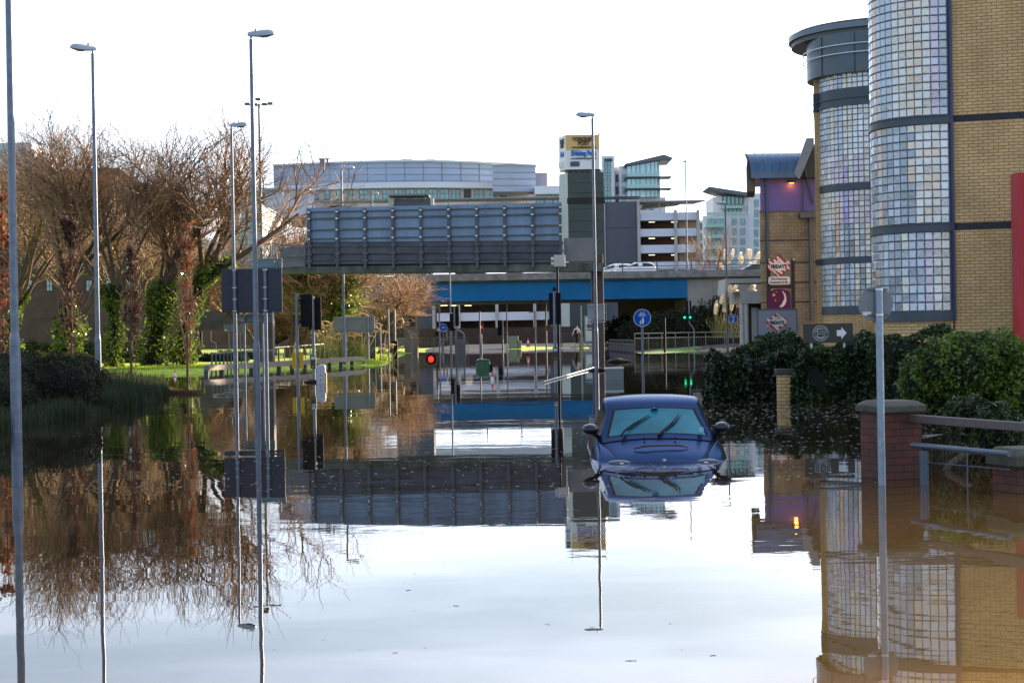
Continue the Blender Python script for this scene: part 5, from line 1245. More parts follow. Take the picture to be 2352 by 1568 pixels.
b = MB(); b.box(absx(1731, 750, YP), absx(1744, 750, YP), YP + .8, YP + .9, -1, zat(1735, 706, YP)); b.build('poster_board', mat('white_board', (.6, .6, .65), .6, 0, .1), por, absolute=True)

# ---------------------------------------------------------------- signs of the restaurant and hotel
def stripes(name, k=4.5):
    m, nt, N, L, b = newmat(name); tc = N.new('ShaderNodeTexCoord'); sp = N.new('ShaderNodeSeparateXYZ'); L.new(tc.outputs['Object'], sp.inputs[0])
    a = N.new('ShaderNodeMath'); a.operation = 'ADD'; L.new(sp.outputs[0], a.inputs[0]); L.new(sp.outputs[2], a.inputs[1])
    q = N.new('ShaderNodeMath'); q.operation = 'MULTIPLY'; q.inputs[1].default_value = k; L.new(a.outputs[0], q.inputs[0])
    f_ = N.new('ShaderNodeMath'); f_.operation = 'FRACT'; L.new(q.outputs[0], f_.inputs[0])
    g = N.new('ShaderNodeMath'); g.operation = 'GREATER_THAN'; g.inputs[1].default_value = .5; L.new(f_.outputs[0], g.inputs[0])
    x = N.new('ShaderNodeMix'); x.data_type = 'RGBA'; x.inputs[6].default_value = (.72, .72, .74, 1); x.inputs[7].default_value = (.55, .015, .03, 1); L.new(g.outputs[0], x.inputs[0]); L.new(x.outputs[2], b.inputs['Base Color'])
    b.inputs['Roughness'].default_value = .35; return m
STR = stripes('red_white_stripes', 3.4)
txt_navy = mat('navy_lettering', (.01, .015, .05), .4, 0, 0); txt_grey = mat('grey_lettering', (.25, .27, .33), .4, 0, 0)
def plaque(w, h, k=1.):
    """stepped lozenge outline: cross in the middle, square ears"""
    a, b_ = w / 2, h / 2
    pts = [(0, b_)]
    R = [(.16, .97), (.20, .80), (.30, .72), (.42, .66), (.50, .60), (.52, .50), (.90, .50), (1.0, .36), (1.0, -.30), (.93, -.44), (.55, -.47), (.52, -.60), (.36, -.70), (.2, -.80), (.15, -.95), (0, -1.0)]
    r = [(x * a, z * b_) for x, z in R]; l = [(-x, z) for x, z in reversed(r[:-1])]
    return [(x * k, z * k) for x, z in pts + r + l]
def fridays(parent, x, z, w, h, y, small='T.G.I', border=None):
    holder = parent
    if border: b = MB(); b.prism([(px + x, pz + z) for px, pz in plaque(w * 1.05, h * 1.05)], y, y + .05); b.build('plaque_border', border, holder)
    b = MB(); b.prism(plaque(w, h), -.02, 0); o = b.build('striped_plaque', STR, holder); o.location = (x, y, z)
    b = MB(); b.prism([(px * .80, pz * .60) for px, pz in plaque(w, h)], -.03, -.02); i_ = b.build('white_panel', white_paint, o)
    text_mesh('lettering', "FRIDAY'S", w * .235, txt_navy, o, (0, -.035, -.03 * h), ext=.004, bold=.012 * w, sx=.78)
    text_mesh('small_lettering', small, w * .10, txt_grey, o, (0, -.035, h * .20), ext=.003, bold=.003 * w)
YQ = 83.5
tot = thing('sign_totem', 'black framed totem with a striped restaurant plaque and a purple moon sign', 'sign', (absx(1796, 780, YQ), YQ, 0))
zq = lambda py: zat(1796, py, YQ)
bx = MB()
for px in (1766, 1822): xx = absx(px, 680, YQ) - tot.location.x; bx.box(xx - .09, xx + .09, .0, .18, -1, zq(598)); bx.tube([(xx, .09, zq(598)), (xx, .09, zq(594))], .06, 8)
bx.box(-.55, .5, .05, .10, zq(662), zq(655)); bx.build('frame', mat('black_frame', (.015, .015, .02), .4, 0, .1), tot)
fridays(tot, -.1, zq(611), 1.06, 1.0, -.02, 'T.G.I', paint_dark)
bz = zq(644); b = MB(); b.prism([(-.62, bz - .12), (-.55, bz - .19), (.36, bz - .19), (.43, bz - .12), (.43, bz + .12), (.36, bz + .19), (-.55, bz + .19), (-.62, bz + .12)], -.05, 0); o = b.build('name_board', white_paint, tot)
text_mesh('lettering', 'The American', .165, txt_navy, o, (-.1, -.055, bz + .075), ext=.004, bold=.003, sx=.85); text_mesh('lettering', 'Restaurant & Bar', .165, txt_navy, o, (-.1, -.055, bz - .085), ext=.004, bold=.003, sx=.78)
zb, zt2 = zq(712), zq(663); W = .55
b = MB(); pts = [(-W, zb), (W, zb), (W, zt2 - .3)] + [(W * math.cos(a), zt2 - .3 + .3 * math.sin(a)) for a in [math.pi * k / 14 for k in range(1, 14)]] + [(-W, zt2 - .3)]
b.prism(pts, -.05, 0); mo = b.build('moon_board', mat('aubergine', (.10, .012, .09), .35, 0, .05), tot)
mo.location.x = -.1
cxm_, czm = .12, (zb + zt2) / 2 + .02; n = 26; out, inn = [], []
for k in range(n + 1):
    a = math.radians(78 - 190 * k / n); out.append((cxm_ - .04 + .33 * math.cos(a) * .78, czm + .40 * math.sin(a)))
o0, o1 = Vector(out[0]), Vector(out[-1])
for k in range(1, n):
    u = 1 - k / n; q = o0.lerp(o1, u); bul = .18 * math.sin(math.pi * u); d = Vector((o1.y - o0.y, -(o1.x - o0.x))).normalized()
    nose = .045 * math.exp(-((u - .62) / .045) ** 2) + .02 * math.exp(-((u - .76) / .03) ** 2)
    q = q - d * (bul - nose); inn.append((q.x, q.y))
b = MB(); b.prism(out + inn, -.07, -.05); b.build('moon', mat('moon_cream', (.78, .74, .68), .4, 0, .08, 3), mo)
for sx, sz, r_ in ((-.27, .2, .10), (-.2, -.05, .055), (-.14, .35, .035)):
    pts = [(sx + (r_ if k % 2 == 0 else r_ * .42) * math.cos(math.pi * k / 7 + .2), czm + sz + (r_ if k % 2 == 0 else r_ * .42) * math.sin(math.pi * k / 7 + .2)) for k in range(14)]
    b = MB(); b.prism(pts, -.065, -.05); b.build('star', mat('star_gold', (.8, .6, .1), .4, 0, .05), mo)
# grey board with the second plaque
YB2 = 66.0; c = P(1785, 740, YB2)
t = thing('restaurant_board', 'blue grey rectangular board with the smaller striped restaurant plaque, above the hedge', 'sign', (c.x, YB2, 0))
w2, z1, z0 = (absx(1831, 740, YB2) - absx(1740, 740, YB2)) / 2, zat(1785, 710, YB2), zat(1785, 770, YB2)
b = MB(); b.box(-w2, w2, 0, .06, z0, z1); b.build('board', mat('blue_grey_board', (.27, .31, .42), .45, .1, .08, 1), t)
b = MB()
for r_ in ((-w2 - .02, w2 + .02, z1 - .03, z1 + .02), (-w2 - .02, w2 + .02, z0 - .02, z0 + .03)): b.box(r_[0], r_[1], -.02, .0, r_[2], r_[3])
for xx in (-w2, w2): b.box(xx - .025, xx + .025, -.02, 0, z0, z1)
b.build('board_frame', mat('board_frame', (.13, .15, .2), .5, .2, .1), t)
b = MB()
for xx in (-w2 * .75, w2 * .75): b.tube([(xx, .1, -1), (xx, .1, z1 - .1)], .035, 10)
b.build('leg', white_paint, t)
fridays(t, -.02, (z0 + z1) / 2, .77, .70, -.004, 'T.G.I')
STR2 = None
# casino arrow board
YC = 37.3; c = P(1902, 765, YC)
t = thing('casino_board', 'black board with a round casino emblem and a white arrow pointing right, in the hedge', 'sign', (c.x, YC, 0))
w2 = (absx(1959, 765, YC) - absx(1845, 765, YC)) / 2; z1, z0 = zat(1902, 743, YC), zat(1902, 787, YC); zc = (z0 + z1) / 2
b = MB(); b.box(-w2, w2, 0, .03, z0, z1); b.build('board', mat('black_board', (.022, .02, .02), .35, 0, .1, 3), t)
emb = mat('emblem_silver', (.6, .62, .62), .4, .1, 0); ex = -.165
b = MB(); b.ring((ex, zc), .168, .174, -.006, 0, 44); b.ring((ex, zc), .119, .123, -.006, 0, 40); b.build('emblem_ring', emb, t)
def arctext(s, r_, a0, a1, flip=False):
    n = len(s)
    for i, ch in enumerate(s):
        a = math.radians(a0 + (a1 - a0) * i / (n - 1)); x, z = ex + r_ * math.cos(a), zc + r_ * math.sin(a)
        text_mesh('emblem_letter', ch, .042, emb, t, (x, -.004, z), ext=.0015, bold=.0006, roty=(a - math.pi / 2) if not flip else (a + math.pi / 2))
arctext('GROSVENOR', .146, 165, 15); arctext('CASINOS', .146, 215, 325, True)
b = MB(); 
def gpath(cx, cz, rx, rz_, a0, a1, w0, n=22):
    pts = [(ex + cx + rx * math.cos(math.radians(a0 + (a1 - a0) * i / n)), -.004, zc + cz + rz_ * math.sin(math.radians(a0 + (a1 - a0) * i / n))) for i in range(n + 1)]
    rr_ = [w0 * (.25 + .75 * math.sin(math.pi * i / n)) for i in range(n + 1)]; b.tube(pts, rr_, 6)
gpath(-.01, .045, .07, .055, 20, 260, .008); gpath(.01, .0, .085, .04, 150, -30, .006); gpath(.0, -.045, .075, .055, 130, 370, .011); gpath(.02, -.03, .06, .02, 180, 0, .005)
b.build('emblem_initial', emb, t, smooth=True)
b = MB(); ax = .20; b.prism([(ax - .01, zc - .065), (ax + .09, zc - .065), (ax + .09, zc - .13), (ax + .205, zc), (ax + .09, zc + .13), (ax + .09, zc + .065), (ax - .01, zc + .065)], -.006, 0); b.build('arrow', white_paint, t)
for lx_ in (-.36, .36): MB().tube([(lx_, .05, .5), (lx_, .05, z0 + .1)], .025, 10).build('leg', white_paint, t)
# buff pillar in the hedge
t = thing('brick_pier', 'buff brick pier with a dark cap standing between the two ivy hedge blocks', 'brick pier', (absx(1801, 900, 37.3), 37.3, 0))
b = MB(); b.box(-.14, .14, -.14, .14, -1, zat(1801, 858, 38)); b.build('shaft', buff, t)
b = MB(); b.box(-.19, .19, -.19, .19, zat(1801, 858, 38), zat(1801, 845, 38)); b.build('capstone', mat('dark_cap', (.06, .055, .055), .8, 0, .2), t, bevel=.02)
# ================================================================== far buildings
def fz(py, y, px=1176): return P(px, py, y).z
def bthing(name, px, y, label): return thing(name, label, 'building', (absx(px, 790, y), y, 0))
def rect(px0, px1, py0, py1, y, t, name, m, th=.3, front=0.):
    """box whose front face spans the given window of the photo's view of a plane at depth y"""
    b = MB(); pm = (px0 + px1) / 2; b.box(absx(px0, (py0 + py1) / 2, y), absx(px1, (py0 + py1) / 2, y), y - front, y - front + th, fz(py1, y, pm), fz(py0, y, pm)); return b.build(name, m, t, absolute=True)
blue_clad = mat('pale_blue_cladding', (.36, .42, .53), .5, .2, .06, .15)
blue_clad2 = mat('lilac_cladding', (.36, .36, .44), .5, .2, .06, .15)
white_clad = mat('white_cladding', (.62, .66, .72), .5, .1, .06, .2)
stone_clad = mat('pale_stone', (.58, .54, .5), .7, 0, .08, .3)
roof_lip = mat('cream_roof_edge', (.6, .62, .58), .5, 0, .05)
seam_m = mat('cladding_seam', (.16, .2, .27), .6, 0, .1)
wf = mat('dark_frame', (.05, .07, .09), .5, .2, 0)
def windows(t, px0, px1, n, w, py0, py1, y, glass=glass_teal, th=.25, proud=.08, cols=2, rows=2, slope=0.):
    for k in range(n):
        c = px0 + (px1 - px0) * (k + .5) / n; dy = slope * k
        o = rect(c - w / 2, c + w / 2, py0 + dy, py1 + dy, y, t, 'window', glass, th, proud)
        b = MB(); xa, xb = absx(c - w / 2, py0, y), absx(c + w / 2, py0, y); za, zb = fz(py1 + dy, y, c), fz(py0 + dy, y, c); fw = (xb - xa) * .05
        for i in range(cols + 1): xx = xa + (xb - xa) * i / cols; b.box(xx - fw / 2, xx + fw / 2, y - proud - .06, y - proud - .003, za, zb)
        for i in range(rows + 1): zz = za + (zb - za) * i / rows; b.box(xa, xb, y - proud - .05, y - proud - .003, zz - fw / 2, zz + fw / 2)
        b.build('frame', wf, o, absolute=True)
# long curved office / department building
big = bthing('office_building', 900, 300, 'long pale blue office building with a gently curved roof line behind the gantry')
def curved(pxs, top, bot, dep, name, m, front=0., th=.6):
    b = MB(); n = len(pxs); F0 = []
    for px, a, c, d in zip(pxs, top, bot, dep):
        p1 = P(px, c, d); p0 = P(px, a, d); x = p1.x; F0.append((x, d - front, p1.z, p0.z))
    V = [(x, y, z0) for x, y, z0, z1 in F0] + [(x, y, z1) for x, y, z0, z1 in F0] + [(x, y + th, z1) for x, y, z0, z1 in F0] + [(x, y + th, z0) for x, y, z0, z1 in F0]
    Fc = []
    for i in range(n - 1):
        for k in range(4): a, c = k * n, ((k + 1) % 4) * n; Fc.append((a + i, a + i + 1, c + i + 1, c + i))
    b.add(V, Fc); return b.build(name, m, big, absolute=True)
XP = [630, 700, 800, 900, 1000, 1100, 1200]; TP = [381, 377, 373, 370.5, 370, 373.5, 379]; DP = [318, 310, 304, 301, 300, 302, 308]
curved(XP, TP, [500] * 7, DP, 'cladding', blue_clad, th=30)
XL = [627, 700, 800, 900, 1000, 1100, 1198]
curved(XL, [x - 3 for x in TP], [x + 1 for x in TP], [d - .8 for d in DP], 'roof_edge', roof_lip, th=2)
for k in range(1, 4): curved(XP, [t_ + (425 - t_) * k / 3.6 - .4 for t_ in TP], [t_ + (425 - t_) * k / 3.6 + .4 for t_ in TP], [d - .12 for d in DP], 'panel_seam', seam_m, th=.1)
b = MB()
for k in range(13):
    px = 672 + k * 43; d = np.interp(px, XP, DP) - .1; p0 = P(px, 425, d); b.box(p0.x - .04, p0.x + .04, d, d + .1, p0.z, fz(np.interp(px, XP, TP) + 1, d, px))
b.build('panel_seam', seam_m, big, absolute=True)
XF = [640, 720, 820, 900, 1000, 1100, 1172]; DF = [300, 296, 293, 292, 291.5, 292, 293]
curved(XF, [428, 424, 420, 418, 417, 418, 419.5], [440, 436, 432, 430.5, 430, 431, 433], DF, 'white_fascia', white_clad, th=20)
curved(XF, [439.5, 435.5, 431.7, 430.2, 429.7, 430.8, 432.6], [441, 437, 433.2, 431.7, 431.2, 432.2, 434.2], [d - .4 for d in DF], 'fascia_edge', roof_lip, th=1)
curved([700, 820, 900, 1000, 1100, 1217], [438, 433, 431, 431, 432, 437], [500] * 6, [297, 294, 293, 292.5, 293, 295], 'stone_wall', stone_clad, th=18)
for k in range(17):
    c = 730 + k * 26.4
    if c > 1160: break
    d = float(np.interp(c, [700, 820, 900, 1000, 1100, 1217], [297, 294, 293, 292.5, 293, 295])); yo = float(np.interp(c, [700, 1000, 1217], [3, 0, 5]))
    windows(big, c - 11, c + 11, 1, 20 if k != 13 else 16, 434 + yo, 456 + yo, d, glass_teal if k != 13 else glass_dark)
curved([1132, 1180, 1231], [379, 377, 379.5], [440, 440, 441], [286, 285, 287], 'stair_tower', blue_clad, th=12)
curved([1130, 1180, 1232], [377, 375, 378], [380, 378, 381], [285.6, 284.6, 286.6], 'roof_edge', roof_lip, th=3)
for py in (396, 411, 426): curved([1132, 1180, 1231], [py - .4] * 3, [py + .4] * 3, [285.9, 284.9, 286.9], 'panel_seam', seam_m, th=.1)
rect(1226, 1257, 397, 440, 292, big, 'plant_room', blue_clad2, 8)
rect(1228, 1290, 427, 445, 283, big, 'white_fascia', white_clad, 10); rect(1226, 1290, 443.5, 446, 282.5, big, 'fascia_edge', roof_lip, 1); rect(1215, 1290, 446, 500, 284, big, 'stone_wall', stone_clad, 8)
windows(big, 1230, 1290, 3, 17, 449, 471, 284)
rect(921, 947, 365.5, 370, 303, big, 'roof_unit', roof_lip, 4); rect(976, 1000, 366, 370, 303, big, 'roof_unit', roof_lip, 4)
for px in (737, 743, 753): b = MB(); p0 = P(px, 371, 305); b.tube([(p0.x, 305, p0.z - 1), (p0.x, 305, p0.z + .3), (p0.x, 305, p0.z + .5)], [.25, .25, .5], 8); b.build('flue', galv, big, absolute=True)
rect(610, 708, 434, 500, 280, big, 'lower_wing', mat('white_blue_render', (.50, .54, .66), .6, 0, .06, .2), 10); rect(604, 712, 431, 436, 279, big, 'wing_parapet', blue_clad, 12)
rect(535, 612, 441, 520, 290, big, 'wing_wall', stone_clad, 8); rect(530, 640, 432, 442, 289, big, 'white_fascia', white_clad, 8)
windows(big, 540, 606, 3, 18, 448, 482, 290)
# teal glazed block behind the trees
tg = bthing('glazed_building', 560, 220, 'teal glazed block with pale panels seen through the bare branches left of the tall lamp')
rect(508, 604, 470, 800, 220, tg, 'wall', mat('pale_panel', (.45, .48, .5), .6, 0, .1, .2), 20)
for r_ in range(5): windows(tg, 512, 602, 5, 14, 480 + r_ * 30, 502 + r_ * 30, 220)
lf = bthing('white_flats', 460, 240, 'pale white building glimpsed between the trunks right of the brown brick building')
rect(440, 505, 560, 790, 240, lf, 'wall', white_clad, 15)
for r_ in range(2): windows(lf, 445, 500, 3, 12, 572 + r_ * 26, 590 + r_ * 26, 240)
# brown brick building behind the left trees
YBB = 135.
bb = bthing('brick_building', 200, YBB, 'large dark brown brick building behind the row of bare trees on the left')
bbr = brick('dark_brown_brick', (.13, .08, .06), (.10, .06, .045), (.06, .045, .04), stain=.3)
xa, xb, xc = absx(-260, 600, YBB), absx(310, 600, YBB), absx(437, 600, YBB + 10)
zA, zB = fz(404, YBB, 250), fz(398, YBB, 290); zc_ = fz(462, YBB, 437)
b = MB(); b.prism([(xa, -1), (xb + 4.3, -1), (xb + 4.3, zc_), (xb, fz(424, YBB, 345)), (absx(275, 400, YBB), zB), (xa, zA)], YBB, YBB + 2.5); b.build('wall', bbr, bb, absolute=True)
b = MB(); b.prism([(xa - .3, zA), (absx(275, 400, YBB), zB), (xb, fz(424, YBB, 345)), (xb + 4.6, zc_ - .1), (xb + 4.6, zc_ + .3), (xb, fz(424, YBB, 345) + .4), (absx(275, 400, YBB), zB + .4), (xa - .3, zA + .4)], YBB - .4, YBB + 2.9); b.build('roof', mat('dark_roof', (.05, .045, .05), .7, 0, .2), bb, absolute=True)
for r_ in range(5):
    windows(bb, 0, 410, 9, 13, 452 + r_ * 48, 476 + r_ * 48, YBB, mat('sky_lit_window', (.22, .30, .34), .08, .3, .3, .3, spec=1))
lb = bthing('pale_block', 60, 260, 'pale grey blue stepped block rising behind the brick building at the far left')
rect(-60, 83, 345, 800, 260, lb, 'wall', blue_clad2, 15); rect(-60, 72, 329, 346, 260, lb, 'upper_storey', blue_clad, 12); rect(75, 118, 362, 800, 259, lb, 'stair_wing', blue_clad2, 10)
for r_ in range(3): windows(lb, 0, 112, 5, 12, 352 + r_ * 26, 368 + r_ * 26, 259 if r_ else 260, proud=1.2)

# newspaper tower
YN = 212.0
nw = bthing('newspaper_tower', 1336, YN, 'dark green clad tower carrying a tan and white newspaper sign box')
dk = mat('dark_green_cladding', (.045, .065, .065), .5, .2, .12, .3); lt_ = mat('pale_tower_cladding', (.45, .5, .52), .5, .1, .08, .3)
x0, x1, xm_ = absx(1288, 500, YN), absx(1388, 500, YN), absx(1305, 500, YN); zt = fz(396, YN, 1340)
b = MB(); b.slab([(x0, YN + 2.4), (xm_, YN), (xm_ + .02, YN + 2.4)], -1, zt); b.slab([(x0, YN + 2.4), (xm_ + .02, YN + 2.4), (xm_ + .02, YN + 5), (x0, YN + 5)], -1, zt); b.build('pale_side', lt_, nw, absolute=True)
b = MB(); b.box(xm_, x1, YN, YN + 5, -1, zt); b.build('dark_front', dk, nw, absolute=True)
b = MB()
for py in (420, 443, 480, 507, 532, 558, 585, 610): zz = fz(py, YN, 1340); b.box(xm_, x1 + .01, YN - .03, YN, zz - .03, zz + .03)
b.build('panel_seam', mat('dark_seam', (.02, .03, .03), .6, 0, 0), nw, absolute=True)
b = MB(); b.box(xm_ - .1, x1 + .1, YN - .1, YN, fz(468, YN, 1340), fz(454, YN, 1340)); b.build('black_band', mat('black_band', (.012, .012, .012), .7, 0, 0), nw, absolute=True)
# sign box
z0, z1 = fz(389, YN, 1340), fz(310, YN, 1340); zs = fz(344, YN, 1340); q0, q1, q2, q3 = absx(1286, 350, YN), absx(1299, 350, YN), absx(1377, 350, YN), absx(1382, 350, YN)
wb_ = mat('white_sign_box', (.74, .77, .84), .5, 0, .08, .4); tan = mat('tan_sign_face', (.66, .42, .16), .5, 0, .06, .4)
poly = [(q0, YN + 2.6), (q1, YN - .1), (q2, YN - .1), (q3, YN + .9), (q3, YN + 4), (q0, YN + 4.2)]
sb_ = MB(); sb_.slab(poly, z0, z1); sgn = sb_.build('sign_box', wb_, nw, absolute=True)
b = MB(); b.box(q1 + .02, q2, YN - .15, YN - .1, zs, z1); b.build('tan_face', tan, sgn, absolute=True)
b = MB(); 
for k in range(6): xx = q1 + (q2 - q1) * (k + .3) / 6; b.box(xx - .1, xx + .1, YN + .3, YN + .6, zt - .02, z0)
b.box(q1, q2, YN + .5, YN + 3, z0 - .25, z0 + .0); b.build('leg', galv_dark, nw, absolute=True)
ctr = (q1 + q2) / 2; nl = Vector(nw.location)
def nt_(s, size, py, m, sx=1., bold=.0, dx=0): 
    o = text_mesh('lettering', s, size, m, sgn, (ctr + dx - nl.x, YN - .2 - nl.y, fz(py, YN, 1340) - nl.z), ext=.04, bold=bold, sx=sx); return o
brn = mat('dark_brown_lettering', (.03, .018, .01), .5, 0, 0); blt = mat('blue_lettering', (.0, .12, .5), .4, 0, 0)
nt_('YORKSHIRE', .66, 320.5, brn, .80, .022, .15); nt_('POST', .66, 330, brn, .9, .022, .15); nt_('www.yorkshirepost.co.uk', .34, 338.5, brn, .85, .008, .15)
nt_('Evening Post', .82, 352.5, blt, .72, .035, .1); nt_('YORKSHIRE', .22, 347, txt_grey, .9, .0, -.9); nt_('www.yorkshireeveningpost.co.uk', .3, 364, txt_navy, .78, .006, .1)
rect(1310, 1331, 371, 382, YN - .2, sgn, 'display', mat('display_grey', (.06, .07, .09), .4, 0, .3, 5), .1)
lx = Vector((q0, YN + 2.6, 0)); rx_ = Vector((q1, YN - .1, 0)); mid = lx.lerp(rx_, .5); ang = math.atan2(rx_.y - lx.y, rx_.x - lx.x)
for s, size, py, m in (('YORK', .8, 324, brn), ('POST', .7, 334, brn), ('Post', 1.0, 353, blt)):
    text_mesh('side_lettering', s, size, m, sgn, (mid.x - .04 - nl.x, mid.y - .06 - nl.y, fz(py, YN, 1290) - nl.z), rz=ang, ext=.03, bold=.02, sx=.8)
b = MB(); b.box(q0 - .15, q0 + .35, YN + 1.2, YN + 1.6, fz(383, YN, 1290), fz(371, YN, 1290)); b.build('side_box', white_paint, sgn, absolute=True)
b = MB(); b.tube([(q1, YN + .4, z1), (q1, YN + .4, z1 + 1.0)], .02, 5); b.build('aerial', galv_dark, nw, absolute=True)
zc2 = MB(); zc2.tube([(q2 - .1, YN + .2, z1), (q2 + .05, YN + .2, z1 + .18), (q2 + .15, YN + .2, z1 + .3)], [.06, .09, .03], 6)
brd = thing('bird', 'small dark bird perched on the right corner of the newspaper sign', 'bird', (q2, YN + .2, z1)); zc2.build('bird_body', trim, brd, absolute=True, smooth=True)

# multi-storey car park
YK2 = 258.0
cp = bthing('car_park', 1450, YK2, 'multi-storey car park with white parapet bands, slate stair tower and canopied roof')
slate = mat('slate_cladding', (.075, .085, .12), .55, .1, .1, .3); whiteb = mat('white_band', (.62, .66, .78), .55, 0, .05, .3); inner = mat('car_park_interior', (.13, .10, .085), .9, 0, .3, .3); colm = mat('car_park_column', (.42, .42, .42), .8, 0, .15, .5)
rect(1391, 1472, 463, 800, YK2, cp, 'stair_tower', slate, 8); 
for py in (523, 603): rect(1391, 1472, py - .6, py + .6, YK2 - .05, cp, 'panel_seam', mat('slate_seam', (.04, .05, .07), .6, 0, 0), .05)
rect(1389, 1392, 458, 800, YK2 - .3, cp, 'column', colm, .4)
rect(1470, 1606, 490, 800, YK2 + 7, cp, 'back_wall', inner, .5)
rows_ = [(488, 505.5), (525, 542.5), (562, 580.5), (599.5, 619), (638, 656)]
for a, c in rows_:
    rect(1471, 1606, a, c, YK2, cp, 'parapet_band', whiteb, .25); rect(1471, 1606, c - 2, c + 1.2, YK2 + .4, cp, 'deck', mat('deck_edge', (.1, .12, .15), .8, 0, .1), 6.5)
rect(1560, 1606, 505, 660, YK2 + 3.5, cp, 'ramp_wall', mat('tan_ramp', (.32, .22, .16), .8, 0, .1, .3), .3)
for px in (1469, 1554, 1606): rect(px - 3.5, px + 3.5, 458 if px == 1469 else 482, 800, YK2 - .35, cp, 'column', colm, .5)
tube = mat('strip_light', (1, .82, .5), .4, 0, 0, emit=1.0)
for px in (1497, 1549): 
    for py in (509.5, 547, 585): rect(px - 7, px + 7, py, py + 1.2, YK2 + 3 + (0 if px < 1540 else -1.2), cp, 'strip_light', tube, .1)
b = MB(); b.slab([(absx(1469, 462, YK2), YK2 - 1), (absx(1618, 462, YK2), YK2 - 1), (absx(1600, 462, YK2), YK2 + 5), (absx(1469, 462, YK2), YK2 + 5)], fz(464.5, YK2, 1540), fz(461.5, YK2, 1540)); b.build('roof_canopy', mat('canopy_grey', (.25, .26, .27), .6, .1, .1), cp, absolute=True)
b = MB(); b.bar((absx(1472, 477, YK2 + 8), YK2 + 8, fz(477, YK2 + 8, 1472)), (absx(1560, 464, YK2 + 8), YK2 + 8, fz(468, YK2 + 8, 1560)), 6, .25); b.build('roof_canopy', mat('canopy_grey', (.25, .26, .27)), cp, absolute=True)
for px in (1515, 1535, 1562, 1592): rect(px - 1, px + 1, 464, 489, YK2 + 1.5, cp, 'canopy_post', colm, .25)
rect(1390, 1470, 451, 455, YK2 + 2, cp, 'roof_canopy', mat('dark_canopy', (.07, .07, .09), .6, 0, .1), 3)
# lower storeys seen below the bridge
rect(985, 1003, 640, 800, YK2, cp, 'stair_tower', slate, 6); rect(920, 992, 640, 800, YK2 + .5, cp, 'stair_tower', slate, 6)
rect(995, 1265, 650, 790, YK2 + 7, cp, 'back_wall', inner, .5); rect(1262, 1392, 630, 800, YK2 - .5, cp, 'stair_tower', slate, 5)
for a, c in ((661, 668), (680, 697.3), (717, 736)): rect(997, 1265, a, c, YK2, cp, 'parapet_band', whiteb, .25)
for c in (698, 737): rect(997, 1265, c - 3, c - .5, YK2 + .4, cp, 'deck', mat('deck_edge', (.1, .12, .15)), 6.5)
for px in (996, 1053, 1141, 1228): rect(px - 3.5, px + 3.5, 640, 755, YK2 - .35, cp, 'column', colm, .5)
rect(995, 1265, 753, 800, YK2 - .2, cp, 'plinth', bbr, .4)
for px in (1020, 1040, 1075): rect(px - 8, px + 8, 701, 702.3, YK2 + 4, cp, 'strip_light', tube, .1)
# bus-station like canopy in front of the office building
cn_ = thing('roof_canopy', 'long thin grey roof canopy on short posts just above the gantry sign', 'canopy', (absx(1000, 470, 240), 240, 0))
rect(1078 - 345, 1290, 455.5, 458.5, 240, cn_, 'roof', mat('canopy_grey', (.25, .26, .27)), 5)
for k in range(12): px = 760 + k * 45; rect(px - 1.2, px + 1.2, 458, 520, 241, cn_, 'post', colm, .3)
rect(733, 1290, 474, 560, 246, cn_, 'parapet', whiteb, .3)
db = bthing('slate_box', 955, 225, 'dark slate stair box with a thin black roof just above the middle of the gantry')
rect(905, 990, 457, 700, 225, db, 'wall', slate, 5); rect(892, 985, 447.5, 450.5, 224, db, 'roof', mat('dark_canopy', (.07, .07, .09)), 4)
rect(892, 905, 455, 470, 224.8, db, 'pillar', colm, 1); rect(988, 996, 455, 475, 224.8, db, 'pillar', colm, 1)
for px in (915, 975): rect(px - 1, px + 1, 450, 458, 224.5, db, 'roof_post', wf, .3)

# white apartment tower with glass end and wing roof
YA = 400.
ap = bthing('apartment_tower', 1470, YA, 'white flats with a blue glazed end and tilted wing roof')
apw = mat('apartment_white', (.74, .76, .8), .6, 0, .05, .1); grn = mat('green_balcony_glass', (.3, .48, .44), .2, .1, .1, .2)
rect(1380, 1413, 358, 640, YA, ap, 'wall', apw, 15); rect(1412, 1424, 384, 640, YA + 2, ap, 'wall', mat('lilac_wall', (.5, .5, .58), .6, 0, .05, .1), 10); rect(1423, 1441, 381, 640, YA + 1, ap, 'wall', apw, 12)
rect(1388, 1406, 364, 371, YA - .2, ap, 'dark_panel', wf, .2)
for k in range(7): windows(ap, 1386, 1404, 1, 15, 373 + k * 17, 387 + k * 17, YA)
for k in range(3): windows(ap, 1413, 1424, 1, 9, 401 + k * 28, 418 + k * 28, YA + 2, glass_dark); windows(ap, 1428, 1437, 1, 7, 401 + k * 28, 418 + k * 28, YA + 1)
pane = mat('sky_blue_glazing', (.45, .70, .80), .06, .2, .2, .1, spec=1)
b = MB(); xl_, xr_ = absx(1440, 400, YA - 2), absx(1511, 400, YA - 2); b.prism([(xl_, fz(454, YA, 1470)), (xr_, fz(454, YA, 1470)), (xr_, fz(371, YA, 1500)), (xl_, fz(383, YA, 1450))], YA - 2, YA + 8); b.build('glazing', pane, ap, absolute=True)
for a, c in ((372, 405), (409, 431), (435, 454)):
    for px in (1440, 1450, 1461, 1470, 1484, 1495, 1504, 1511): rect(px - .5, px + .5, a + (5 if px < 1470 and a == 372 else 0), c, YA - 2.2, ap, 'mullion', wf, .1)
for py in (405.5, 432): rect(1438, 1542, py, py + 3, YA - 3.5, ap, 'balcony_slab', wf, 5); rect(1440, 1512, py - 9, py - .2, YA - 3.4, ap, 'balcony_glass', mat('aqua_balcony', (.4, .6, .6), .2, .1, .1), .1)
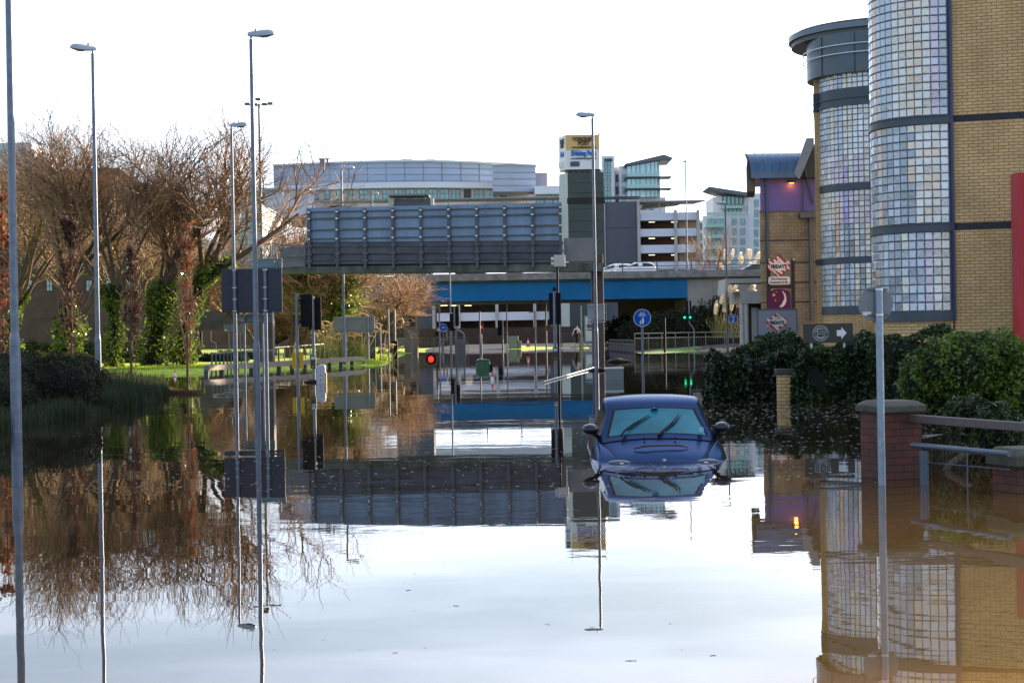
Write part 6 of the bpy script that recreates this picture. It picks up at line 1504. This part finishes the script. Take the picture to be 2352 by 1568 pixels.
for py in (405.5, 432): rect(1512, 1541, py - 9, py - 8.3, YA - 3.4, ap, 'balcony_rail', wf, .1)
b = MB(); b.prism([(absx(1431, 380, YA), fz(385, YA, 1431)), (absx(1433, 380, YA), fz(380, YA, 1431)), (absx(1522, 360, YA), fz(359, YA, 1520)), (absx(1543, 367, YA), fz(367, YA, 1543)), (absx(1540, 367, YA), fz(370, YA, 1543)), (absx(1512, 367, YA), fz(371, YA, 1510))], YA - 4, YA + 10); b.build('wing_roof', mat('wing_roof', (.12, .14, .15), .5, .2, .1), ap, absolute=True)
rect(1440, 1530, 454, 640, YA, ap, 'lower_wall', apw, 10); rect(1511, 1516, 371, 454, YA, ap, 'end_wall', apw, 8)
for px in (1462, 1478, 1496): windows(ap, px - 6, px + 6, 1, 11, 470, 482, YA)
YB3 = 420.
ab = bthing('apartment_block', 1690, YB3, 'white flats with green glass balconies and slanting roof')
rect(1640, 1722, 452, 800, YB3, ab, 'wall', apw, 15); rect(1720, 1765, 444, 800, YB3 - 1, ab, 'wall', apw, 15); rect(1618, 1721, 495, 800, YB3 - 3, ab, 'lower_wall', mat('lilac_white', (.56, .57, .64), .6, 0, .05, .1), 3)
b = MB(); b.prism([(absx(1623, 433, YB3), fz(434, YB3, 1623)), (absx(1624, 433, YB3), fz(431.5, YB3, 1623)), (absx(1719, 447, YB3), fz(446, YB3, 1719)), (absx(1719, 455, YB3), fz(454, YB3, 1719)), (absx(1650, 445, YB3), fz(444, YB3, 1650))], YB3 - 4, YB3 + 10); b.build('roof', mat('wing_roof', (.12, .14, .15)), ab, absolute=True)
windows(ab, 1660, 1706, 1, 46, 450, 471, YB3, cols=5, rows=1); windows(ab, 1663, 1703, 1, 38, 478, 490, YB3, cols=4, rows=1)
rect(1656, 1707, 471, 479, YB3 - 2, ab, 'balcony', grn, 1.5); rect(1624, 1718, 487, 494, YB3 - 3.2, ab, 'balcony', grn, .3)
for k in range(8): windows(ab, 1733, 1741, 1, 9, 459 + k * 22.5, 476 + k * 22.5, YB3 - 1, cols=1, rows=3)
for k in range(6):
    windows(ab, 1676, 1716, 2, 10, 502 + k * 22.5, 516 + k * 22.5, YB3 - 3, cols=1)
    if k < 4: windows(ab, 1624, 1664, 2, 16, 503 + k * 25, 520 + k * 25, YB3 - 3, cols=2, rows=1); rect(1619, 1667, 514 + k * 25, 522 + k * 25, YB3 - 5, ab, 'balcony', grn, 1.5)
rect(1606, 1620, 506, 800, YB3 + 3, ab, 'wall', apw, 5)
for k in range(4): windows(ab, 1606, 1618, 1, 9, 512 + k * 24, 528 + k * 24, YB3 + 3)
# ================================================================== trees and planting
bark = mat('bark', (.10, .065, .045), .9, 0, .4, 5, .5, 18, dark=(.05, .033, .024))
twigm = leafmat('twigs', (.07, .038, .024), (.42, .245, .14), .0, .7, .7)
twigm_pale = leafmat('pale_twigs', (.12, .07, .042), (.56, .36, .22), .0, .7, .7)
ivy = leafmat('ivy_leaves', (.022, .042, .006), (.24, .31, .05), .5, .2, 1.6)
redleaf = leafmat('russet_leaves', (.12, .036, .016), (.30, .10, .04), .4, .7)
deadleaf = leafmat('brown_dead_leaves', (.045, .022, .014), (.10, .045, .028), .3, .8)
hedge_l = leafmat('hedge_leaves', (.010, .024, .007), (.04, .07, .013), .25, .4, 1.6)
ivyhedge = leafmat('dark_ivy_hedge', (.006, .017, .007), (.022, .04, .012), .2, .35, 1.8)
bright_l = leafmat('bright_shrub_leaves', (.018, .05, .006), (.16, .235, .025), .3, .4, 2.2)
grass_l = leafmat('bank_grass', (.014, .024, .011), (.05, .066, .026), .3, .9, 1.0)
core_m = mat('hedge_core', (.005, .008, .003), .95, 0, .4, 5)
def bare_tree(name, px, y, H, spread, seed, label, levels=4, trunk_h=.22, r0=.2, ivy_n=0, ivy_r=.5, ivy_h=.4, twig=None, nk=(6, 6, 7, 6), lean=0., group=None, z=None, up=.35, keep=None):
    R = random.Random(seed); x0 = absx(px, 800, y); z0 = h1(x0, y) - .1 if z is None else z
    t = thing(name, label, 'tree', (x0, y, z0), 0, group)
    big, small, ends = [], [], []
    def branch(p, d, ln, r, lv):
        n = 4 if lv < 3 else 2; pts = [p]; q = p
        for i in range(n):
            jt = .12 if lv < 2 else .24; d = (d + Vector((R.gauss(0, jt), R.gauss(0, jt), up * .16 + R.gauss(0, .08)))).normalized(); q2 = q + d * ln / n
            ra, rb = r * (1 - .62 * i / n), r * (1 - .62 * (i + 1) / n)
            (big if lv <= 1 else small).append((*q, *q2, ra, rb)); q = q2; pts.append(q)
        if lv < levels:
            k = nk[min(lv, len(nk) - 1)]
            for j in range(k):
                u = (.30 + .70 * (j + R.random() * .6) / k) if lv else (.62 + .38 * (j + .5) / k)
                u = min(u, .999); i = int(u * n); b0 = pts[i].lerp(pts[i + 1], u * n - i)
                a = R.uniform(0, 6.283); side = Vector((math.cos(a), math.sin(a), 0)); side = (side - d * side.dot(d)); 
                if side.length < .01: side = Vector((1, 0, 0))
                side.normalize(); sp_ = R.uniform(.45, .95) * spread if lv < 2 else R.uniform(.55, 1.25)
                nd = (d + side * sp_ + Vector((0, 0, up * .4))).normalized()
                branch(b0, nd, ln * R.uniform(.5, .72) if lv else (H - H * trunk_h) * R.uniform(.48, .62), r * (.44 if lv else .62) * R.uniform(.8, 1.1), lv + 1)
    branch(Vector((0, 0, 0)), Vector((lean, 0, 1)).normalized(), H * trunk_h * 1.6, r0, 0)
    # clamp twig radius so that they stay visible
    a = np.array(small); a[:, 6:8] = np.maximum(a[:, 6:8], .0075)
    zmax = np.percentile(a[:, 5], 99.5); k = H / zmax
    a[:, [0, 1, 2, 3, 4, 5]] *= k; bg_ = np.array(big); bg_[:, :6] *= k
    V, Fc = segs_mesh(bg_, 7); npmesh('trunk', V, Fc, bark, t)
    V, Fc = segs_mesh(a, 3); npmesh('crown', V, Fc, twig or twigm, t)
    if ivy_n:
        rs = np.random.default_rng(seed); base = bg_[bg_[:, 5] < H * ivy_h]
        if len(base) == 0: base = bg_[:4]
        pick = rs.integers(0, len(base), ivy_n); u = rs.random((ivy_n, 1)); p = base[pick, 0:3] * (1 - u) + base[pick, 3:6] * u
        dr = rs.normal(size=(ivy_n, 3)); dr /= np.linalg.norm(dr, axis=1, keepdims=True)
        wav = 1 + .35 * np.sin(p[:, 2:3] * 3 + seed) + .25 * np.sin(p[:, 2:3] * 7.3)
        wav = wav * (.55 + .75 * np.clip(1 - p[:, 2:3] / (H * ivy_h), 0, 1)); p = p + dr * ivy_r * wav * rs.uniform(.45, 1, (ivy_n, 1)); p[:, 2] = np.abs(p[:, 2])
        V, Fc = leaves_mesh(p, .13, rs); npmesh('ivy', V, Fc, ivy, t)
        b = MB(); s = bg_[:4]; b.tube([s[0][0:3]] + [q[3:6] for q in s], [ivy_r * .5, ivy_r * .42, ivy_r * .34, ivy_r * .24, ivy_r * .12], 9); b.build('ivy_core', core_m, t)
    return t
GT = 'row of bare trees on the left bank'
bare_tree('bare_tree', 150, 84, 12.8, .8, 21, 'ivy wrapped bare tree at the far left, in front of the dark blue car', ivy_n=5200, ivy_r=.75, ivy_h=.33, r0=.26, group=GT)
bare_tree('bare_tree', 258, 83, 12.4, .8, 22, 'bare tree with a narrow ivy column right of the second lamp post', ivy_n=3600, ivy_r=.50, ivy_h=.36, r0=.2, group=GT)
bare_tree('bare_tree', 345, 86, 12.6, .85, 23, 'bare tree with a wide dark mass of ivy in the middle of the left row', ivy_n=6500, ivy_r=1.0, ivy_h=.34, r0=.28, group=GT)
bare_tree('bare_tree', 425, 87, 13.4, .95, 24, 'tallest bare tree, open fan of branches with bright ivy at its foot', ivy_n=6000, ivy_r=.62, ivy_h=.42, r0=.28, trunk_h=.26, group=GT)
bare_tree('bare_tree', 40, 88, 13.4, .8, 25, 'bare tree behind the thick left lamp post', ivy_n=1200, ivy_r=.5, ivy_h=.3, group=GT)
bare_tree('bare_tree', -70, 92, 12, .85, 26, 'bare tree reaching in from the left edge of the picture', group=GT)
bare_tree('bare_tree', 205, 100, 12.8, .9, 27, 'bare tree standing behind the row, left of centre of the brick building', group=GT, twig=twigm_pale)
bare_tree('bare_tree', 300, 98, 11.5, .9, 28, 'bare tree behind the row in front of the sloping brick roof', group=GT, twig=twigm_pale)
bare_tree('bare_tree', 458, 108, 10.2, .7, 30, 'broad low bare tree between the tallest bare tree and the sign posts', group=GT, nk=(7, 7, 8, 6))
G2 = 'bare trees behind the gantry'
bare_tree('bare_tree', 662, 112, 9.4, 1.15, 31, 'bare tree with a thick leaning trunk on the lawn behind the dark sign', r0=.38, lean=.12, group=G2, nk=(8, 7, 8, 7), twig=twigm_pale)
bare_tree('bare_tree', 735, 118, 9.0, 1.2, 32, 'bare tree behind the left end of the gantry panels', r0=.3, group=G2, nk=(8, 7, 8, 7))
bare_tree('bare_tree', 800, 112, 8.0, 1.2, 33, 'ivy clad bare tree under the gantry beside the lamp post', ivy_n=9000, ivy_r=1.3, ivy_h=.95, r0=.25, group=G2, nk=(8, 7, 8, 7), twig=twigm_pale)
bare_tree('bare_tree', 872, 122, 6.6, 1.5, 34, 'low spreading bare tree reaching right towards the blue girder', r0=.25, lean=.55, group=G2, nk=(7, 7, 7, 6), twig=twigm_pale, up=.12)
bare_tree('bare_tree', 590, 120, 8.6, 1.1, 35, 'bare tree behind the tallest street lamp', group=G2, nk=(8, 7, 8, 7))
bare_tree('bare_tree', 632, 128, 6.6, 1.5, 51, 'low twiggy tree filling the gap right of the dark sign back', trunk_h=.12, r0=.16, group=G2, nk=(9, 7, 7, 7), twig=twigm_pale, up=.15)
bare_tree('bare_tree', 700, 126, 6.2, 1.5, 52, 'low twiggy tree behind the two black signal backs', trunk_h=.12, r0=.16, group=G2, nk=(9, 7, 7, 7), up=.15)
bare_tree('bare_tree', 768, 130, 6.6, 1.5, 53, 'low twiggy tree behind the lamp post under the gantry', trunk_h=.12, r0=.16, group=G2, nk=(9, 7, 7, 7), twig=twigm_pale, up=.15)
bare_tree('bare_tree', 900, 134, 6.6, 1.5, 54, 'wide twiggy tree hanging in front of the left end of the blue girder', trunk_h=.3, r0=.2, group=G2, nk=(9, 7, 7, 7), twig=twigm_pale, up=.08)
bare_tree('bare_tree', 1640, 165, 8.8, .6, 36, 'small upright bare tree on the bridge approach in front of the white flats', levels=3, r0=.12, z=3.2, nk=(7, 7, 6), twig=twigm_pale)
# slim young trees with russet or brown leaves on the near bank
def sapling(px, pyb, H, leafm, n, rad, seed, label, zc0=.12):
    g0 = G(px, pyb); t = thing('sapling', label, 'young tree', (g0.x, g0.y, -.1), 0, 'slim saplings holding dead leaves'); R = random.Random(seed); rs = np.random.default_rng(seed)
    big = [(0, 0, 0, .02, .0, H * .5, .045, .03), (.02, 0, H * .5, .05, .0, H, .03, .008)]; sm = []
    for k in range(46):
        u = R.uniform(.15, .97); a = R.uniform(0, 6.28); p = Vector((.04 * u, 0, H * u)); d = Vector((math.cos(a) * .34, math.sin(a) * .34, 1)).normalized(); ln = (1.05 - u) * H * .35 + .35
        q = p + d * ln * .5 + Vector((0, 0, 0)); e = q + Vector((d.x * .3, d.y * .3, 1)).normalized() * ln * .6
        sm += [(*p, *q, .012, .009), (*q, *e, .009, .006)]
        for j in range(3): w_ = q.lerp(e, R.random()); sm.append((*w_, *(w_ + Vector((R.gauss(0, .15), R.gauss(0, .15), .25))), .006, .004))
    V, Fc = segs_mesh(np.array(big), 7); npmesh('trunk', V, Fc, bark, t); sm = np.array(sm); V, Fc = segs_mesh(sm, 3); npmesh('crown', V, Fc, twigm, t)
    pick = rs.integers(0, len(sm), n); u = rs.random((n, 1)); p = sm[pick, :3] * (1 - u) + sm[pick, 3:6] * u + rs.normal(size=(n, 3)) * .05
    clump = (np.sin(p[:, 2] * 4.1 + seed) + np.sin(p[:, 2] * 9.7 + 2 * seed) + rs.normal(size=n) * .5) > -.55; p = p[clump]; sel = p[:, 2] > H * zc0; p = p[sel]; p[:, :2] *= rad
    V, Fc = leaves_mesh(p, .10, rs, aspect=1.7); npmesh('leaves', V, Fc, leafm, t); return t
sapling(431, 892, 4.9, redleaf, 520, .7, 41, 'slim sapling with orange brown leaves at the tip of the left bank')
sapling(302, 892, 4.6, deadleaf, 750, .65, 42, 'slim dark brown leaved sapling in the middle of the left bank')
sapling(166, 892, 5.6, deadleaf, 1300, .8, 43, 'slim tall brown leaved sapling on the bank between the first two lamp posts')
sapling(8, 905, 5.8, redleaf, 1100, .8, 44, 'russet leaved sapling partly cut off by the left edge')

# foliage volumes
def ellip(rs, n, c, r, jit=.12, freq=2.2, seed=0):
    d = rs.normal(size=(n, 3)); d /= np.linalg.norm(d, axis=1, keepdims=True)
    ph = seed * 1.7; lump = 1 + jit * (np.sin(d[:, 0] * freq * 3 + ph) * np.cos(d[:, 1] * freq * 2.6 + ph) + .6 * np.sin(d[:, 2] * freq * 4 + d[:, 0] * freq * 5 + ph))
    return np.array(c) + d * np.array(r) * (lump * rs.uniform(.80, 1.04, n))[:, None]
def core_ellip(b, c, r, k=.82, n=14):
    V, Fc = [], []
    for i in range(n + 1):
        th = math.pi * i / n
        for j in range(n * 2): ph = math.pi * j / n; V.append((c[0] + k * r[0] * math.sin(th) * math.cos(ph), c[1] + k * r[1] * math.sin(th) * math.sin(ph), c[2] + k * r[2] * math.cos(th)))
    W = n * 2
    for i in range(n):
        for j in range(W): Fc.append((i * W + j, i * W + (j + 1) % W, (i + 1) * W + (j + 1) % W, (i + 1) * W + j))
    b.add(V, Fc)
def shrub(name, label, cat, blobs, n, size, m, seed, group=None, twigs=False):
    rs = np.random.default_rng(seed); c0 = blobs[0][0]; t = thing(name, label, cat, (c0[0], c0[1], 0), 0, group); b = MB(); P_ = []
    area = np.array([r[0] * r[1] + r[1] * r[2] + r[0] * r[2] for c, r in blobs]); cnt = (n * area / area.sum()).astype(int)
    for i, ((c, r), k) in enumerate(zip(blobs, cnt)): core_ellip(b, c, r); P_.append(ellip(rs, k, c, r, seed=seed + i))
    p = np.concatenate(P_); p = p[p[:, 2] > -.05]; p[:, 0] -= c0[0]; p[:, 1] -= c0[1]
    V, Fc = leaves_mesh(p, size, rs, up=.5); npmesh('foliage', V, Fc, m, t)
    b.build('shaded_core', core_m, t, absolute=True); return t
def hedgebox(name, label, x0, x1, y0, y1, z1, n, size, m, seed, wob=.10, skew=0., cat='hedge'):
    rs = np.random.default_rng(seed); cx, cy = (x0 + x1) / 2, (y0 + y1) / 2; t = thing(name, label, cat, (cx, cy, 0)); lx, ly = x1 - x0, y1 - y0
    fr = rs.random(n); u, v_, w_ = rs.uniform(-.5, .5, n), rs.uniform(-.5, .5, n), rs.random(n)
    ax, ay, az = lx * z1, ly * z1, lx * ly; tot = ax * 1.6 + ay * 2 + az; p = np.zeros((n, 3))
    A = fr < ax * 1.6 / tot; B = (~A) & (fr < (ax * 1.6 + ay * 2) / tot); C = ~(A | B)
    p[A] = np.stack([u[A] * lx, np.full(A.sum(), -.5 * ly), w_[A] * z1], 1); sgn = np.where(v_[B] > 0, .5, -.5); p[B] = np.stack([sgn * lx, u[B] * ly, w_[B] * z1], 1); p[C] = np.stack([u[C] * lx, v_[C] * ly, np.full(C.sum(), z1)], 1)
    l_ = wob * (np.sin(p[:, 0] * 3.1 + seed) + np.sin(p[:, 0] * 7.7 + p[:, 2] * 4 + seed) * .7 + np.sin(p[:, 2] * 6.1 + seed * 2 + p[:, 1] * 3) * .6)
    edge = np.clip((p[:, 2] / z1 - .72) / .28, 0, 1) ** 2; p[:, 1] += (-l_ * (p[:, 1] < 0)) + edge * .18 * np.where(p[:, 1] < 0, 1, -1); p[:, 2] += l_ * (p[:, 2] > z1 * .8) * .9; p[:, 0] += l_ * .5
    p += rs.normal(size=(n, 3)) * .025; p = p[p[:, 2] > 0]
    if skew: p[:, 1] += (p[:, 0]) * skew
    V, Fc = leaves_mesh(p, size, rs, up=.3); npmesh('foliage', V, Fc, m, t)
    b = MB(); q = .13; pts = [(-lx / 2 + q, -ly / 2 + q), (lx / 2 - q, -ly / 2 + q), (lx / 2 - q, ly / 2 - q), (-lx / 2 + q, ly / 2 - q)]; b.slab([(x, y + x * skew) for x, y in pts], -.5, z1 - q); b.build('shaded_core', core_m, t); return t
# right hedge: ivy block, pillar gap, long hedge, bright shrub
Ya = 38.6
hedgebox('hedge', 'dark ivy hedge block at the left end beside the buff pier', absx(1630, 870, Ya), absx(1788, 870, Ya), 38.0, 39.6, 0.92, 9000, .085, ivyhedge, 61, .09)
hedgebox('hedge', 'long dark hedge between the buff pier and the round sign pole', absx(1815, 870, 37.4), absx(2030, 870, 36), 36.6, 38.6, 1.12, 15000, .08, hedge_l, 62, .12, -.25)
hedgebox('hedge', 'dark hedge behind the taller red brick pier', absx(2010, 870, 36), absx(2200, 870, 36), 35.2, 37, 1.35, 9000, .08, hedge_l, 63, .12, -.2)
hedgebox('hedge', 'low hedge top running back under the restaurant board', absx(1690, 800, 43), absx(1860, 800, 43), 42, 44, 1.15, 6000, .085, hedge_l, 64, .10)
e = lambda px, py, y: tuple(P(px, py, y))
shrub('shrub', 'rounded green shrub in front of the restaurant board, above the ivy hedge', 'shrub', [((absx(1785, 790, 43), 42.2, .95), (.75, .7, .55)), ((absx(1845, 790, 43), 42.5, .9), (.5, .6, .45))], 5500, .07, mat and leafmat('mid_shrub_leaves', (.012, .035, .007), (.045, .085, .014), .25, .4, 2), 65)
shrub('shrub', 'low green shrub between the casino board and the round sign', 'shrub', [((absx(1985, 800, 38.5), 38.6, 1.05), (.65, .6, .42)), ((absx(2060, 800, 38), 38.3, .95), (.6, .6, .4))], 5500, .07, leafmat('mid_shrub_leaves', (.03, .075, .015), (.07, .13, .02)), 66)
yq = 24.0
shrub('shrub', 'big bright green shrub filling the right edge beneath the brick wall', 'shrub', [((P(2205, 845, yq).x, yq, P(2205, 845, yq).z), (.62, .55, .48)), ((P(2290, 830, yq).x, yq + .2, P(2290, 830, yq).z), (.6, .6, .42)), ((P(2345, 860, yq).x, yq - .2, P(2345, 900, yq).z), (.45, .5, .65)), ((P(2140, 880, yq).x, yq + .3, P(2140, 880, yq).z), (.4, .45, .42)), ((P(2250, 915, yq).x, yq + .4, P(2250, 915, yq).z), (.55, .4, .45))], 26000, .045, bright_l, 67)
# drooping branches and stems under the shrub
def stems(name, label, cx, cy, n, H, seed, m, w=.5, cat='stems', r=.006, lean=0):
    R = random.Random(seed); t = thing(name, label, cat, (cx, cy, 0)); S_ = []
    for k in range(n):
        x, y = R.uniform(-w, w), R.uniform(-.4, .4); p = Vector((x, y, -.2)); d = Vector((R.gauss(lean, .35), R.gauss(0, .2), 1)).normalized(); h = H * R.uniform(.5, 1.1)
        for i in range(4):
            q = p + d * h / 4; S_.append((*p, *q, r * (1 - i * .2), r * (.8 - i * .2))); p = q; d = (d + Vector((R.gauss(0, .2), R.gauss(0, .1), -.05))).normalized()
    V, Fc = segs_mesh(np.array(S_), 3); npmesh('stem', V, Fc, m, t); return t
q = G(2215, 1100); stems('bare_shrub', 'tangle of bare brown stems standing in the water under the big bright shrub', q.x, q.y + 1.2, 70, .75, 71, mat('stem_bark', (.055, .035, .02), .9, 0, .3, 9), .55, 'shrub', .008)
q = G(2170, 1078); t = thing('broken_branch', 'thick broken dark branch slanting out of the water behind the square rail post', 'branch', (q.x, q.y, 0), .2)
b = MB(); b.tube([(-.05, 0, -.1), (.05, 0, .05), (.28, .05, .17), (.34, .05, .18)], [.035, .04, .035, .02], 8); b.build('branch', bark, t, smooth=True)
shrub('shrub', 'small leafy shrub low behind the mesh wires at the right', 'shrub', [((P(2290, 1010, 20).x, 20, .38), (.28, .3, .3)), ((P(2230, 975, 21).x, 21, .5), (.35, .3, .22))], 4200, .045, hedge_l, 68)

# left bank planting
def blades(name, label, poly_px, n, hmin, hmax, seed, m, w=.02, kind='stuff', bend=.35):
    rs = np.random.default_rng(seed); po = np.array([gp(*q) for q in poly_px]); lo, hi = po.min(0), po.max(0); pts = np.zeros((0, 2))
    while len(pts) < n:
        c = rs.uniform(lo, hi, (n * 2, 2)); c = c[sdf([tuple(q) for q in po], c[:, 0], c[:, 1]) > 0]; pts = np.concatenate([pts, c])
    pts = pts[:n]; z = hfun(pts[:, 0], pts[:, 1]); tuft = .65 + .35 * np.sin(pts[:, 0] * 1.9 + seed) * np.sin(pts[:, 1] * 1.3 + 1); H = rs.uniform(hmin, hmax, n) * tuft
    an = rs.uniform(0, 6.283, n); dx, dy = np.cos(an), np.sin(an); be = rs.uniform(.05, bend, n) * H; x, y = pts.T
    sx, sy = -dy * w / 2, dx * w / 2; z = np.maximum(z, -.1) - .03
    a = np.stack([x - sx, y - sy, z], 1); b_ = np.stack([x + sx, y + sy, z], 1); c = np.stack([x + sx * .8 + dx * be * .3, y + sy * .8 + dy * be * .3, z + H * .6], 1); d = np.stack([x - sx * .8 + dx * be * .3, y - sy * .8 + dy * be * .3, z + H * .6], 1); tip = np.stack([x + dx * be, y + dy * be, z + H], 1)
    V = np.stack([a, b_, c, d, tip], 1).reshape(-1, 3); i = np.arange(n)[:, None] * 5
    Fc = np.concatenate([np.concatenate([i, i + 1, i + 2, i + 3], 1), np.concatenate([i + 3, i + 2, i + 4, i + 4], 1)])
    me = bpy.data.meshes.new(name); V = V.tolist(); F4 = [tuple(f) for f in Fc[:n].tolist()]; F3 = [tuple(f[:3]) for f in Fc[n:].tolist()]
    me.from_pydata(V, [], F4 + F3); me.materials.append(m); o = addmesh(name, me)
    tag(o, label, 'grass', kind=kind); return o
blades('bank_grass', 'rough dark grass and weeds on the left bank', [(-120, 1015), (40, 985), (120, 972), (210, 957), (330, 934), (388, 908), (375, 893), (200, 886), (-250, 886)], 52000, .25, .62, 81, grass_l, .022)
blades('islet_grass', 'low dead grass on the tip of the left bank', [(370, 903), (470, 906.5), (468, 901), (385, 893)], 2500, .05, .16, 82, leafmat('dead_grass', (.06, .035, .015), (.12, .08, .03), .3, .7), .02)
blades('verge_grass', 'bright grass fringe at the far left waterline', [(150, 863), (230, 861), (480, 854), (600, 850), (720, 844), (830, 838), (868, 841), (893, 830), (905, 821), (890, 815), (800, 828), (600, 840), (200, 852)], 26000, .06, .20, 83, leafmat('verge_grass', (.20, .27, .02), (.42, .50, .05), .5, .6, 1), .035)
blades('lawn_grass', 'sunlit lawn grass left of the bridge pier', [(455, 812), (640, 806), (930, 808), (900, 795), (640, 796), (440, 797)], 9000, .05, .12, 84, leafmat('lawn_grass', (.28, .38, .02), (.48, .58, .05), .55, .6, 1), .06)
def bush_at(px, pyb, w, h, d, n, size, m, seed, label, k=3):
    g0 = G(px, pyb); R = random.Random(seed); bl = []
    for i in range(k): u = (i + .5) / k - .5; bl.append(((g0.x + u * w, g0.y + R.uniform(-.2, .2) * d, h * R.uniform(.38, .5)), (w / k * R.uniform(.75, .95), d / 2, h * R.uniform(.5, .6))))
    return shrub('bush', label, 'bush', bl, n, size, m, seed)
dkb = leafmat('dark_bush_leaves', (.009, .014, .006), (.032, .040, .015), .25, .9, 1.4)
bush_at(20, 950, 3.2, 1.35, 2.2, 22000, .055, dkb, 91, 'tall dark bush around the foot of the thick left lamp post')
bush_at(125, 915, 2.2, .95, 2.0, 15000, .05, dkb, 92, 'dark weedy bush right of the thick left lamp post')
bush_at(-90, 962, 2.6, 1.2, 1.8, 12000, .055, dkb, 93, 'dark bush at the bottom left corner of the bank')
bush_at(90, 868, 4.2, 1.1, 1.6, 7000, .11, leafmat('ochre_bush', (.09, .085, .015), (.19, .16, .03), .4, .6, 1.4), 94, 'ochre green bush catching the sun at the left, behind the dark weeds')
bush_at(560, 832, 3.2, .75, 1.8, 5000, .10, hedge_l, 95, 'low rounded dark bush behind the left sign posts', 3)
bush_at(500, 838, 3.0, .7, 1.4, 4000, .10, dkb, 96, 'low brownish bush just left of the left sign posts')
hx = absx(-100, 830, 98); hedgebox('hedge', 'long clipped hedge behind the ivy covered trunks', hx, absx(445, 830, 98), 97, 98.6, 1.35, 16000, .15, leafmat('olive_hedge', (.04, .06, .012), (.09, .11, .02), .3, .5, 1), 97, .10)
y_ = 137; shrub('bush', 'mass of dark shrubs in front of the bridge abutment', 'bush', [((absx(1480, 780, y_), y_, 1.2), (2.2, 1.5, 1.4)), ((absx(1540, 770, y_), y_ + 1, 1.3), (2.2, 1.5, 1.7)), ((absx(1600, 765, y_), y_, 1.6), (2.4, 1.5, 1.7)), ((absx(1665, 760, y_), y_, 1.8), (2.6, 1.5, 2.3)), ((absx(1430, 785, y_ + 14), y_ + 14, 1.2), (1.8, 1.2, 1.6))], 16000, .2, dkb, 98)
# plumed grasses
def plumes(px0, px1, y, n, H, seed, label, m, droop=.5, z=None, name='plumed_grass', pr=.05, lit=None):
    R = random.Random(seed); xa, xb = absx(px0, 800, y), absx(px1, 800, y); xc = (xa + xb) / 2; z0 = h1(xc, y) if z is None else z
    t = thing(name, label, 'grass clump', (xc, y, z0)); S_, PL, lv = [], [], []
    for k in range(n):
        p = Vector((R.uniform(xa, xb) - xc, R.uniform(-.5, .5), 0)); h = H * R.uniform(.55, 1.05); d = Vector((R.gauss(.05, .14), R.gauss(0, .1), 1)).normalized(); sgn = 1 if R.random() < .75 else -1
        for i in range(5):
            q = p + d * h / 6; S_.append((*p, *q, .014, .012)); p = q; d = (d + Vector((.04 * sgn, 0, 0))).normalized()
        for i in range(6):
            d = (d + Vector((droop * .42 * sgn, 0, -droop * .38))).normalized(); q = p + d * h / 16; PL.append((*p, *q, pr * (.5 + .5 * math.sin(math.pi * (i + .6) / 6.5)), pr * (.5 + .5 * math.sin(math.pi * (i + 1.5) / 7)))); p = q
    for k in range(n * 9):
        p = Vector((R.uniform(xa, xb) - xc, R.uniform(-.6, .6), -.1)); h = H * R.uniform(.2, .55); d = Vector((R.gauss(0, .3), R.gauss(0, .2), 1)).normalized()
        for i in range(3): q = p + d * h / 3; lv.append((*p, *q, .012, .010)); p = q; d = (d + Vector((R.gauss(0, .15), 0, -.12))).normalized()
    V, Fc = segs_mesh(np.array(S_), 3); npmesh('stalk', V, Fc, mat('straw', (.45, .36, .18), .7, 0, .3, 3), t)
    V, Fc = segs_mesh(np.array(PL), 5); npmesh('plume', V, Fc, m, t)
    V, Fc = segs_mesh(np.array(lv), 3); npmesh('blade', V, Fc, mat('olive_blade', (.20, .22, .06), .7, 0, .3, 3), t); return t
plm = leafmat('plume_beige', (.42, .32, .20), (.60, .48, .32), .5, .9, 3)
plumes(727, 778, 101, 30, 2.3, 101, 'clump of tall drooping plumed grass behind the push button pole', plm, .5)
plumes(775, 840, 98, 34, 2.7, 102, 'clump of arching plumed grass in front of the wide grey sign back', plm, .7)
plw = leafmat('plume_white', (.62, .56, .46), (.75, .7, .6), .5, .9, 3)
plumes(1640, 1715, 128, 20, 3.6, 103, 'white pampas plumes beside the small blue sign by the porch', plw, .05, z=1.0, name='pampas_grass', pr=.16)
plumes(1655, 1740, 158, 14, 2.6, 104, 'sunlit white pampas plumes behind the bridge railing', plw, .05, z=5.9, name='pampas_grass', pr=.17)
plumes(868, 905, 99, 8, 1.0, 105, 'low pale grasses at the water edge right of the wide grey sign back', plm, .3)
